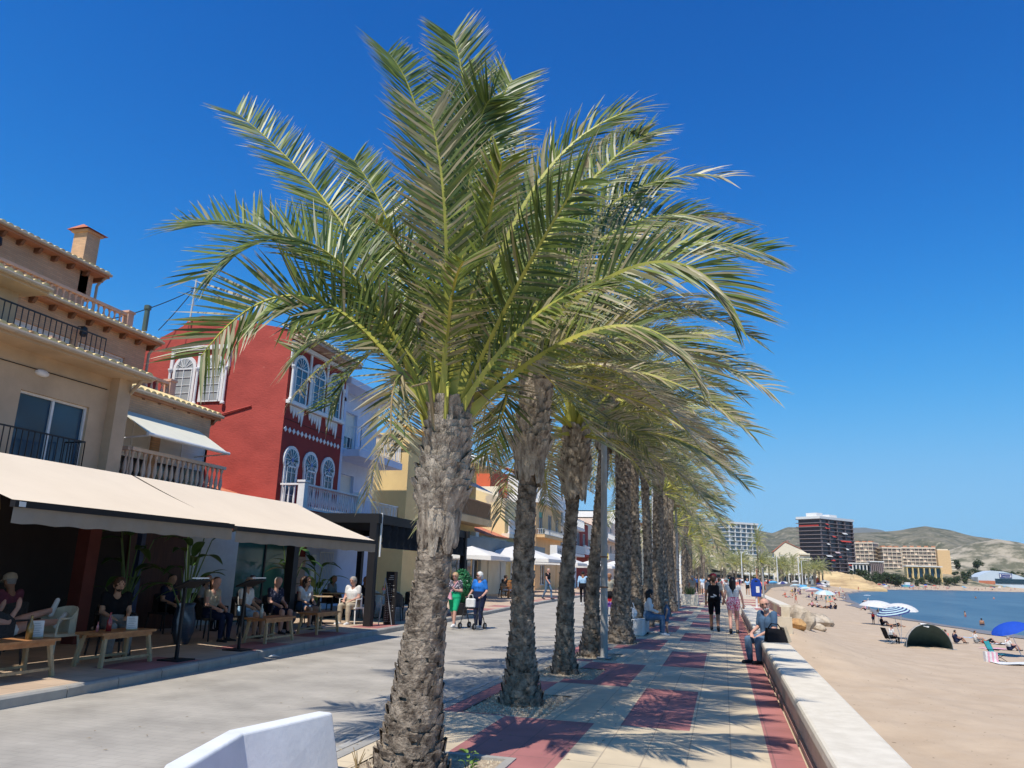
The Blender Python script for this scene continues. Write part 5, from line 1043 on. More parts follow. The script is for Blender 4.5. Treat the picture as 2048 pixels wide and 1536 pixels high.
# men on the street
person('man in light blue shirt and black trousers walking away along the road', (-7.3, 41.1, 0), .1, 'walk', 1.76, 'b', 'lightblue', 'black', 'black', M_shoew, 2, 1.6, voxel=.018)
person('man in black t-shirt and blue jeans leaning back near the parasols', (-9.9, 44.1, .1), -1.9, 'walk', 1.78, 'c', 'black', 'jeans', 'grey', M_shoe, 2, .5, voxel=.018)
person('older man in khaki shirt pushing a red stroller under the palms', (-4.6, 32.2, 0), PI, 'stand', 1.7, 'b', 'khaki', 'beige', 'grey', M_shoe, 2, .6, voxel=.018, wriL=(-.2, .25, .98), hanL=(-.18, .32, .98), wriR=(.2, .25, .98), hanR=(.18, .32, .98))
t = thing('stroller', 'red and purple pushchair with dark hood beside the fifth palm', 'stroller', (-4.5, 31.6, 0)); b = MB()
for q in (-1, 1): b.tube([(.2 * q, .35, 1.0), (.2 * q, .1, .6), (.2 * q, -.25, .12)], .014, 6); b.tube([(.2 * q, -.1, .6), (.2 * q, .25, .12)], .014, 6)
b.tube([(-.2, .35, 1.0), (.2, .35, 1.0)], .016, 6); b.build('frame', M_dark, t); b = MB(); b.prism([(-.19, -.2, .35), (-.19, .12, .35), (-.19, .22, .85), (-.19, .16, .85), (-.19, .04, .45), (-.19, -.2, .42)], (.38, 0, 0)); b.build('seat', CL['purple'], t)
b = MB(); b.sphere((0, .08, .82), .22, 12, sz=(1, 1, .7)); b.build('hood', CL['black'], t, smooth=True)
for (x, y) in ((-.2, .27), (.2, .27), (-.2, -.27), (.2, -.27)): b = MB(); b.tube([(x - .02, y, .1), (x + .02, y, .1)], .1, 12); b.build('wheel', M_black, t)
person('small child in red sitting in the pushchair', (-4.5, 31.62, .22), PI, 'sit', .85, 'a', 'red', 'purple', 'brown', legs=2, arms=.5, voxel=.03)
# seated women by the fifth palm
person('woman with dark ponytail in pale top and jeans seated on the white bench', (-2.15, 22.6, -.02), PI / 2 + PI + .2, 'sit', 1.66, 'a', 'white', 'jeans', 'black', M_shoew, 2, 1.6, near=True, female=True, longhair=.3, voxel=.013)
person('woman in maroon top seated behind the white bag on the bench', (-2.75, 23.0, -.02), -PI / 2 + .1, 'sit', 1.64, 'a', 'plum', 'black', 'black', M_shoe, 2, .5, female=True, longhair=.15, voxel=.018)
person('toddler with olive sun hat and denim pinafore standing beside the seated woman', (-1.62, 22.9, 0), PI / 2, 'stand', .98, 'a', 'denim', 'denim', 'blond', M_shoe, .6, .5, hat=('khaki', 1), voxel=.022, fat=1.35)
t = thing('white_bench', 'white concrete block bench beside the fifth palm under the seated women', 'bench', (-2.55, 22.1, 0)); b = MB(); b.box(-.36, .36, -.3, 1.5, 0, .44); b.build('seat_block', mat('white_concrete', (.70, .68, .64), (.58, .56, .52), scale=4, rough=.8, bump=.1), t).modifiers.new('b', 'BEVEL').width = .02
t = thing('white_bag', 'large crumpled white bag on the end of the white bench', 'bag', (-2.55, 22.05, .44)); b = MB(); b.sphere((0, 0, .15), .17, 12, sz=(1.05, .7, .95)); b.tube([(-.1, 0, .28), (-.04, 0, .42), (.06, 0, .42), (.1, 0, .28)], .015, 6); b.build('body', CL['white'], t)
# walkers further along the promenade
pr = [('woman in coral top and dark leggings walking ahead of the couple', -.35, 54, 0, 'walk', 'coral', 'navy', 'brown', 1, 1.66, 2, 'c'),
      ('woman in blue top and black skirt walking towards the blue bin', 2.1, 76, PI, 'walk', 'lightblue', 'black', 'black', 1, 1.66, .45, 'a'),
      ('person in blue patterned shirt beside the far end of the sea wall', .7, 100, PI, 'walk', 'teal', 'navy', 'brown', 0, 1.74, 2, 'b'),
      ('man in beige shirt standing by the twelfth palm on the left', -2.0, 52, .3, 'stand', 'khaki', 'beige', 'grey', 0, 1.72, 2, 'b'),
      ('person in white shorts and pale blue shirt walking away far ahead', -2.0, 76, 0, 'walk', 'lightblue', 'white', 'brown', 0, 1.74, .8, 'a'),
      ('person in black standing next to the walker in white shorts', -1.45, 77.5, 0, 'walk', 'black', 'black', 'black', 0, 1.78, 2, 'a'),
      ('person in blue jacket under the farther palms by the road', -2.7, 80, PI, 'walk', 'blue', 'navy', 'black', 0, 1.72, 2, 'a'),
      ('person with grey sun hat seen above the dark haired woman', .15, 60, PI, 'walk', 'white', 'grey', 'grey', 1, 1.62, 2, 'a'),
      ('sunlit person in brown swimwear by the shower posts', 3.0, 66, PI, 'stand', 'coral', 'black', 'brown', 1, 1.66, .2, 'b')]
for i, (lab, x, y, rz, po, tp, bt, hr, fm, H, lg, sk) in enumerate(pr):
    person(lab, (x, y, 0), rz, po, H, sk, tp, bt, hr, M_shoew, lg, .5, female=bool(fm), voxel=.022, hat=('grey', 1) if 'sun hat' in lab else None, longhair=.25 if fm and 'hat' not in lab else 0)
# prototypes for crowds; copies get their own clothes through object-linked slots
def recolour(o, ms):
    for i, m in enumerate(ms):
        if i < len(o.material_slots): o.material_slots[i].link = 'OBJECT'; o.material_slots[i].material = m
CP = {k: person('', (0, -60 - i, -4), 0, k, 1.7, 'a', 'white', 'navy', 'brown', M_shoe, .9, .5, voxel=.034, **kw) for i, (k, kw) in enumerate([('stand', {}), ('walk', {}), ('ground', {}), ('lie', {}), ('bend', {}), ('sit', {})])}
def crowd(kind, x, y, z, rz, label, group, top='white', bottom='navy', hair='brown', skin='a', s=1.0):
    o = CP[kind].copy(); SC.collection.objects.link(o); o.location = (x, y, z); o.rotation_euler = (0, 0, rz); o.scale = (s, s, s); tag(o, label, 'person', group); o.name = 'person'
    if not group and 'group' in o: del o['group']
    recolour(o, [SKIN[skin], CL[top] if top else SKIN[skin], CL[bottom], SKIN[skin] if top is None else M_shoe, HAIR[hair]]); return o
# ---------------------------------------------------------------- cafe terrace, awnings, street furniture
G0 = 0.1       # pavement level
por = thing('cafe_front', 'dark shaded ground-floor cafe front under the cream awnings', 'cafe'); b = MB()
b.box(-14.3, -10.25, -2, 16.9, 2.93, 3.09); b.build('portico_roof', M_plaster, por)
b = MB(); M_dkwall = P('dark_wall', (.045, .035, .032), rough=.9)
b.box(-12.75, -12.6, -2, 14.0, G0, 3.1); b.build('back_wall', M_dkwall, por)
b = MB(); b.box(-12.74, -12.55, 14.0, 15.9, G0, 3.1); b.build('wood_door', mat('dark_red_wood', (.10, .035, .02), (.05, .018, .012), scale=3, stretch=(6, 6, .5), rough=.5), por)
b = MB(); b.box(-12.75, -12.6, 15.9, 18.0, G0, 3.1); b.build('white_wall', P('inner_white', (.62, .66, .62), rough=.8), por)
b = MB(); b.box(-12.72, -12.68, 18.05, 20.9, G0, 3.0); pn = b.build('glass_screen', glassmat('green_glass', (.03, .11, .10), .08), por)
b = MB()
for y in (18.0, 19.4, 20.9): b.box(-12.76, -12.64, y - .03, y + .03, G0, 3.05)
b.build('screen_frame', M_dark, pn)
for (x, y, w, m, nm) in ((-10.6, 5.2, .2, M_brownf, 'column'), (-11.6, 11.9, .28, mat('maroon_column', (.16, .04, .03), rough=.7), 'column'), (-10.35, 17.05, .22, M_dark, 'column'), (-11.9, 13.6, .12, P('blue_post', (.04, .06, .14), rough=.5), 'column')):
    b = MB(); b.box(x - w / 2, x + w / 2, y - w / 2, y + w / 2, G0, 2.925); b.build(nm, m, por)
# hanging lamps (lit)
def lampmat():
    m = bpy.data.materials.new('lit_bulb'); m.use_nodes = True; q = m.node_tree.nodes['Principled BSDF']; q.inputs['Emission Color'].default_value = (1, .55, .2, 1); q.inputs['Emission Strength'].default_value = 9; return m
M_bulb = lampmat(); M_wick = mat('wicker', (.42, .26, .13), (.25, .14, .07), scale=30, rough=.9, trans=.3)
for i, (x, y, z, r, lab) in enumerate(((-11.0, 9.2, 2.35, .17, 'wicker drum lampshade with a lit bulb hanging inside the cafe'), (-11.6, 11.1, 2.3, .15, 'round pale hanging lamp beside the maroon column'), (-11.8, 16.2, 2.45, .3, 'wide red brown hanging lamp with glowing bulbs by the white wall'))):
    t = thing('hanging_lamp', lab, 'lamp', (x, y, z)); b = MB()
    if i == 0: b.lathe([(r * .8, .2), (r, .0), (r * .9, -.2)], (0, 0, 0), 16)
    elif i == 1: b.sphere((0, 0, 0), r, 14)
    else: b.lathe([(.06, .14), (r * .8, .08), (r, 0), (r * .8, -.08), (.06, -.12)], (0, 0, 0), 18)
    sh = b.build('lamp_shade', [M_wick, M_wick, P('red_shade', (.22, .05, .03), rough=.6)][i], t, smooth=True); b = MB(); b.tube([(0, 0, .1), (0, 0, 3.1 - z)], .008, 5); b.build('cable', M_black, t)
    for k in range(1 if i < 2 else 4):
        if i == 1: continue
        b = MB(); b.sphere((r + .01, -.12 + .08 * k, -.02) if i == 2 else (.171, -.05, -.02), .014, 8); b.build('bulb', M_bulb, t)
# awnings
def awning(label, y0, y1, zb=3.1, xb=-10.2, xf=-8.0, zf=2.27):
    t = thing('awning', label, 'awning'); b = MB(); n = 14; vs = []
    for i in range(n + 1):
        u = i / n
        for j in range(9): v_ = j / 8; sag = .035 * math.sin(math.pi * u) * (1 + .25 * math.sin(9 * v_)); vs.append((xb + (xf - xb) * u, y0 + (y1 - y0) * v_, zb + (zf - zb) * u - sag))
    b.add(vs, [(i * 9 + j, i * 9 + j + 1, (i + 1) * 9 + j + 1, (i + 1) * 9 + j) for i in range(n) for j in range(8)]); b.build('canvas', M_awn, t, smooth=True)
    b = MB(); b.box(xf - .02, xf + .06, y0, y1, zf - .085, zf - .01); b.build('front_bar', M_black, t)
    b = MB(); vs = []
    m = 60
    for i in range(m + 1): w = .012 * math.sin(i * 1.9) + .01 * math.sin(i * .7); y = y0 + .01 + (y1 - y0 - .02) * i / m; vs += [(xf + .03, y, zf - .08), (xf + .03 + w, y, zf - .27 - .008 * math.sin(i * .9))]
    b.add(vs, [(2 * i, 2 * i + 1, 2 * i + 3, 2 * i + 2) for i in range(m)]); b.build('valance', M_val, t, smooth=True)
    for y in (y0 + .5, y1 - .5):
        b = MB(); b.bar((xb, y, zb - .3), (xb + 1.2, y + (.4 if y < (y0 + y1) / 2 else -.4), zb - .72), .045); b.bar((xb + 1.2, y + (.4 if y < (y0 + y1) / 2 else -.4), zb - .72), (xf, y, zf - .1), .04); b.build('folding_arm', M_black, t)
    return t
a1 = awning('large cream awning over the cafe tables nearest the camera', 6.98, 11.18)
b = MB(); b.box(-7.939, -7.935, 7.03, 7.12, 2.19, 2.25); b.build('maker_plate', M_frame, a1)
awning('second cream awning stretching to the black canopy', 11.26, 16.75, zf=2.24)
awning('shorter retracted awning at the left picture edge', -2.0, 6.85, zb=3.1, xf=-8.75, zf=2.55)
# black canopy frame with gathered cloth
t = thing('canopy_frame', 'black steel canopy frame with bunched dark cloth beyond the awnings', 'canopy'); YQ = 27.5
for (x, y) in ((-9.15, 19.1), (-9.45, YQ), (-13.7, 19.1), (-13.7, YQ)): b = MB(); b.box(x - .1, x + .1, y - .1, y + .1, G0, 2.8); b.build('post', M_black, t)
b = MB(); b.box(-13.8, -9.0, 19.0, 19.2, 2.8, 3.05); b.box(-13.8, -9.25, YQ - .1, YQ + .1, 2.8, 3.05); b.prism([(-9.05, 19.2, 2.8), (-9.25, 19.2, 2.8), (-9.25, 19.2, 3.05), (-9.05, 19.2, 3.05)], (-.3, YQ - 19.3, 0)); b.box(-13.8, -13.6, 19.2, YQ - .1, 2.8, 3.05); b.build('beam', M_black, t)
b = MB(); b.add([(-13.6, 19.2, 3.0), (-9.2, 19.2, 3.0), (-9.4, YQ, 3.0), (-13.6, YQ, 3.0)], [(0, 1, 2, 3)]); b.build('canopy_cloth', CL['black'], t)
b = MB(); vs = []; m = 110
for i in range(m + 1):
    y = 19.25 + (YQ - 19.4) * i / m; xx = -9.12 - .3 * (i / m)
    for j in range(6): w = .07 * math.sin(i * .85 + j * .7) * (1 if j < 4 else .4) + .04 * (j % 2); vs.append((xx + w, y + .06 * j, 2.8 - .13 * j))
b.add(vs, [(i * 6 + j, i * 6 + j + 1, (i + 1) * 6 + j + 1, (i + 1) * 6 + j) for i in range(m) for j in range(5)]); b.build('gathered_blind', cloth('blackblind', (.02, .024, .03)), t, smooth=True)
b = MB(); b.box(-9.03, -8.99, 19.2, 19.24, 1.9, 3.08); b.build('white_edge', M_frame, t)
# lit blue doorway wall beneath (red and blue house ground floors)
t = thing('grille_door', 'pale blue door with white barred grille seen through the cafe', 'door', (-14.13, 24.2, 0)); b = MB(); b.box(-.05, 0, 0, 2.2, G0, 2.3); b.build('door_panel', M_bluew, t); b = MB()
for k in range(9): b.bar((.03, .9 + k * .12, .9), (.03, .9 + k * .12, 2.1), .02)
b.bar((.03, .85, .9), (.03, 1.9, .9), .03); b.bar((.03, .85, 2.1), (.03, 1.9, 2.1), .03); b.build('grille', M_frame, t); b = MB()
for z in (1.2, 1.7): b.box(.0, .05, .3, .6, z, z + .3)
b.build('meter_box', M_frame, t)
b = MB(); b.box(-14.18, -14.12, 22.05, 24.15, G0, 1.9); tag(b.build('stone_cladding', brickmat('pink_blocks', (.62, .44, .36), (.56, .4, .33), (.4, .3, .25), .6, .3, .012, axis='YZ')), 'pink stone block cladding on the ground floor behind the diners', 'cladding')
# tables, chairs, menus
M_wood = mat('table_wood', (.52, .25, .10), (.34, .15, .06), scale=2.5, stretch=(4, .6, 4), rough=.5)
M_woodp = mat('pale_wood', (.58, .42, .24), (.42, .29, .16), scale=3, stretch=(6, 6, .8), rough=.6)
def low_table(x, y, rz, label, L=1.1, W_=.5, H=.48):
    t = thing('low_table', label, 'table', (x, y, G0), rz, 'low wooden cafe tables'); b = MB()
    for k in range(3): b.box(-L / 2, L / 2, -W_ / 2 + k * W_ / 3 + .004, -W_ / 2 + (k + 1) * W_ / 3 - .004, H - .035, H)
    b.box(-L / 2 + .06, L / 2 - .06, -W_ / 2 + .03, -W_ / 2 + .055, H - .09, H - .036); b.box(-L / 2 + .06, L / 2 - .06, W_ / 2 - .055, W_ / 2 - .03, H - .09, H - .036); b.build('table_top', M_wood, t)
    for sx in (-1, 1):
        for sy in (-1, 1): b = MB(); b.bar((sx * (L / 2 - .12), sy * (W_ / 2 - .06), H - .04), (sx * (L / 2 - .05), sy * (W_ / 2 - .01), 0), .05); b.build('leg', M_woodp, t)
    b = MB(); b.bar((-L / 2 + .07, -W_ / 2 + .03, .1), (L / 2 - .07, -W_ / 2 + .03, .1), .035); b.bar((-L / 2 + .07, W_ / 2 - .03, .1), (L / 2 - .07, W_ / 2 - .03, .1), .035); b.build('stretcher', M_woodp, t); return t
low_table(-8.85, 7.95, PI / 2, 'low orange wood table at the left edge holding an oil bottle and menu', 1.35)
low_table(-8.9, 9.95, PI / 2, 'low wooden table with red bottle and white menu card beside the reclining woman')
low_table(-8.95, 14.15, PI / 2, 'low wooden table with clear bottle in front of the diners in the middle'); low_table(-9.15, 16.5, PI / 2, 'low wooden table nearest to the white armchair')
def bottle(x, y, z, h, c, label, grp=None):
    b = MB(); r = h * .14; b.lathe([(r, 0), (r, h * .55), (r * .4, h * .75), (r * .35, h * .95), (r * .45, h)], (0, 0, 0), 12); o = b.build('bottle', glassmat('bottle_' + label[:9], c, .1), smooth=True); o.location = (x, y, z); tag(o, label, 'bottle', grp)
zt = G0 + .481
bottle(-8.75, 8.25, zt, .30, (.22, .15, .04), 'amber oil bottle standing on the orange wood table'); bottle(-8.86, 9.72, zt, .27, (.25, .02, .03), 'red drink bottle beside the white menu card')
bottle(-8.95, 9.6, zt, .14, (.6, .2, .2), 'small pink glass next to the red drink bottle'); bottle(-8.95, 13.8, zt, .26, (.45, .48, .45), 'clear bottle on the middle low table'); bottle(-9.1, 16.4, zt, .2, (.3, .32, .3), 'glass bottle on the low table nearest the armchair')
def card(x, y, z, rz, w, h, label):
    t = thing('menu_card', label, 'menu', (x, y, z), rz); b = MB(); b.box(-w / 2, w / 2, -.02, .02, 0, .02); b.build('stand', M_woodp, t); b = MB(); b.prism([(-w / 2, -.006, .02), (w / 2, -.006, .02), (w / 2, .03, h), (-w / 2, .03, h)], (0, .006, 0)); c = b.build('card', CL['white'], t)
    b = MB()
    for k in range(6): b.box(-w / 2 + .02, w / 2 - .03 - .01 * (k % 3), -.0085 + .0065 * k * .62, -.006 + .0065 * k * .62, .04 + k * h * .13, .045 + k * h * .13)
    b.build('printed_lines', M_grey, c)
card(-8.8, 8.42, zt, PI / 2 - .5, .14, .22, 'wooden framed menu card behind the amber bottle'); card(-8.78, 10.1, zt, PI / 2 - .5, .16, .2, 'white menu card on the low table beside the red bottle')
def menu_stand(x, y, label):
    t = thing('menu_stand', label, 'menu stand', (x, y, G0)); b = MB(); b.box(-.2, .2, -.2, .2, 0, .02); b.build('foot_plate', M_black, t); b = MB(); b.box(-.022, .022, -.022, .022, .02, 1.12); b.build('pole', M_black, t)
    b = MB(); b.prism([(-.02, -.26, 1.10), (.26, -.26, 1.22), (.25, -.26, 1.245), (-.03, -.26, 1.125)], (0, .52, 0)); b.build('tray', M_black, t); b = MB(); b.prism([(-.005, -.22, 1.134), (.23, -.22, 1.235), (.228, -.22, 1.24), (-.007, -.22, 1.139)], (0, .44, 0)); b.build('menu_sheet', CL['white'], t); b = MB(); b.bar((.27, -.2, 1.27), (.27, .2, 1.27), .02); b.build('reading_light', M_frame, t)
menu_stand(-8.42, 10.75, 'black menu lectern on a pole at the pavement edge, the left one'); menu_stand(-8.5, 12.5, 'black menu lectern on a pole nearer the middle tables')
t = thing('chalk_menu_board', 'tall black chalkboard menu leaning beside the canopy post', 'menu board', (-8.95, 20.0, G0), -.35); b = MB(); b.box(-.2, .2, -.02, .02, 0, 1.42); b.build('board', M_black, t); b = MB()
for k in range(22):
    for q in range(random.randint(2, 4)): xx = -.16 + q * .085; b.box(xx, xx + random.uniform(.03, .07), -.024, -.0205, .08 + k * .048, .088 + k * .048)
for k in range(3): b.box(-.1 + .03 * k, .1, -.024, -.0205, 1.2 + .05 * k, 1.215 + .05 * k)
b.build('chalk_lettering', P('chalk', (.6, .6, .58), rough=.9), t)
t = thing('easel', 'thin pole easel leaning next to the chalkboard menu', 'easel', (-9.1, 19.65, G0)); b = MB(); b.tube([(0, 0, 0), (.05, .15, 1.25)], .012, 6); b.tube([(.3, .2, 0), (.05, .15, 1.25)], .012, 6); b.build('frame', M_grey, t); b = MB(); b.sphere((.02, .14, .95), .05, 8); b.build('pink_tag', CL['coral'], t)
def armchair(x, y, rz, m, label, group=None, h=.82):
    t = thing('armchair', label, 'chair', (x, y, G0), rz, group); b = MB(); b.box(-.25, .25, -.22, .25, .40, .44); b.build('seat', m, t)
    b = MB(); n = 8
    for i in range(n):
        a0 = PI * (i / n) + PI; a1_ = PI * ((i + 1) / n) + PI; p = lambda a, z: (.27 * math.cos(a), .02 + .27 * math.sin(a), z); top = lambda a: .66 + (h - .66) * abs(math.sin(a)) ** .7
        b.prism([p(a0, .44), p(a1_, .44), p(a1_, top(a1_)), p(a0, top(a0))], (0, .02, 0))
    b.build('back_shell', m, t)
    for sx in (-1, 1):
        for sy in (-1, 1): b = MB(); b.tube([(.22 * sx, .2 * sy, .42), (.26 * sx, .25 * sy, 0)], [.02, .016], 6); b.build('leg', m, t)
        b = MB(); b.tube([(.27 * sx, .0, .66), (.27 * sx, .24, .655), (.26 * sx, .25, .42)], .018, 6); b.build('armrest', m, t)
    return t
person('grey haired man in white t-shirt with red print sitting in a white armchair', (-9.95, 19.75, G0 - .03), PI - .1 + PI * 0, 'sit', 1.7, 'c', 'white', 'beige', 'grey', M_shoew, 2, .5, near=True, fat=1.15, voxel=.014)
armchair(-9.95, 19.72, PI - .1, M_frame, 'white plastic armchair in the sun by the black canopy post')
def round_table(x, y, label):
    t = thing('bistro_table', label, 'table', (x, y, G0)); b = MB(); b.lathe([(.36, .70), (.37, .715), (.36, .73)], (0, 0, 0), 20); b.build('table_top', M_woodp, t); b = MB(); b.tube([(0, 0, .02), (0, 0, .7)], .035, 8); b.build('pedestal', M_black, t); b = MB(); b.lathe([(.24, 0), (.22, .02), (.04, .035)], (0, 0, 0), 16); b.build('foot', M_black, t)
round_table(-10.6, 19.0, 'small square topped bistro table between the man in white and the woman in red'); round_table(-10.3, 22.5, 'bistro table with yellow flowers past the chalkboard'); round_table(-11.6, 21.6, 'bistro table in the shade behind the man in white')
DK = mat('rattan_dark', (.05, .045, .045), (.02, .02, .022), scale=40, rough=.7)
# seated guests in the shade: (label, x, y, facing, top, bottom, hair, skin, female, legs, arms)
guests = [('bearded man in black t-shirt and grey trousers holding the woman\'s foot', -9.75, 10.75, -PI / 2 - .5, 'black', 'grey', 'brown', 'a', 0, 2, .5, 'brown'),
          ('man in plum shirt and pale cap sitting deep in the shade on the left', -11.2, 10.1, PI / 2, 'plum', 'navy', 'grey', 'b', 0, 2, .6, None),
          ('woman with dark hair looking down at her phone behind the menu lectern', -10.1, 13.7, -PI / 2, 'beige', 'navy', 'brown', 'c', 1, 2, .3, None),
          ('man in white shirt and pale blue trousers behind the second lectern', -10.0, 14.7, -PI / 2, 'white', 'lightblue', 'grey', 'a', 0, .9, .6, None),
          ('older grey haired man in navy floral shirt resting chin on hand', -10.1, 16.0, -PI / 2 - .2, 'navyfloral', 'navy', 'grey', 'c', 0, .9, .6, None),
          ('woman in white tank top and sunglasses seated by the last low table', -10.2, 17.5, -PI / 2 - .3, 'white', 'denim', 'brown', 'a', 1, .5, .1, None),
          ('woman in red patterned top leaning across the bistro table', -10.95, 18.6, -.8, 'red', 'black', 'brown', 'c', 1, 2, .8, None),
          ('dark haired person in grey shirt sitting with back to the blue door', -11.9, 22.0, -PI / 2, 'grey', 'black', 'black', 'b', 1, 2, .6, None),
          ('person in black seated behind the man in the white armchair', -10.9, 22.3, -PI / 2 - .6, 'black', 'navy', 'black', 'b', 0, 2, .6, None),
          ('person in dark clothes by the white wall in the back of the cafe', -11.9, 14.6, -PI / 2, 'navy', 'black', 'black', 'a', 0, 2, .6, None),
          ('person with pale shirt by the white wall in the back of the cafe', -11.8, 15.7, -PI / 2, 'grey', 'black', 'black', 'a', 1, 2, .6, None),
          ('person in black by the green glass screen in the back of the cafe', -11.7, 17.3, -PI / 2 + .3, 'black', 'black', 'brown', 'a', 0, 2, .6, None)]
for i, (lab, x, y, rz, tp, bt, hr, sk, fm, lg, ar, brd) in enumerate(guests):
    person(lab, (x, y, G0 - .03), rz, 'sit', 1.68, sk, tp, bt, hr, M_shoe, lg, ar, female=bool(fm), near=i in (0, 5), voxel=.014 if i in (0, 5) else .02, longhair=.2 if fm else 0, beard=brd, glasses=(i == 5), hat=('beige', 0) if 'cap' in lab else None)
    armchair(x, y - .0, rz, DK, 'dark rattan cafe chair under the ' + ' '.join(lab.split()[:8]), 'dark rattan cafe chairs')
person('woman in white shorts and top reclining with her legs raised on the man\'s lap', (-9.75, 8.7, G0 + .0), -.05, 'sit', 1.64, 'c', 'white', 'white', 'brown', M_shoew, .3, .3, female=True, voxel=.016, longhair=.15,
       pel=(0, 0, .45), che=(0, -.24, .62), nek=(0, -.36, .74), hed=(0, -.42, .86), shoL=(-.17, -.34, .70), shoR=(.17, -.34, .70), kneL=(-.08, .42, .68), ankL=(-.08, .88, .78), toeL=(-.08, .95, .93), kneR=(.09, .40, .60), ankR=(.09, .86, .62), toeR=(.09, .98, .72), elbL=(-.22, -.12, .62), wriL=(-.12, .05, .82), hanL=(-.1, .06, .9), elbR=(.24, -.1, .66), wriR=(.2, .06, .86), hanR=(.18, .08, .94))
armchair(-9.75, 8.65, 0, DK, 'deep dark armchair holding the reclining woman in white shorts', 'dark rattan cafe chairs'); armchair(-9.6, 9.5, PI, mat('cream_seat', (.6, .55, .42), rough=.6), 'cream padded stool chair between the reclining woman and the low table')
for i, (x, y, rz, m, lab) in enumerate(((-9.9, 22.2, PI, M_frame, 'white armchair beyond the chalkboard menu'), (-9.6, 23.2, 0, DK, 'black armchair beyond the chalkboard facing away'), (-9.9, 24.3, PI / 2, DK, 'black armchair at the far end of the black canopy'), (-11.2, 23.8, -.5, M_frame, 'white chair deep under the black canopy'), (-9.55, 21.6, .3, DK, 'black armchair right behind the chalkboard'))):
    armchair(x, y, rz, m, lab)
t = thing('flower_vase', 'small vase of yellow flowers on the bistro table past the chalkboard', 'vase', (-10.3, 22.5, G0 + .73)); b = MB(); b.lathe([(.04, 0), (.05, .08), (.03, .13)], (0, 0, 0), 10); b.build('vase', M_frame, t); b = MB()
for k in range(9): a = k * 2.4; b.sphere((.05 * math.cos(a), .05 * math.sin(a), .18 + .02 * (k % 3)), .03, 6)
b.build('flowers', CL['yellow'], t)
# big pots with bird-of-paradise plants
M_pot = mat('blue_glazed_pot', (.035, .06, .10), (.02, .035, .06), scale=8, rough=.3, stretch=(1, 1, 6)); M_bl = mat('banana_leaf', (.075, .16, .035), (.04, .095, .025), scale=3, stretch=(1, 1, 1), rough=.4, trans=.3)
def big_leaf(b, p, az, el, L, w, g):
    d = np.array([math.cos(el) * math.cos(az), math.cos(el) * math.sin(az), math.sin(el)]); n = 8; c = np.array(p, float); rows = []; st = []
    for i in range(n + 1):
        s = np.array([-math.sin(az), math.cos(az), 0]); t_ = i / n; ww = w * math.sin(math.pi * min(1, .08 + .92 * t_) ** .8) * .5 + .005; rows.append((c - s * ww + np.array([0, 0, .25 * ww]), c.copy(), c + s * ww + np.array([0, 0, .25 * ww]))); c = c + d * L / n; d = d + np.array([0, 0, -.14]); d /= np.linalg.norm(d)
    b.add([q for r in rows for q in r], [(i * 3 + k, i * 3 + k + 1, (i + 1) * 3 + k + 1, (i + 1) * 3 + k) for i in range(n) for k in (0, 1)])
def potted(x, y, label, ph, pr_, hgt, seed, n=11, pot=M_pot):
    t = thing('potted_plant', label, 'plant', (x, y, G0)); g = np.random.default_rng(seed); b = MB(); b.lathe([(pr_ * .6, 0), (pr_ * .95, ph * .3), (pr_, ph * .6), (pr_ * .75, ph * .9), (pr_ * .85, ph)], (0, 0, 0), 18); b.build('pot', pot, t, smooth=True)
    s = MB(); l = MB()
    for i in range(n):
        az = i * 2.4 + g.uniform(-.3, .3); h = hgt * g.uniform(.45, 1); lean = g.uniform(.1, .5); p = (lean * math.cos(az) * .8, lean * math.sin(az) * .8, h); s.tube([(0, 0, ph * .9), (p[0] * .3, p[1] * .3, h * .6), p], [.02, .016, .010], 6); big_leaf(l, p, az, g.uniform(.0, .9), g.uniform(.45, .8), g.uniform(.14, .24), g)
    s.build('stems', mat('green_stem', (.12, .2, .06), rough=.5), t); l.build('leaves', M_bl, t)
potted(-11.3, 12.7, 'tall banana-like plant in a dark blue pot behind the menu lectern', .55, .25, 2.1, 31, 14); potted(-10.0, 12.85, 'broad-leaved plant in a tall ribbed dark pot in front of the white wall', .75, .21, 2.1, 32, 14); potted(-10.9, 17.9, 'dense leafy plant by the dark column near the woman in red', .5, .28, 2.1, 33, 16)
potted(-11.6, 20.6, 'leafy plant between the bistro tables in the sun', .4, .22, 1.6, 34, 9)
# scrap of white litter at the kerb
b = MB(); b.add([(0, 0, 0), (.14, .02, .02), (.2, .1, 0), (.06, .09, .035)], [(0, 1, 2, 3)]); o = b.build('paper_scrap', CL['white']); o.location = (-7.95, 12.6, .01); tag(o, 'crumpled white paper lying against the left kerb', 'litter')
# ---- grey restaurant front with parasols further along
t = thing('restaurant_front', 'long grey fascia of a restaurant terrace below the corner house', 'restaurant'); b = MB(); b.box(-15.0, -14.2, 33.5, 62, 2.75, 3.6); b.build('fascia', mat('grey_fascia', (.16, .19, .20), (.13, .155, .165), scale=1, rough=.5), t)
b = MB(); b.box(-15.4, -15.2, 33.5, 40.3, G0, 2.75); b.box(-15.42, -15.38, 40.5, 62, G0, 2.75); b.build('glazed_wall', M_glass, t)
b = MB()
for k in range(10): y = 34 + k * 3; b.box(-15.19, -15.1, y, y + .12, G0, 2.75)
b.build('wall_posts', M_frame, t)
t = thing('shop_sign', 'white box sign with dark letters above the far terrace', 'sign', (-13.8, 63.5, 2.9)); b = MB(); b.box(-.3, .3, 0, 4.5, 0, 1.0); b.build('sign_box', M_whitew, t); b = MB()
for k in range(5):
    y = .5 + k * .75; b.box(.301, .31, y, y + .12, .25, .75); b.box(.301, .31, y + .32, y + .44, .25, .75); b.box(.301, .31, y, y + .44, .45, .55)
b.build('lettering', M_dark, t)
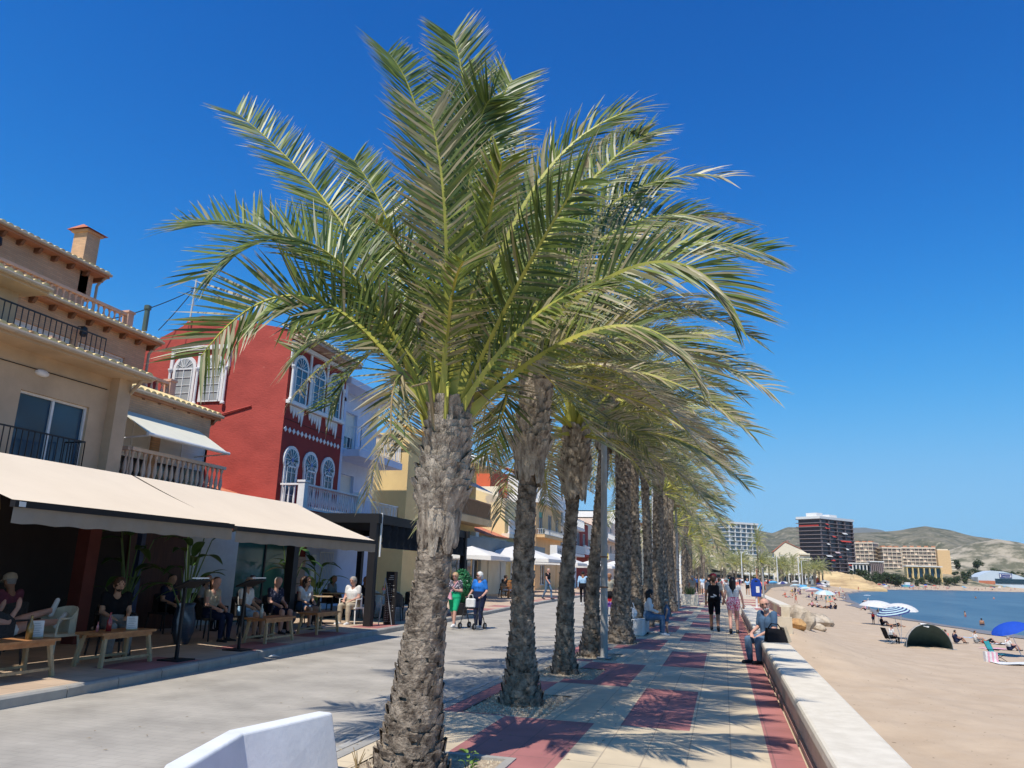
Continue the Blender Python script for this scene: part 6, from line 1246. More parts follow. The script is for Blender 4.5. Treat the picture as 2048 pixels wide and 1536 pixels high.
def parasol(x, y, z0, label, s=3.0, h=2.5, drop=.55, group='large white square restaurant parasols', rz=0, m=None):
    t = thing('parasol', label, 'parasol', (x, y, z0), rz, group); b = MB(); hs = s / 2; top = (0, 0, h + drop); vs = [top] + [(hs * cx, hs * cy, h) for cx, cy in ((-1, -1), (0, -1), (1, -1), (1, 0), (1, 1), (0, 1), (-1, 1), (-1, 0))]
    b.add(vs, [(0, i, i % 8 + 1) for i in range(1, 9)])
    v2 = [(p[0], p[1], p[2] - .004) for p in vs[1:]] + [(p[0] * 1.01, p[1] * 1.01, p[2] - (.22 if i % 2 == 0 else .16)) for i, p in enumerate(vs[1:])]; b.add(v2, [(i, (i + 1) % 8, 8 + (i + 1) % 8, 8 + i) for i in range(8)]); b.build('canopy', m or mat('parasol_white', (.84, .83, .80), (.78, .77, .74), scale=2, rough=.85, trans=.25), t)
    b = MB(); b.tube([(0, 0, 0), (0, 0, h + drop - .02)], .035, 8); b.build('pole', M_woodp, t); b = MB()
    for cx, cy in ((-1, -1), (0, -1), (1, -1), (1, 0), (1, 1), (0, 1), (-1, 1), (-1, 0)): b.bar((0, 0, h - .1), (hs * cx * .55, hs * cy * .55, h + drop * .42), .02)
    b.build('ribs', M_woodp, t); b = MB(); b.box(-.3, .3, -.3, .3, 0, .08); b.build('base', M_grey, t)
parasol(-12.6, 38.0, G0, 'white parasol partly hidden behind the nearest palm trunk', 3.0, 2.25, .5); parasol(-13.4, 41.5, G0, 'greyish parasol between the nearest palm and the big white one', 3.0, 2.3, .5); parasol(-13.0, 49.0, G0, 'biggest bright white parasol above the wooden armchair', 5.2, 2.35, .9); parasol(-12.8, 60.0, G0, 'white parasol between the second and third palm trunks', 4.2, 2.3, .75); parasol(-12.6, 78, G0, 'white parasol seen between third and fourth palm trunks', 4.0, 2.3, .7)
parasol(-12.6, 92, G0, 'far cream parasol beyond the fourth palm trunk', 4.0, 2.4, .7)
t = thing('garden_armchair', 'slatted orange wood armchair with white cushion on the pavement', 'chair', (-12.2, 43.9, G0), -.5); b = MB()
for q in (-1, 1):
    b.box(.3 * q - .03, .3 * q + .03, -.3, -.24, 0, .62); b.box(.3 * q - .03, .3 * q + .03, .24, .3, 0, 1.0); b.box(.3 * q - .04, .3 * q + .04, -.34, .3, .62, .66)
b.box(-.27, .27, -.3, .28, .36, .40); b.box(-.27, .27, .24, .3, .92, 1.02); b.build('frame', M_wood, t); b = MB()
for k in range(6): b.box(-.24 + k * .09, -.2 + k * .09, .26, .28, .4, .92)
b.build('back_slats', M_wood, t); b = MB(); b.box(-.25, .25, -.28, .2, .40, .50); b.build('cushion', CL['white'], t).modifiers.new('b', 'BEVEL').width = .04
t = thing('bar_counter', 'dark wooden counter table under the greyish parasol', 'table', (-13.6, 41.2, G0)); b = MB(); b.box(-.5, .5, -1.2, 1.2, 1.0, 1.06); b.build('top', M_grey, t); b = MB(); b.box(-.4, .4, -1.1, 1.1, 0, .999); b.build('body', P('dark_brown', (.07, .045, .035), rough=.6), t)
for i, (x, y, lab) in enumerate(((-14.2, 40.0, 'person in black at the bar counter under the parasols'), (-12.9, 45.5, 'person in black behind the wooden armchair'), (-13.4, 47.2, 'dark haired diner under the biggest parasol'), (-13.8, 51.0, 'seated diner in black beside the second palm trunk'), (-12.4, 37.2, 'diner in white shirt at the nearest white parasol'))):
    person(lab, (x, y, G0), -1.2 + i * .5, 'sit', 1.7, 'b', 'white' if 'white shirt' in lab else 'black', 'black', 'black', voxel=.03); 
    armchair(x, y, -1.2 + i * .5, DK, 'dark chair under the ' + ' '.join(lab.split()[:10]), 'dark restaurant chairs')
# topiary / shrub behind the two women
t = thing('potted_shrub', 'rounded bright green shrub in a dark tub behind the two women', 'plant', (-8.9, 25.8, G0)); g = np.random.default_rng(8); b = MB(); b.lathe([(.22, 0), (.28, .4), (.26, .42)], (0, 0, 0), 14); b.build('tub', M_black, t); v = []; f = []
for i in range(2600):
    d = g.normal(size=3); d /= np.linalg.norm(d); r = g.uniform(.55, 1) ** .5; p = d * np.array([.42, .42, .62]) * r + np.array([0, 0, .95]); u = g.normal(size=3); u /= np.linalg.norm(u); w = np.cross(u, d) * .03; u = u * .05; o = len(v); v += [tuple(p - w), tuple(p + u), tuple(p + w), tuple(p - u)]; f.append((o, o + 1, o + 2, o + 3))
rawmesh('foliage', v, f, mat('bright_leaf', (.05, .26, .10), (.02, .12, .05), scale=6, rough=.5, trans=.25), t)
# ---- lamp posts
def lamp_post(x, y, H, label, m, head=True, r=.065):
    t = thing('lamp_post', label, 'lamp post', (x, y, 0)); b = MB(); b.tube([(0, 0, 0), (0, 0, H)], [r, r * .8], 12); b.build('pole', m, t); b = MB(); b.box(-r * 1.8, r * 1.8, -r * 1.8, r * 1.8, 0, .02); b.build('base_plate', M_grey, t)
    for z in (1.35, 1.95): b = MB(); b.tube([(0, 0, z), (0, 0, z + .03)], r * 1.12, 12); b.build('pole_band', P('rust', (.25, .14, .09), rough=.8), t)
    if head: b = MB(); b.lathe([(.05, -.08), (.30, 0), (.30, .03), (.1, .08)], (0, 0, H), 18); b.build('lamp_head', P('rusty_head', (.42, .24, .15), rough=.6), t)
    return t
M_pole = mat('pole_paint', (.42, .41, .38), (.33, .32, .30), scale=3, stretch=(1, 1, .3), rough=.5)
lamp_post(-2.36, 15.75, 5.05, 'grey lamp post standing in front of the fourth palm', M_pole, r=.075); lamp_post(-2.55, 29.6, 6.2, 'slim white pole between the sixth and seventh palms', M_frame, False, .045); lamp_post(-2.3, 40.6, 5.2, 'tall grey lamp post by the ninth palm', M_pole, True)
# planters, bins
t = thing('planter', 'square white planter box on the promenade beyond the palms', 'planter', (-2.0, 47.5, 0)); b = MB(); b.box(-.5, .5, -.5, .5, 0, .6); b.build('box', M_cap, t); b = MB()
for k in range(40): a = k * 2.4; r = .35 * math.sqrt(k / 40); b.bar((r * math.cos(a) * .7, r * math.sin(a) * .7, .6), (r * math.cos(a) * 1.2, r * math.sin(a) * 1.2, .85 + .1 * (k % 3)), .03, .01)
b.build('leaves', M_bl, t)
t = thing('street_bin', 'black litter bin behind the seated women', 'bin', (-2.95, 31.5, 0)); b = MB(); b.box(-.3, .3, -.3, .3, 0, 1.1); b.box(-.34, .34, -.34, .34, 1.1, 1.2); b.build('casing', M_dark, t); b = MB(); b.box(-.2, .2, -.306, -.301, .8, 1.0); b.build('opening', M_black, t)
t = thing('blue_bin', 'blue rounded litter bin on a white post at the beach ramp', 'bin', (1.76, 47.0, 0), .1); b = MB(); b.prism([(-.27, -.13, .62), (.27, -.13, .62), (.30, -.13, 1.3), (.22, -.13, 1.55), (.08, -.13, 1.64), (-.08, -.13, 1.64), (-.22, -.13, 1.55), (-.30, -.13, 1.3)], (0, .26, 0)); b.build('bin_body', P('bin_blue', (.012, .05, .30), rough=.35), t).modifiers.new('b', 'BEVEL').width = .03
b = MB(); b.prism([(-.08, -.132, 1.45), (.08, -.132, 1.45), (.06, -.132, 1.53), (-.06, -.132, 1.53)], (0, -.004, 0)); b.build('slot', M_black, t); b = MB(); b.box(-.02, .17, -.138, -.133, .85, 1.2); b.build('white_notice', CL['white'], t); b = MB(); b.tube([(0, 0, 0), (0, 0, .62)], .06, 10); b.box(-.2, .2, -.2, .2, 0, .03); b.build('post', M_frame, t)
for i, (x, y) in enumerate(((2.2, 56), (2.3, 50))):
    t = thing('shower_post', ['tall rusty beach post behind the blue bin', 'tall grey beach shower post right of the blue bin'][i], 'post', (x, y, 0)); b = MB(); b.tube([(0, 0, 0), (0, 0, 2.3)], .06, 8); b.build('pole', [M_terra, M_pole][i], t); b = MB(); b.tube([(0, 0, 2.2), (0, -.3, 2.25)], .03, 6); b.build('arm', M_grey, t)
# ---- white concrete bench wall at the near left
t = thing('concrete_bench', 'white painted angled concrete bench wall at the bottom left of the promenade', 'bench'); top_o = [(-3.24, 5.96), (-3.44, 5.05), (-3.19, 4.1), (-2.7, 3.3)]; top_i = [(-3.10, 5.94), (-3.28, 4.99), (-3.02, 4.04), (-2.55, 3.2)]; bot_o = [(-3.27, 6.0), (-3.46, 5.05), (-3.24, 4.1), (-2.75, 3.3)]; bot_i = [(-3.0, 5.97), (-3.17, 5.0), (-2.93, 4.08), (-2.45, 3.25)]
b = MB(); vs = [(x, y, .47) for x, y in top_o] + [(x, y, .47) for x, y in top_i] + [(x, y, -.02) for x, y in bot_o] + [(x, y, -.02) for x, y in bot_i]
fs = []
for i in range(3): fs += [(i, i + 1, 5 + i, 4 + i), (4 + i, 5 + i, 13 + i, 12 + i), (i, 8 + i, 9 + i, i + 1)]
fs += [(0, 4, 12, 8), (3, 11, 15, 7)]; b.add(vs, fs); o = b.build('bench_wall', mat('white_painted_concrete', (.78, .79, .80), (.68, .69, .70), scale=2.5, rough=.7, bump=.12, bscale=20, world=True, lo=.3, hi=.6), t); md = o.modifiers.new('b', 'BEVEL'); md.width = .018; md.segments = 3
# weeds by the nearest palm
for i, (x, y, h, lab) in enumerate(((-2.05, 6.32, .22, 'small green weed growing right of the nearest palm trunk'), (-2.95, 6.15, .2, 'dry twig shoots growing left of the nearest palm trunk'))):
    t = thing('weed', lab, 'plant', (x, y, -.03)); g = np.random.default_rng(60 + i); s = MB(); l = MB()
    for k in range(3 if i == 0 else 5): a = k * 2.2 + .5; tip = (.06 * math.cos(a), .05 * math.sin(a), h * g.uniform(.7, 1.1)); s.tube([(0, 0, 0), (tip[0] * .3, tip[1] * .3, tip[2] * .5), tip], [.006, .005, .003], 5)
    if i == 0:
        for k in range(22): a = g.uniform(0, 6.28); z = g.uniform(.05, h); big_leaf(l, (.03 * math.cos(a), .03 * math.sin(a), z), a, .7, .06, .022, g)
        l.build('leaves', mat('weed_leaf', (.22, .36, .08), rough=.5, trans=.3), t)
    s.build('stems', M_bl if i == 0 else M_rachis_dry, t)
# ---------------------------------------------------------------- beach and bay
def shade_cloth(n, c): return P('shade_' + n, c, rough=.8, trans=.3)
UM = {'white': shade_cloth('white', (.82, .82, .80)), 'blue': shade_cloth('blue', (.02, .10, .62)), 'sky': shade_cloth('sky', (.16, .50, .78)), 'pale': shade_cloth('pale', (.55, .78, .82)), 'navy': shade_cloth('navy', (.05, .06, .22)), 'pinkish': shade_cloth('pinkish', (.78, .60, .60)), 'green': shade_cloth('green', (.1, .4, .25)), 'red': shade_cloth('red', (.65, .08, .06))}
def umbrella(x, y, z, label, r=1.05, h=1.9, cols=('white',), tilt=(0, 0), group=None, stripes=False, detail=16):
    t = thing('beach_umbrella', label, 'beach umbrella', (x, y, z - .1), 0, group); t.rotation_euler = (tilt[0], tilt[1], 0); b = MB(); n = detail; rings = 6 if not stripes else 10; vs = []
    for j in range(rings + 1):
        a = j / rings * 1.15; rr = r * math.sin(a) / math.sin(1.15); zz = h + (math.cos(a) - math.cos(1.15)) * r * .62
        for i in range(n): th = 2 * PI * i / n; sc_ = 1 - (.03 if i % 2 else 0) * j / rings; vs.append((rr * sc_ * math.cos(th), rr * sc_ * math.sin(th), zz))
    fs = []; ms = []
    for j in range(rings):
        for i in range(n):
            fs.append((j * n + i, j * n + (i + 1) % n, (j + 1) * n + (i + 1) % n, (j + 1) * n + i)); ms.append((j % 2) if stripes else (i // 2) % len(cols))
    b.v = vs; b.f = fs; b.m = ms; b.build('canopy', [UM[c] for c in cols], t); b = MB(); b.tube([(0, 0, 0), (0, 0, h + r * .35)], .02, 6); b.build('pole', M_frame, t); return t
def towel(x, y, rz, c, label, L=1.8, W_=.9):
    n = 8; vs = []
    for i in range(n + 1):
        for j in range(5): vs.append((-W_ / 2 + W_ * j / 4, -L / 2 + L * i / n, .02 + .02 * math.sin(i * 1.3 + j)))
    b = MB(); b.add(vs, [(i * 5 + j, i * 5 + j + 1, (i + 1) * 5 + j + 1, (i + 1) * 5 + j) for i in range(n) for j in range(4)]); o = b.build('beach_towel', CL[c], smooth=True); o.location = (x, y, sz(x, y) + .02); o.rotation_euler = (0, 0, rz); tag(o, label, 'towel'); return o
def beach_chair(x, y, rz, m, fm, label):
    t = thing('beach_chair', label, 'chair', (x, y, sz(x, y)), rz); b = MB(); b.prism([(-.26, -.25, .30), (-.26, .25, .36), (-.26, .25, .38), (-.26, -.25, .32)], (.52, 0, 0)); b.build('seat', m, t); b = MB(); b.prism([(-.26, -.25, .32), (-.26, -.52, .95), (-.26, -.50, .96), (-.26, -.23, .33)], (.52, 0, 0)); b.build('backrest', m, t)
    for q in (-1, 1):
        b = MB(); b.tube([(.28 * q, -.5, .94), (.28 * q, -.25, .32), (.28 * q, .28, 0)], .016, 6); b.build('side_frame', fm, t); b = MB(); b.tube([(.28 * q, .25, .36), (.28 * q, -.35, 0)], .016, 6); b.build('leg', fm, t); b = MB(); b.box(.28 * q - .03, .28 * q + .03, -.38, .22, .55, .575); b.build('armrest', fm, t)
    return t
def S_(x, y): return sz(x, y)
umbrella(12.0, 61.5, S_(12, 61.5), 'plain white beach umbrella just behind the striped one', 1.15, 2.1, ('white',), (.1, .05))
umbrella(10.9, 55.6, S_(10.9, 55.6), 'blue and white ring striped beach umbrella tilted over the tent', 1.05, 2.0, ('pale', 'navy', ), (.1, -.22), stripes=True)
UM['stripeblue'] = shade_cloth('stripeblue', (.12, .25, .55))
umbrella(16.2, 51.2, S_(16.2, 51.2), 'bright blue beach umbrella at the right edge over a sunbather', .98, 1.7, ('blue',), (.15, -.35))
beach_chair(10.0, 54.2, -1.2, CL['black'], M_grey, 'black folding beach chair beside the dark green tent')
person('woman with dark hair in white top and black trousers in the black beach chair', (10.0, 54.2, S_(10, 54.2) - .12), -1.2, 'sit', 1.66, 'c', 'white', 'black', 'black', M_shoe, 2, .5, female=True, voxel=.018)
t = thing('beach_tent', 'dark green pop-up half dome beach tent with white towel on its top', 'tent', (11.6, 52.9, S_(11.6, 52.9)), .1); b = MB(); vs = []; n = 12
for i in range(n + 1):
    a = PI * i / n
    for j in range(9): e = (PI / 2) * j / 8 * 1.15; vs.append((1.3 * math.cos(a) * math.cos(e * .25), -.75 + 1.45 * (1 - math.cos(e)) * (.5 + .5 * math.sin(a)), 1.42 * math.sin(a) * math.cos(e * .87)))
b.add(vs, [(i * 9 + j, i * 9 + j + 1, (i + 1) * 9 + j + 1, (i + 1) * 9 + j) for i in range(n) for j in range(8)]); b.build('shell', mat('tent_green', (.045, .085, .085), (.03, .06, .062), scale=3, rough=.5), t, smooth=True)
b = MB(); b.tube([(1.3 * math.cos(PI * i / 12), -.76, 1.42 * math.sin(PI * i / 12)) for i in range(13)], .02, 6); b.tube([(1.3 * math.cos(PI * i / 12) * .98, -.3, 1.36 * math.sin(PI * i / 12)) for i in range(13)], .012, 6); b.build('hoop', M_grey, t); b = MB(); b.add([(-1.4, -.8, .01), (1.5, -.85, .01), (1.6, -.4, .02), (-1.3, -.35, .02)], [(0, 1, 2, 3)]); b.build('ground_flap', CL['grey'], t)
b = MB(); b.add([(-.3, -.5, 1.42), (.3, -.5, 1.38), (.35, -.1, 1.30), (-.3, -.1, 1.34), (-.15, -.78, 1.25), (.12, -.78, 1.18)], [(0, 1, 2, 3), (0, 4, 5, 1)]); o = b.build('white_towel', CL['white']); o.location = (11.6, 52.9, S_(11.6, 52.9) + .03); tag(o, 'white towel draped over the top of the dark tent', 'towel')
beach_chair(13.5, 46.2, -2.3, CL['teal'], M_black, 'turquoise folding beach chair under the blue umbrella'); towel(14.1, 45.3, -1.3, 'white', 'white towel spread in front of the turquoise chair', 2.6, 1.2)
t = thing('beach_bag', 'pink and white striped beach bag left of the turquoise chair', 'bag', (12.9, 45.3, S_(12.9, 45.3)), .2)
for k in range(6): b = MB(); b.box(-.3 + k * .1, -.2 + k * .1, -.12, .12, 0, .5 - .02 * (k % 2)); b.build('stripe_panel', CL['pink'] if k % 2 else CL['white'], t)
G = lambda *a, **k: person(*a, **k)
person('sunbather in white shirt leaning back under the bright blue umbrella', (17.2, 56.5, S_(17.2, 56.5)), -1.2, 'ground', 1.7, 'c', 'white', 'navy', 'grey', legs=.8, voxel=.025); towel(16.6, 57.2, -1.2, 'pink', 'pink towel beside the sunbather under the blue umbrella')
beachers = [  # x,y,pose,rz,top,bottom,hair,skin,label
    (14.0, 83.8, 'stand', 2.5, 'red', 'navy', 'black', 'b', 'small boy in red shirt standing alone on the sand', .68), (8.5, 74.0, 'ground', 0, 'beige', 'black', 'black', 'a', 'child sitting on the sand with back turned, alone', .72),
    (23.6, 150, 'bend', -1.4, None, 'navy', 'black', 'c', 'adult bending forward at the water edge, bare back', 1.0), (23.2, 142, 'stand', 1.0, 'white', 'navy', 'white', 'b', 'person with white cap standing at the waterline', 1.0), (20.7, 130, 'ground', 1.2, 'pink', 'black', 'black', 'c', 'woman sitting on the wet sand below the bending adult', 1.0), (22.0, 127, 'ground', .3, 'black', 'black', 'black', 'b', 'child crouching on wet sand at the waterline', .7),
    (11.1, 134, 'walk', .4, None, 'coral', 'black', 'b', 'girl in orange swimwear running across the sand', .85), (14.6, 82.9, 'ground', -1.3, 'black', 'black', 'black', 'c', 'woman in black swimwear seated below the distant white umbrella', 1.0), (15.5, 82.0, 'lie', -1.5, None, 'black', 'brown', 'b', 'sunbather lying below the distant white umbrella', 1.0),
    (13.2, 63.2, 'ground', -.4, None, 'navy', 'brown', 'c', 'bare chested man seated left under the striped umbrella', 1.0), (14.6, 60.5, 'ground', .6, 'coral', 'red', 'brown', 'c', 'woman in coral swimsuit behind the green tent', 1.0), (15.3, 60.8, 'ground', -1.3, 'navy', 'navy', 'black', 'a', 'person in navy reclining right of the woman in coral', 1.0), (17.0, 62.5, 'ground', -1.4, 'white', 'grey', 'brown', 'a', 'person in pale shirt leaning back near the waterline towels', 1.0), (18.0, 63.5, 'lie', -1.2, 'red', 'black', 'brown', 'c', 'sunbather in red lying by the pale towel', 1.0),
    (28.0, 100, 'stand', 0, None, 'navy', 'black', 'b', 'bather standing waist deep behind the blue umbrella', 1.0), (25.9, 218, 'walk', 1, None, 'black', 'black', 'b', 'child running into the shallow water', .9), (26.6, 214, 'walk', -1, None, 'navy', 'black', 'b', 'second child playing at the far waterline', .9), (28.6, 207, 'walk', 1.4, None, 'white', 'black', 'b', 'bather wading with arms out in the shallows', 1.0), (46.0, 345, 'stand', 0, 'white', 'white', 'brown', 'c', 'person in white standing at the tip of the water', 1.0),
    (83.0, 300, 'stand', 0, None, 'navy', 'black', 'b', 'left one of the two bathers standing in the open water', 1.0), (88.5, 300, 'stand', 0, None, 'red', 'grey', 'c', 'right one of the two bathers standing in the open water', 1.0), (33.0, 125, 'stand', 1, None, 'red', 'black', 'a', 'swimmer chest deep beyond the white umbrella', 1.0)]
for (x, y, po, rz, tp, bt, hr, sk, lab, s) in beachers:
    z = S_(x, y) if x < 27 and y < 210 or y > 330 else -3.6
    if 'waist' in lab or 'chest' in lab or 'open water' in lab: z = -3.65
    if 'wading' in lab or 'child' in lab and y > 200: z = -2.95
    crowd(po, x, y, z, rz, lab, None, tp, bt, hr, sk, s)
t = thing('bodyboard', 'small white surfboard floating in the shallow water', 'surfboard', (46, 283, -2.68), .8); b = MB(); b.sphere((0, 0, 0), 1.4, 14, sz=(1.3, .5, .1)); b.build('board', M_frame, t)
for (x, y, rz, c, lab) in ((14.2, 61.6, .4, 'red', 'red bag and towel heap under the striped umbrella'), (13.9, 60.2, .2, 'yellow', 'lime green towel hung beside the woman in coral'), (18.9, 64.0, -1.2, 'white', 'pale towel near the waterline right of the tent'), (19.0, 70.5, -1.2, 'lightblue', 'light blue towel alone on the sand near the water'), (15.2, 82.2, -1.4, 'black', 'dark towel under the pair below the white umbrella')): towel(x, y, rz, c, lab)
t = thing('folding_chair', 'lime green low beach chair behind the dark tent', 'chair', (14.0, 60.4, S_(14, 60.4)), .4); b = MB(); b.prism([(-.26, -.2, .2), (-.26, -.45, .9), (-.26, -.42, .9), (-.26, -.17, .2)], (.52, 0, 0)); b.build('backrest', P('lime', (.35, .6, .1), rough=.8), t); b = MB(); b.box(-.26, .26, -.2, .25, .18, .21); b.build('seat', P('lime', (.35, .6, .1)), t); b = MB(); b.tube([(-.27, -.43, .9), (-.27, .2, 0)], .015, 6); b.tube([(.27, -.43, .9), (.27, .2, 0)], .015, 6); b.build('frame', M_grey, t)
umbrella(14.3, 83.2, S_(14.3, 83.2), 'wide low white beach umbrella standing alone beyond the ramp rocks', 1.75, 1.75, ('white',), (0, .08)); umbrella(14.6, 126, S_(14.6, 126), 'pale blue green umbrella over the family near the ramp rocks', 1.5, 2.1, ('pale', 'white'), (.1, 0))
fam = [(12.4, 123, 'ground', -1.2, 'pink', 'black', 'black', 'c'), (13.2, 123.5, 'ground', -1.6, 'white', 'navy', 'black', 'c'), (13.9, 122.5, 'lie', -1.3, None, 'black', 'brown', 'b'), (14.8, 122, 'ground', 1.0, 'navy', 'navy', 'black', 'b'), (15.6, 123, 'ground', .4, 'black', 'navy', 'brown', 'b'), (12.8, 127, 'ground', 2, 'coral', 'navy', 'brown', 'b')]
for i, (x, y, po, rz, tp, bt, hr, sk) in enumerate(fam): crowd(po, x, y, S_(x, y), rz, ['woman in pink sitting leftmost of the family by the ramp rocks', 'person in white sitting second in the family by the ramp rocks', 'sunbather stretched out in the family by the ramp rocks', 'person in navy by the stripe bag of the family', 'person in black rightmost of the family near the rocks', 'person in coral sitting behind the family by the rocks'][i], None, tp, bt, hr, sk)
g = np.random.default_rng(77)
names = {'sky': 'sky blue', 'pale': 'pale blue', 'white': 'white', 'navy': 'dark blue', 'pinkish': 'pinkish', 'red': 'red', 'blue': 'bright blue', 'green': 'green'}
mid = [(18.5, 180, 'sky'), (16.8, 176, 'pale'), (16.4, 160, 'pinkish'), (17.6, 163, 'sky'), (20.6, 192, 'navy'), (15.0, 215, 'navy'), (11.8, 205, 'sky'), (17.8, 203, 'sky'), (19.3, 208, 'sky'), (16.6, 200, 'pale'), (29, 262, 'pinkish'), (31, 270, 'white'), (35, 318, 'navy'), (37.5, 325, 'white'), (39, 332, 'navy'), (25, 300, 'white')]
cnt = {}
for i, (x, y, c) in enumerate(mid): umbrella(x, y, S_(x, y), names[c] + ' umbrella among the sunbathers on the bend of the beach', 1.15 + .25 * g.random(), 1.9, (c, 'white') if i % 4 == 1 else (c,), (g.uniform(-.2, .2), g.uniform(-.2, .2)), group=names[c] + ' umbrellas on the beach bend', detail=12)
tops = ['white', 'coral', 'navy', 'black', 'red', 'lightblue', None, None, None, 'pink', 'teal', 'yellow']; bots = ['navy', 'black', 'red', 'coral', 'teal', 'grey', 'pink', 'purple']
def rnd(y0, y1, off0, off1, n, lab, grp, poses, zf=None, xs=None):
    for i in range(n):
        y = g.uniform(y0, y1); x = xs(y, g) if xs else 0; po = poses[g.integers(len(poses))]; z = zf(x, y) if zf else S_(x, y)
        crowd(po, x, y, z, g.uniform(-PI, PI), lab, grp, tops[g.integers(len(tops))], bots[g.integers(len(bots))], ['black', 'brown', 'blond', 'grey'][g.integers(4)], 'abc'[g.integers(3)], g.uniform(.9, 1.05))
def shx(y): 
    for (a, b2) in zip(SHORE[:-1], SHORE[1:]):
        if a[1] <= y <= b2[1]: return a[0] + (b2[0] - a[0]) * (y - a[1]) / (b2[1] - a[1])
    return 60
rnd(150, 330, 0, 0, 46, 'small distant beachgoer on the bend of the beach', 'beachgoers on the beach bend', ['ground', 'ground', 'stand', 'lie', 'walk'], xs=lambda y, g: shx(y) - g.uniform(2, 14))
# far shore, parametrised by x
def fary(x): 
    P_ = SHORE[8:14]
    for (a, b2) in zip(P_[:-1], P_[1:]):
        if a[0] <= x <= b2[0]: return a[1] + (b2[1] - a[1]) * (x - a[0]) / (b2[0] - a[0])
    return 800
for i in range(90):
    x = g.uniform(60, 330) if i % 3 else g.uniform(60, 180); y = fary(x) + g.uniform(5, 26); po = ['ground', 'stand', 'lie', 'walk', 'stand'][g.integers(5)]
    crowd(po, x, y, S_(x, y), g.uniform(-PI, PI), 'tiny figure on the far shore of the bay', 'people on the far shore', tops[g.integers(len(tops))], bots[g.integers(len(bots))], 'brown', 'abc'[g.integers(3)], 1.05)
for i in range(34):
    x = g.uniform(62, 320); y = fary(x) + g.uniform(6, 26); c = ['white', 'white', 'sky', 'red', 'navy', 'green', 'pinkish', 'blue'][g.integers(8)]
    umbrella(x, y, S_(x, y), names[c] + ' umbrella on the far shore of the bay', 1.3, 2.0, (c,), (g.uniform(-.2, .2), g.uniform(-.2, .2)), group=names[c] + ' umbrellas on the far shore', detail=10)
# strollers far along the promenade
for i in range(46):
    y = g.uniform(110, 300); x = g.uniform(-3.5, 3 + (y - 90) * .07); 
    crowd(['walk', 'stand', 'walk'][i % 3], x, y, 0, g.choice([0, PI]) + g.uniform(-.4, .4), 'tiny stroller far along the promenade under the distant palms', 'strollers far along the promenade', ['white', 'lightblue', 'navy', 'coral', 'white', 'grey', 'black'][g.integers(7)], bots[g.integers(len(bots))], 'brown', 'abc'[g.integers(3)], 1.0)
# rocks by the ramp
def rock(x, y, z, s, seed, label, m):
    g2 = np.random.default_rng(seed); bm = bmesh.new(); bmesh.ops.create_icosphere(bm, subdivisions=3, radius=1.0); dirs = g2.normal(size=(9, 3)); dirs /= np.linalg.norm(dirs, axis=1)[:, None]; off = g2.uniform(.55, .95, 9)
    for v in bm.verts:
        p = np.array(v.co)
        for d, o_ in zip(dirs, off):
            e = p.dot(d) - o_
            if e > 0: p = p - d * e * .92
        p = p + g2.normal(size=3) * .02; v.co = Vector((p[0] * s[0] * 1.0, p[1] * s[1] * 1.0, p[2] * s[2] * 1.05))
    me = bpy.data.meshes.new('rock'); bm.to_mesh(me); bm.free(); me.materials.append(m); o = bpy.data.objects.new('rock', me); SC.collection.objects.link(o); o.location = (x, y, z); tag(o, label, 'rock', 'boulders at the beach ramp')
M_rock = mat('boulder', (.56, .46, .34), (.26, .20, .14), scale=1.6, rough=.95, bump=1, bscale=9, lo=.36, hi=.6); M_rocko = mat('orange_boulder', (.62, .36, .14), (.4, .22, .1), scale=2, rough=.9, bump=1, bscale=9)
rk = [(3.6, 44, -.75, (.5, .55, .42), 'orange boulder at the foot of the ramp wall end', M_rocko), (4.3, 52, -.8, (1.1, 1.4, 1.0), 'tallest grey boulder just right of the ramp wall', M_rock), (5.2, 62, -1.2, (1.2, 1.3, .9), 'pale boulder in the middle of the heap', M_rock), (6.0, 66, -1.5, (1.5, 1.2, .8), 'broad flat boulder at the front of the heap', M_rock), (4.9, 70, -1.2, (1.2, 1.6, .9), 'boulder at the back of the heap near the wall', M_rock), (7.4, 72, -1.8, (1.6, 1.2, .7), 'low sand coloured boulder on the right of the heap', M_rock), (6.8, 80, -1.8, (1.3, 1.1, .8), 'shadowed boulder behind the low right one', M_rock), (8.6, 78, -1.9, (1.1, .9, .55), 'last small boulder at the right end of the heap', M_rock), (6.0, 58, -1.6, (.7, .6, .4), 'small front stone of the heap', M_rock)]
for i, (x, y, z, s, lab, m) in enumerate(rk): rock(x, y, z, s, 200 + i, lab, m)
# yellow rock ledge on the far beach
def ledgef(X, Y):
    s = np.clip(1 - ((X - 54) / 24) ** 2, 0, 1) ** .4 * np.clip((Y - 420) / 10, 0, 1) * np.clip((470 - Y) / 14, 0, 1); st = np.floor(s * 5) / 5 * .5 + s * .5
    return -4.5 + 3.0 * (s > 0) + st * np.interp(X, [30, 36, 52, 66, 76], [3, 7.4, 8.2, 6.6, 3.4]) + 1.6 * (vnoise(X, Y, .35, 21) - .4) * s + .8 * vnoise(X, Y, 1.1, 23) * s
M_ledge = mat('yellow_rock', (.66, .48, .25), (.36, .24, .13), scale=.16, rough=.95, world=True, stretch=(.4, .4, 3), bump=1, bscale=.6, lo=.35, hi=.6)
tag(grid_mesh('rock_ledge', np.linspace(28, 80, 90), np.linspace(417, 474, 50), ledgef, M_ledge, smooth=False), kind='structure')
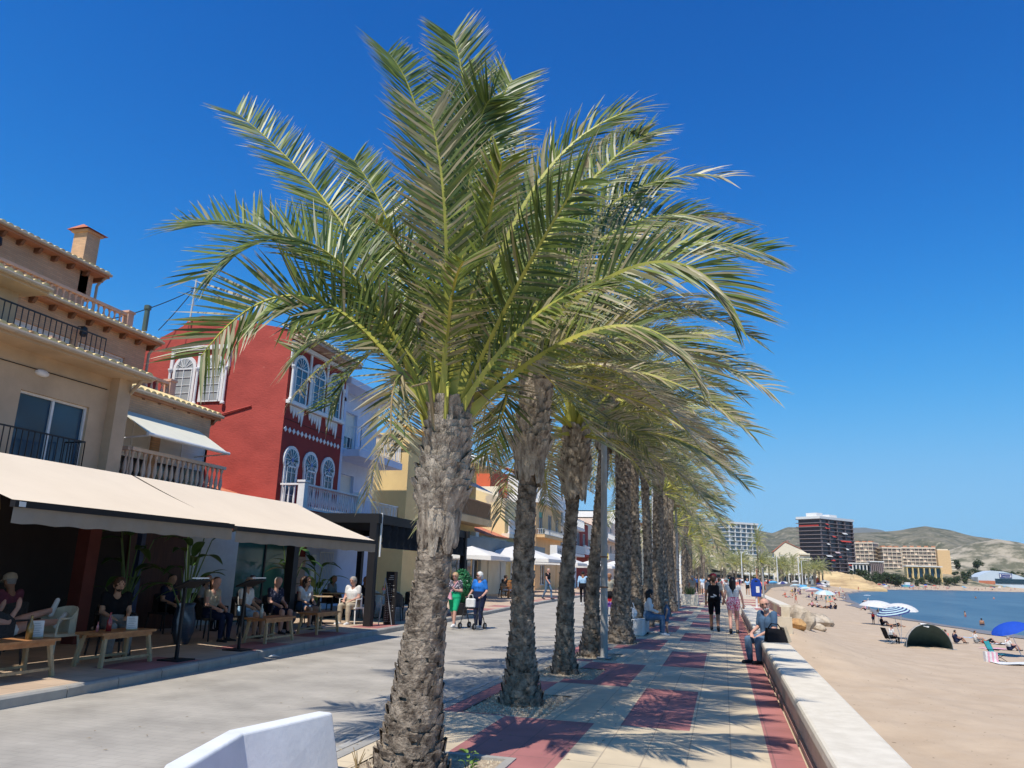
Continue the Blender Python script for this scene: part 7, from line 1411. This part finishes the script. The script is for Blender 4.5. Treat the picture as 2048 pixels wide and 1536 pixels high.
# beach huts
for i, (x, w, h, c, rf, lab) in enumerate(((37.2, 3.2, 3.0, M_whitew, M_grey, 'white beach kiosk left of the red hut'), (40.6, 1.9, 3.0, mat('hut_red', (.5, .05, .03), rough=.6), M_tiler, 'little red gabled beach hut'), (43.6, 3.6, 2.0, M_whitew, M_frame, 'low white cabin right of the red hut'))):
    t = thing('beach_hut', lab, 'hut', (x, 372, -.2)); b = MB(); b.box(-w / 2, w / 2, 0, 3, 0, h * .75); b.build('wall', c, t); b = MB(); b.prism([(-w / 2 - .2, -.2, h * .75), (w / 2 + .2, -.2, h * .75), (0, -.2, h + .3)], (0, 3.4, 0)); b.build('roof', rf, t); b = MB(); b.box(-.4, .4, -.03, -.005, 0, 1.5); b.build('door', M_dark, t)
# lamp posts at the bay
for i, (x, y, h) in enumerate(((16.6, 262, 9.0), (22, 250, 8.4), (27.5, 300, 8.6), (5.0, 230, 9), (10, 330, 9))):
    t = thing('street_lamp', 'tall white angled street lamp beside the distant palms at the bay', 'street lamp', (x, y, 0), group='white lamps at the bay'); b = MB(); b.tube([(0, 0, 0), (0, 0, h), (2.4, 0, h + .1)], [.14, .1, .08], 8); b.build('pole', M_frame, t); b = MB(); b.box(1.7, 2.6, -.15, .15, h + .05, h + .16); b.build('lamp_head', M_grey, t)
# palms round the bay
g = np.random.default_rng(99)
bay = []
for k in range(44):
    u = k / 43; x0 = -18 + 64 * u; y0 = 190 + 190 * u ** .8; bay.append((x0 + g.uniform(-3, 3) - (5 if k % 2 else 0), y0 + g.uniform(-12, 12), g.uniform(.85, 1.5)))
for i, (x, y, s) in enumerate(bay): dup(protos[i % 3], (x, y, -.03 if y < 392 else 0), 0, 'date palm standing in the distant cluster round the bay', 'palms round the bay', scale=(s * 1.15, s * 1.15, s))
dup(protos[1], (12.4, 300, 0), 0, 'tall slim palm rising above the distant cluster left of the gabled block', 'palms round the bay', scale=(1.3, 1.3, 2.4))['group'] = 'palms round the bay'
# ---- distant blocks
def block(name, label, p0, p1, depth, z0, z1, floors, wm, slab, gl, cols=8, overhang=1.0, cat='building', awn=None, parapet=True, dark_end=None):
    t = thing(name, label, cat, (0, 0, 0)); u = Vector((p1[0] - p0[0], p1[1] - p0[1], 0)); L = u.length; u.normalize(); n = Vector((u.y, -u.x, 0)); uu, nn = (u.x, u.y), (n.x, n.y); b = MB()
    obx(b, p0, uu, nn, 0, L, z0, z1, -depth, 0); b.build('core', gl, t); s = MB(); fh = (z1 - z0) / floors
    for f in range(floors + 1): z = z0 + f * fh; obx(s, p0, uu, nn, -overhang, L + overhang * .5, z - .18, z + .32, -depth - overhang, overhang)
    s.build('balcony_slabs', slab, t); w = MB()
    for c in range(cols + 1): a = L * c / cols; obx(w, p0, uu, nn, a - .18, a + .18, z0, z1, .02, overhang * .85)
    for f in range(floors):
        for c in range(cols):
            if (f * 7 + c * 3) % 4 == 0: a = L * (c + .1) / cols; obx(w, p0, uu, nn, a, a + L / cols * .5, z0 + f * fh + .3, z0 + (f + 1) * fh - .2, .02, .12)
    w.build('party_walls', wm, t)
    if parapet: r = MB(); obx(r, p0, uu, nn, -overhang, L + overhang * .5, z1 + .32, z1 + 1.1, -depth - overhang, overhang); r.build('parapet', wm, t)
    if awn:
        for (f, a, w_, m) in awn: r = MB(); z = z0 + (f + .9) * fh; r.prism([V3(p0, uu, nn, a * L, z, overhang), V3(p0, uu, nn, a * L, z - .1, overhang), V3(p0, uu, nn, a * L, z - 1.1, overhang + 1.3), V3(p0, uu, nn, a * L, z - 1.0, overhang + 1.35)], tuple(u * w_)); r.build('awning', m, t)
    return t, uu, nn, L
M_hslab = P('hotel_slab', (.26, .20, .19), rough=.7); M_hdark = glassmat('hotel_dark', (.07, .038, .036), .3, .4)
hp0, hp1, hz = (71, 615), (98, 648), 47.0
fz = (47 - 3) / 15
AW = [(13, .12, 3, UM['red']), (12, .1, 5, UM['red']), (11, .62, 6, UM['white']), (10, .3, 4, UM['red']), (9, .55, 14, UM['red']), (8, .12, 3, UM['white']), (7, .7, 3, UM['white']), (6, .35, 6, UM['pinkish']), (5, .08, 7, UM['white']), (4, .2, 5, UM['red']), (3, .75, 4, UM['red']), (2, .76, 4, UM['white']), (5, .45, 3, UM['red'])]
ht, uu, nn, L = block('tower_hotel', 'dark brown tower block with white roof and scattered red awnings above the palms', hp0, hp1, 18, 3, 47, 15, M_hslab, M_hslab, M_hdark, 4, 1.5, 'tower block', AW, parapet=False)
b = MB(); obx(b, hp0, uu, nn, -1.6, L + 1.4, 47.2, 49.0, -19, 1.6); b.build('white_roof', M_whitew, ht); b = MB(); obx(b, hp0, uu, nn, 3, 11, 49.01, 52, -13, -4); obx(b, hp0, uu, nn, 20, 30, 49.01, 51.6, -13, -4); b.build('roof_plant_rooms', M_whitew, ht)
b = MB()
for f in (13,): obx(b, hp0, uu, nn, -1.25, -1.21, 3 + f * fz + .3, 3 + f * fz + 1.5, -17, 0)
b.build('red_blind', UM['red'], ht)
block('hotel_block', 'white slab hotel with rows of balconies left of the tower block', (4, 520), (22, 535), 14, 3, 36.5, 12, M_whitew, M_whitew, mat('glassy_blue', (.18, .26, .32), rough=.3), 5, 1.5)
t = thing('gabled_block', 'cream apartment block with gabled end wall in front of the tower block', 'building'); b = MB(); b.prism([(33, 545, 0), (55.5, 545, 0), (55.5, 545, 18), (50, 545, 21.6), (40.5, 545, 26), (33, 545, 19.5)], (0, 22, 0)); b.build('gable_wall', M_cream, t); b = MB()
for k in range(5): b.box(49, 58.5 - k * .8, 541.5, 544.99, 6 + k * 3, 6.9 + k * 3)
b.build('balconies', M_cream, t); b = MB(); b.prism([(32.5, 544.6, 19.4), (40.5, 544.6, 26.2), (50.2, 544.6, 21.8), (50.2, 544.6, 22.1), (40.5, 544.6, 26.6), (32.4, 544.6, 19.8)], (0, 23, 0)); b.build('tile_roof', M_tiler, t); b = MB(); b.lathe([(.1, 0), (1.1, .9), (1.15, 1.0)], (42.5, 550, 26.5), 12); b.build('satellite_dish', M_whitew, t)
t = thing('far_villas', 'cream terraced houses with tile roofs between the far palms and the white hotel', 'building')
for (x0, x1, y, z) in ((-22, -8, 430, 20), (-8, 3, 440, 17.5), (3, 16, 450, 14.5), (16, 30, 455, 13)):
    b = MB(); b.box(x0, x1, y, y + 14, 0, z); w = b.build('wall', M_cream, t); b = MB(); b.prism([(x0 - .4, y - .4, z), (x1 + .4, y - .4, z), ((x0 + x1) / 2, y - .4, z + 1.8)], (0, 15, 0)); b.build('roof', M_tiler if x0 < 3 else M_whitew, w); b = MB()
    for k in range(3):
        for q in range(3): b.box(x0 + 1.5 + k * 4, x0 + 3 + k * 4, y - .06, y - .01, z - 3 - q * 3.6, z - 1.2 - q * 3.6)
    b.build('windows', M_glass, w)
for i, (x0, x1, y, z, lab) in enumerate(((-14, 4, 402, 4.2, 'low white seafront bar behind the leftmost far palms'), (6, 24, 405, 4.6, 'low white seafront arcade behind the middle far palms'), (26, 44, 408, 5.0, 'low glazed seafront pavilion behind the rightmost far palms'))):
    t = thing('seafront_bar', lab, 'building'); b = MB(); b.box(x0, x1, y, y + 8, z - 1, z); b.box(x0, x1, y + 4, y + 8, -.5, z - 1)
    for k in range(8): xx = x0 + (x1 - x0) * k / 7; b.box(xx - .2, xx + .2, y, y + .4, -.5, z - 1)
    b.build('wall', M_whitew, t); b = MB(); b.box(x0 + .5, x1 - .5, y + 3.9, y + 3.97, 0, z - 1.2); b.build('glazing', M_glass, t)
M_apt = mat('apartment_salmon', (.80, .63, .48), (.72, .55, .41), scale=.2, rough=.9, world=True); M_aptd = P('apt_recess', (.30, .24, .20), rough=.7)
for (p0, p1, z0, z1, fl, c, lab) in (((147, 800), (163, 803), 12, 33.5, 6, 4, 'left wing of the salmon apartment block with brown balconies'), ((165, 806), (192, 800), 12, 34, 7, 8, 'long middle wing of the salmon apartment block'), ((118, 815), (139, 803), 17, 38, 6, 6, 'stepped salmon apartments right behind the tower block')):
    tt, uu, nn, L = block('apartment_block', lab, p0, p1, 14, z0, z1, fl, M_apt, M_cream, M_aptd, c, .9); b = MB()
    for k in range(0, int(L), 6): obx(b, p0, uu, nn, k + .8, k + 4.2, z1 + 1.1, z1 + 2.6, -9, -4)
    b.build('roof_turrets', M_terra, tt)
t = thing('apartment_end_wall', 'plain yellow end wall of the salmon apartment block', 'building'); b = MB(); b.box(192.5, 203, 795, 812, 8, 32.5); b.build('wall', M_ochre, t); b = MB()
for k in range(6): b.box(203, 208.5 - k * .7, 796, 806, 8 + k * 3.5, 9 + k * 3.5)
b.build('balconies', M_cream, t); b = MB(); b.box(193, 202, 797, 810, 32.5, 33.6); b.build('roof_parapet', M_cream, t)
# boat hall with blue sign
t = thing('boat_hall', 'long shed with curved pale roof and blue sign on the far shore', 'building'); Yh = 765; k = Yh / 640; b = MB(); X_ = lambda v: v * k
prof = [(X_(180), 0), (X_(180), X_(7.4)), (X_(184), X_(10.2)), (X_(190), X_(12.2)), (X_(197), X_(11.8)), (X_(206), X_(9.4)), (X_(213), X_(6.6)), (X_(213), 0)]
b.prism([(x, Yh, z) for x, z in prof], (0, 25, 0)); b.build('hall_wall', mat('pale_blue_metal', (.60, .68, .74), rough=.5), t); b = MB(); b.box(X_(191), X_(212.5), Yh - .4, Yh - .05, X_(3.2), X_(6.6)); b.build('glazed_front', M_glass, t)
b = MB(); b.box(X_(180.2), X_(190.8), Yh - .5, Yh - .06, X_(2.6), X_(5)); b.build('brick_base', M_tiler, t); b = MB(); b.box(X_(194), X_(202), Yh - .8, Yh - .3, X_(7.3), X_(10.4)); sg = b.build('blue_sign', P('sign_navy', (.02, .04, .20), rough=.5), t); b = MB()
for q in range(11): b.box(X_(195.6) + q * .66, X_(195.6) + q * .66 + .42, Yh - .84, Yh - .81, X_(9.3), X_(9.8)); 
for q in range(9): b.box(X_(195.9) + q * .7, X_(195.9) + q * .7 + .45, Yh - .84, Yh - .81, X_(7.8), X_(8.2))
b.box(X_(194.3), X_(195.1), Yh - .84, Yh - .81, X_(7.7), X_(10.0)); b.box(X_(201), X_(201.6), Yh - .84, Yh - .81, X_(7.7), X_(10.0)); b.build('sign_lettering', CL['white'], sg)
t = thing('marquee', 'row of white pointed marquee tents right of the boat hall', 'marquee')
for q in range(4): x = X_(215) + q * 7; b = MB(); b.add([(x - 3.4, Yh + 5, 4), (x + 3.4, Yh + 5, 4), (x + 3.4, Yh + 12, 4), (x - 3.4, Yh + 12, 4), (x, Yh + 8.5, 9)], [(0, 1, 4), (1, 2, 4), (2, 3, 4), (3, 0, 4)]); b.build('tent_peak', M_whitew, t)
for (x0, x1, y, z0, z1, m, nm, lab) in ((150, 176, 720, 6, 15.5, M_yel, 'clubhouse', 'yellow pillared terrace building above the trees on the far shore'), (119, 131, 655, 0, 4.5, mat('maroon_shed', (.12, .05, .07), rough=.7), 'beach_shed', 'long low maroon shed at the back of the far beach'), (222, 330, 860, 4, 12, M_cream, 'villa_row', 'long row of villas with reddish tile roofs at the right edge'), (93, 108, 640, 8, 15, M_whitew, 'terrace_building', 'white and glass terrace building right of the tower block foot'), (108, 116, 636, 12, 16.5, M_hslab, 'terrace_building', 'grey glazed canopy building beside the white terrace building')):
    t = thing(nm, lab, 'building'); b = MB(); b.box(x0, x1, y + 3, y + 12, z0 - 6, z1)
    for q in range(7): xx = x0 + (x1 - x0) * q / 6; b.box(xx - .4, xx + .4, y, y + .8, z0 - 6, z1 - .8)
    b.build('wall', m, t); b = MB(); b.box(x0 - 1, x1 + 1, y - .5, y + 12.5, z1, z1 + .8); b.build('roof', M_tiler if nm == 'villa_row' else (M_whitew if nm != 'beach_shed' else m), t); b = MB()
    for q in range(6): xx = x0 + (x1 - x0) * (q + .2) / 6; b.box(xx, xx + (x1 - x0) / 9, y + 2.9, y + 2.97, z0 - 2, z1 - 1.2)
    b.build('windows', M_glass, t)
t = thing('beach_bar_canopy', 'long white canopy bar on the far shore left of the boat hall', 'canopy', (178, 742, 1.0)); b = MB(); b.prism([(-9, 0, 3), (9, 0, 3), (8, 3, 4), (-8, 3, 4)], (0, 6, .0)); b.build('roof', M_whitew, t); b = MB()
for q in range(5): b.box(-8 + q * 4, -7.7 + q * 4, .3, .6, -1, 3)
b.build('posts', M_frame, t)
t = thing('lifeguard_boat', 'blue and white boat pulled up on the far beach', 'boat', (128, 618, -1.0), .3); b = MB(); b.prism([(-4, -1.2, 0), (3, -1.2, 0), (4.6, -1.2, 1.6), (-4, -1.2, 1.6)], (0, 2.4, 0)); b.build('hull', UM['sky'], t); b = MB(); b.box(-2, 1.5, -.9, .9, 1.6, 3.4); b.build('cabin', M_frame, t)
# trees and shrubs on the far shore: leafy crowns on trunks
M_fol = mat('far_foliage', (.07, .10, .035), (.025, .04, .018), scale=.8, rough=.8, trans=.15)
def tree_mesh(seed, R_, H_, n=1500):
    g3 = np.random.default_rng(seed); cl = [(g3.normal(0, R_ * .42), g3.normal(0, R_ * .42), H_ * .62 + g3.normal(0, H_ * .14), R_ * g3.uniform(.3, .55)) for _ in range(9)]; v = []; f = []
    for i in range(n):
        c = cl[i % 9]; d = g3.normal(size=3); d /= np.linalg.norm(d); r = c[3] * g3.uniform(.5, 1.08); p = np.array(c[:3]) + d * r * np.array([1, 1, .8]); u = g3.normal(size=3); u /= np.linalg.norm(u); w = np.cross(u, d); s = R_ * .07; o = len(v); v += [tuple(p - w * s), tuple(p + u * s * 1.4), tuple(p + w * s), tuple(p - u * s)]; f.append((o, o + 1, o + 2, o + 3))
    return v, f
TP = []
for i in range(3):
    t = thing('leafy_tree', '', 'tree', (0, -80 - i, 0)); v, f = tree_mesh(300 + i, 5.0, 9.0); rawmesh('crown', v, f, M_fol, t); b = MB(); b.tube([(0, 0, -3), (.2, 0, 3), (.1, .2, 6)], [.35, .28, .15], 8); b.build('trunk', M_trunk, t); TP.append(t)
trees = [(104, 600, 1.3), (112, 608, 1.5), (120, 616, 1.3), (128, 640, 1.2), (98, 585, 1.0), (136, 655, 1.0), (160, 690, 1.3), (168, 700, 1.1), (176, 705, 1.0), (184, 715, 1.1), (152, 690, .9), (196, 735, 1.0), (76, 560, .9), (88, 565, 1.0), (145, 665, .8), (170, 760, 1.2), (185, 775, 1.0), (115, 660, 1.3), (122, 690, 1.2), (206, 770, 1.3), (225, 800, 1.2), (245, 815, 1.3), (265, 830, 1.0), (285, 835, 1.2), (305, 840, 1.0), (96, 620, 1.4), (220, 845, 1.4), (240, 850, 1.5), (70, 600, 1.0), (62, 590, 1.0)]
for i, (x, y, s) in enumerate(trees):
    zg = float(lowf(np.array([float(x)]), np.array([float(y)]))[0]); a = (TP[i % 3], (x, y, zg - 1), i * 1.3, 'dark green tree on the slope behind the far shore', 'trees behind the far shore')
    dup(*a, scale=s * .85)
for t in TP:
    for c in list(t.children): bpy.data.objects.remove(c)
    bpy.data.objects.remove(t)
# ---------------------------------------------------------------- small street litter and fittings
g = np.random.default_rng(404); v = []; f = []
for i in range(520):
    x, y = (g.uniform(-3.5, -1.2), g.uniform(5, 22)) if i % 3 else (g.uniform(-8.4, -3.6), g.uniform(6, 26))
    if any(a < x < c and d < y < e for (a, c, d, e) in PITS): continue
    s = g.uniform(.008, .03); t_ = g.uniform(0, 6.28); ca, sa = math.cos(t_) * s, math.sin(t_) * s; z = .003 if x > -3.28 else (.008 if x > -3.42 else -.015); o = len(v)
    v += [(x + ca, y + sa, z), (x - sa * .25, y + ca * .25, z + .003), (x - ca, y - sa, z), (x + sa * .25, y - ca * .25, z + .004)]; f.append((o, o + 1, o + 2, o + 3))
tag(rawmesh('leaf_litter', v, f, mat('litter_leaf', (.48, .38, .22), (.16, .11, .06), scale=9, rough=.9, world=True)), kind='stuff')
for (x, y, r_, lab) in ((-5.4, 20.5, .33, 'round iron manhole cover in the road left of the third palm'),):
    b = MB(); b.lathe([(r_, 0), (r_, .006), (r_ * .9, .006), (r_ * .89, .003)], (0, 0, 0), 28)
    for k in range(-3, 4): b.box(-r_ * .75, r_ * .75, k * r_ * .2 - .012, k * r_ * .2 + .012, .003, .0065)
    o = b.build('manhole_cover', mat('cast_iron', (.20, .19, .17), (.11, .10, .09), scale=12, rough=.6, metal=.4)); o.location = (x, y, -.0235); tag(o, lab, 'manhole cover')
# service cables and boxes on the fronts
for (pts_, lab) in (([(-13.93, 4.2, 5.5), (-13.93, 9, 5.46), (-13.93, 14.1, 5.52)], 'black service cable clipped along the beige plaster front'), ([(-14.185, 22.0, 6.45), (-14.185, 24, 6.42), (-14.185, 26.1, 6.46)], 'thin black cable clipped across the red front above the diamonds')):
    b = MB(); b.tube(pts_, .010, 5); tag(b.build('service_cable', M_black), lab, 'cable')
# ---------------------------------------------------------------- air
b = MB(); b.box(-3000, 3000, -60, 8200, -5.2, 520); hz_ = b.build('haze', bpy.data.materials.new('haze_air')); tag(hz_, kind='stuff')
m = MATS['haze'] = hz_.data.materials[0]; m.use_nodes = True; m.node_tree.nodes.clear(); pv = m.node_tree.nodes.new('ShaderNodeVolumePrincipled'); mo = m.node_tree.nodes.new('ShaderNodeOutputMaterial')
pv.inputs['Color'].default_value = (.80, .90, 1.0, 1); pv.inputs['Density'].default_value = 0.00004; m.node_tree.links.new(pv.outputs[0], mo.inputs['Volume'])
for o in CP.values(): bpy.data.objects.remove(o)
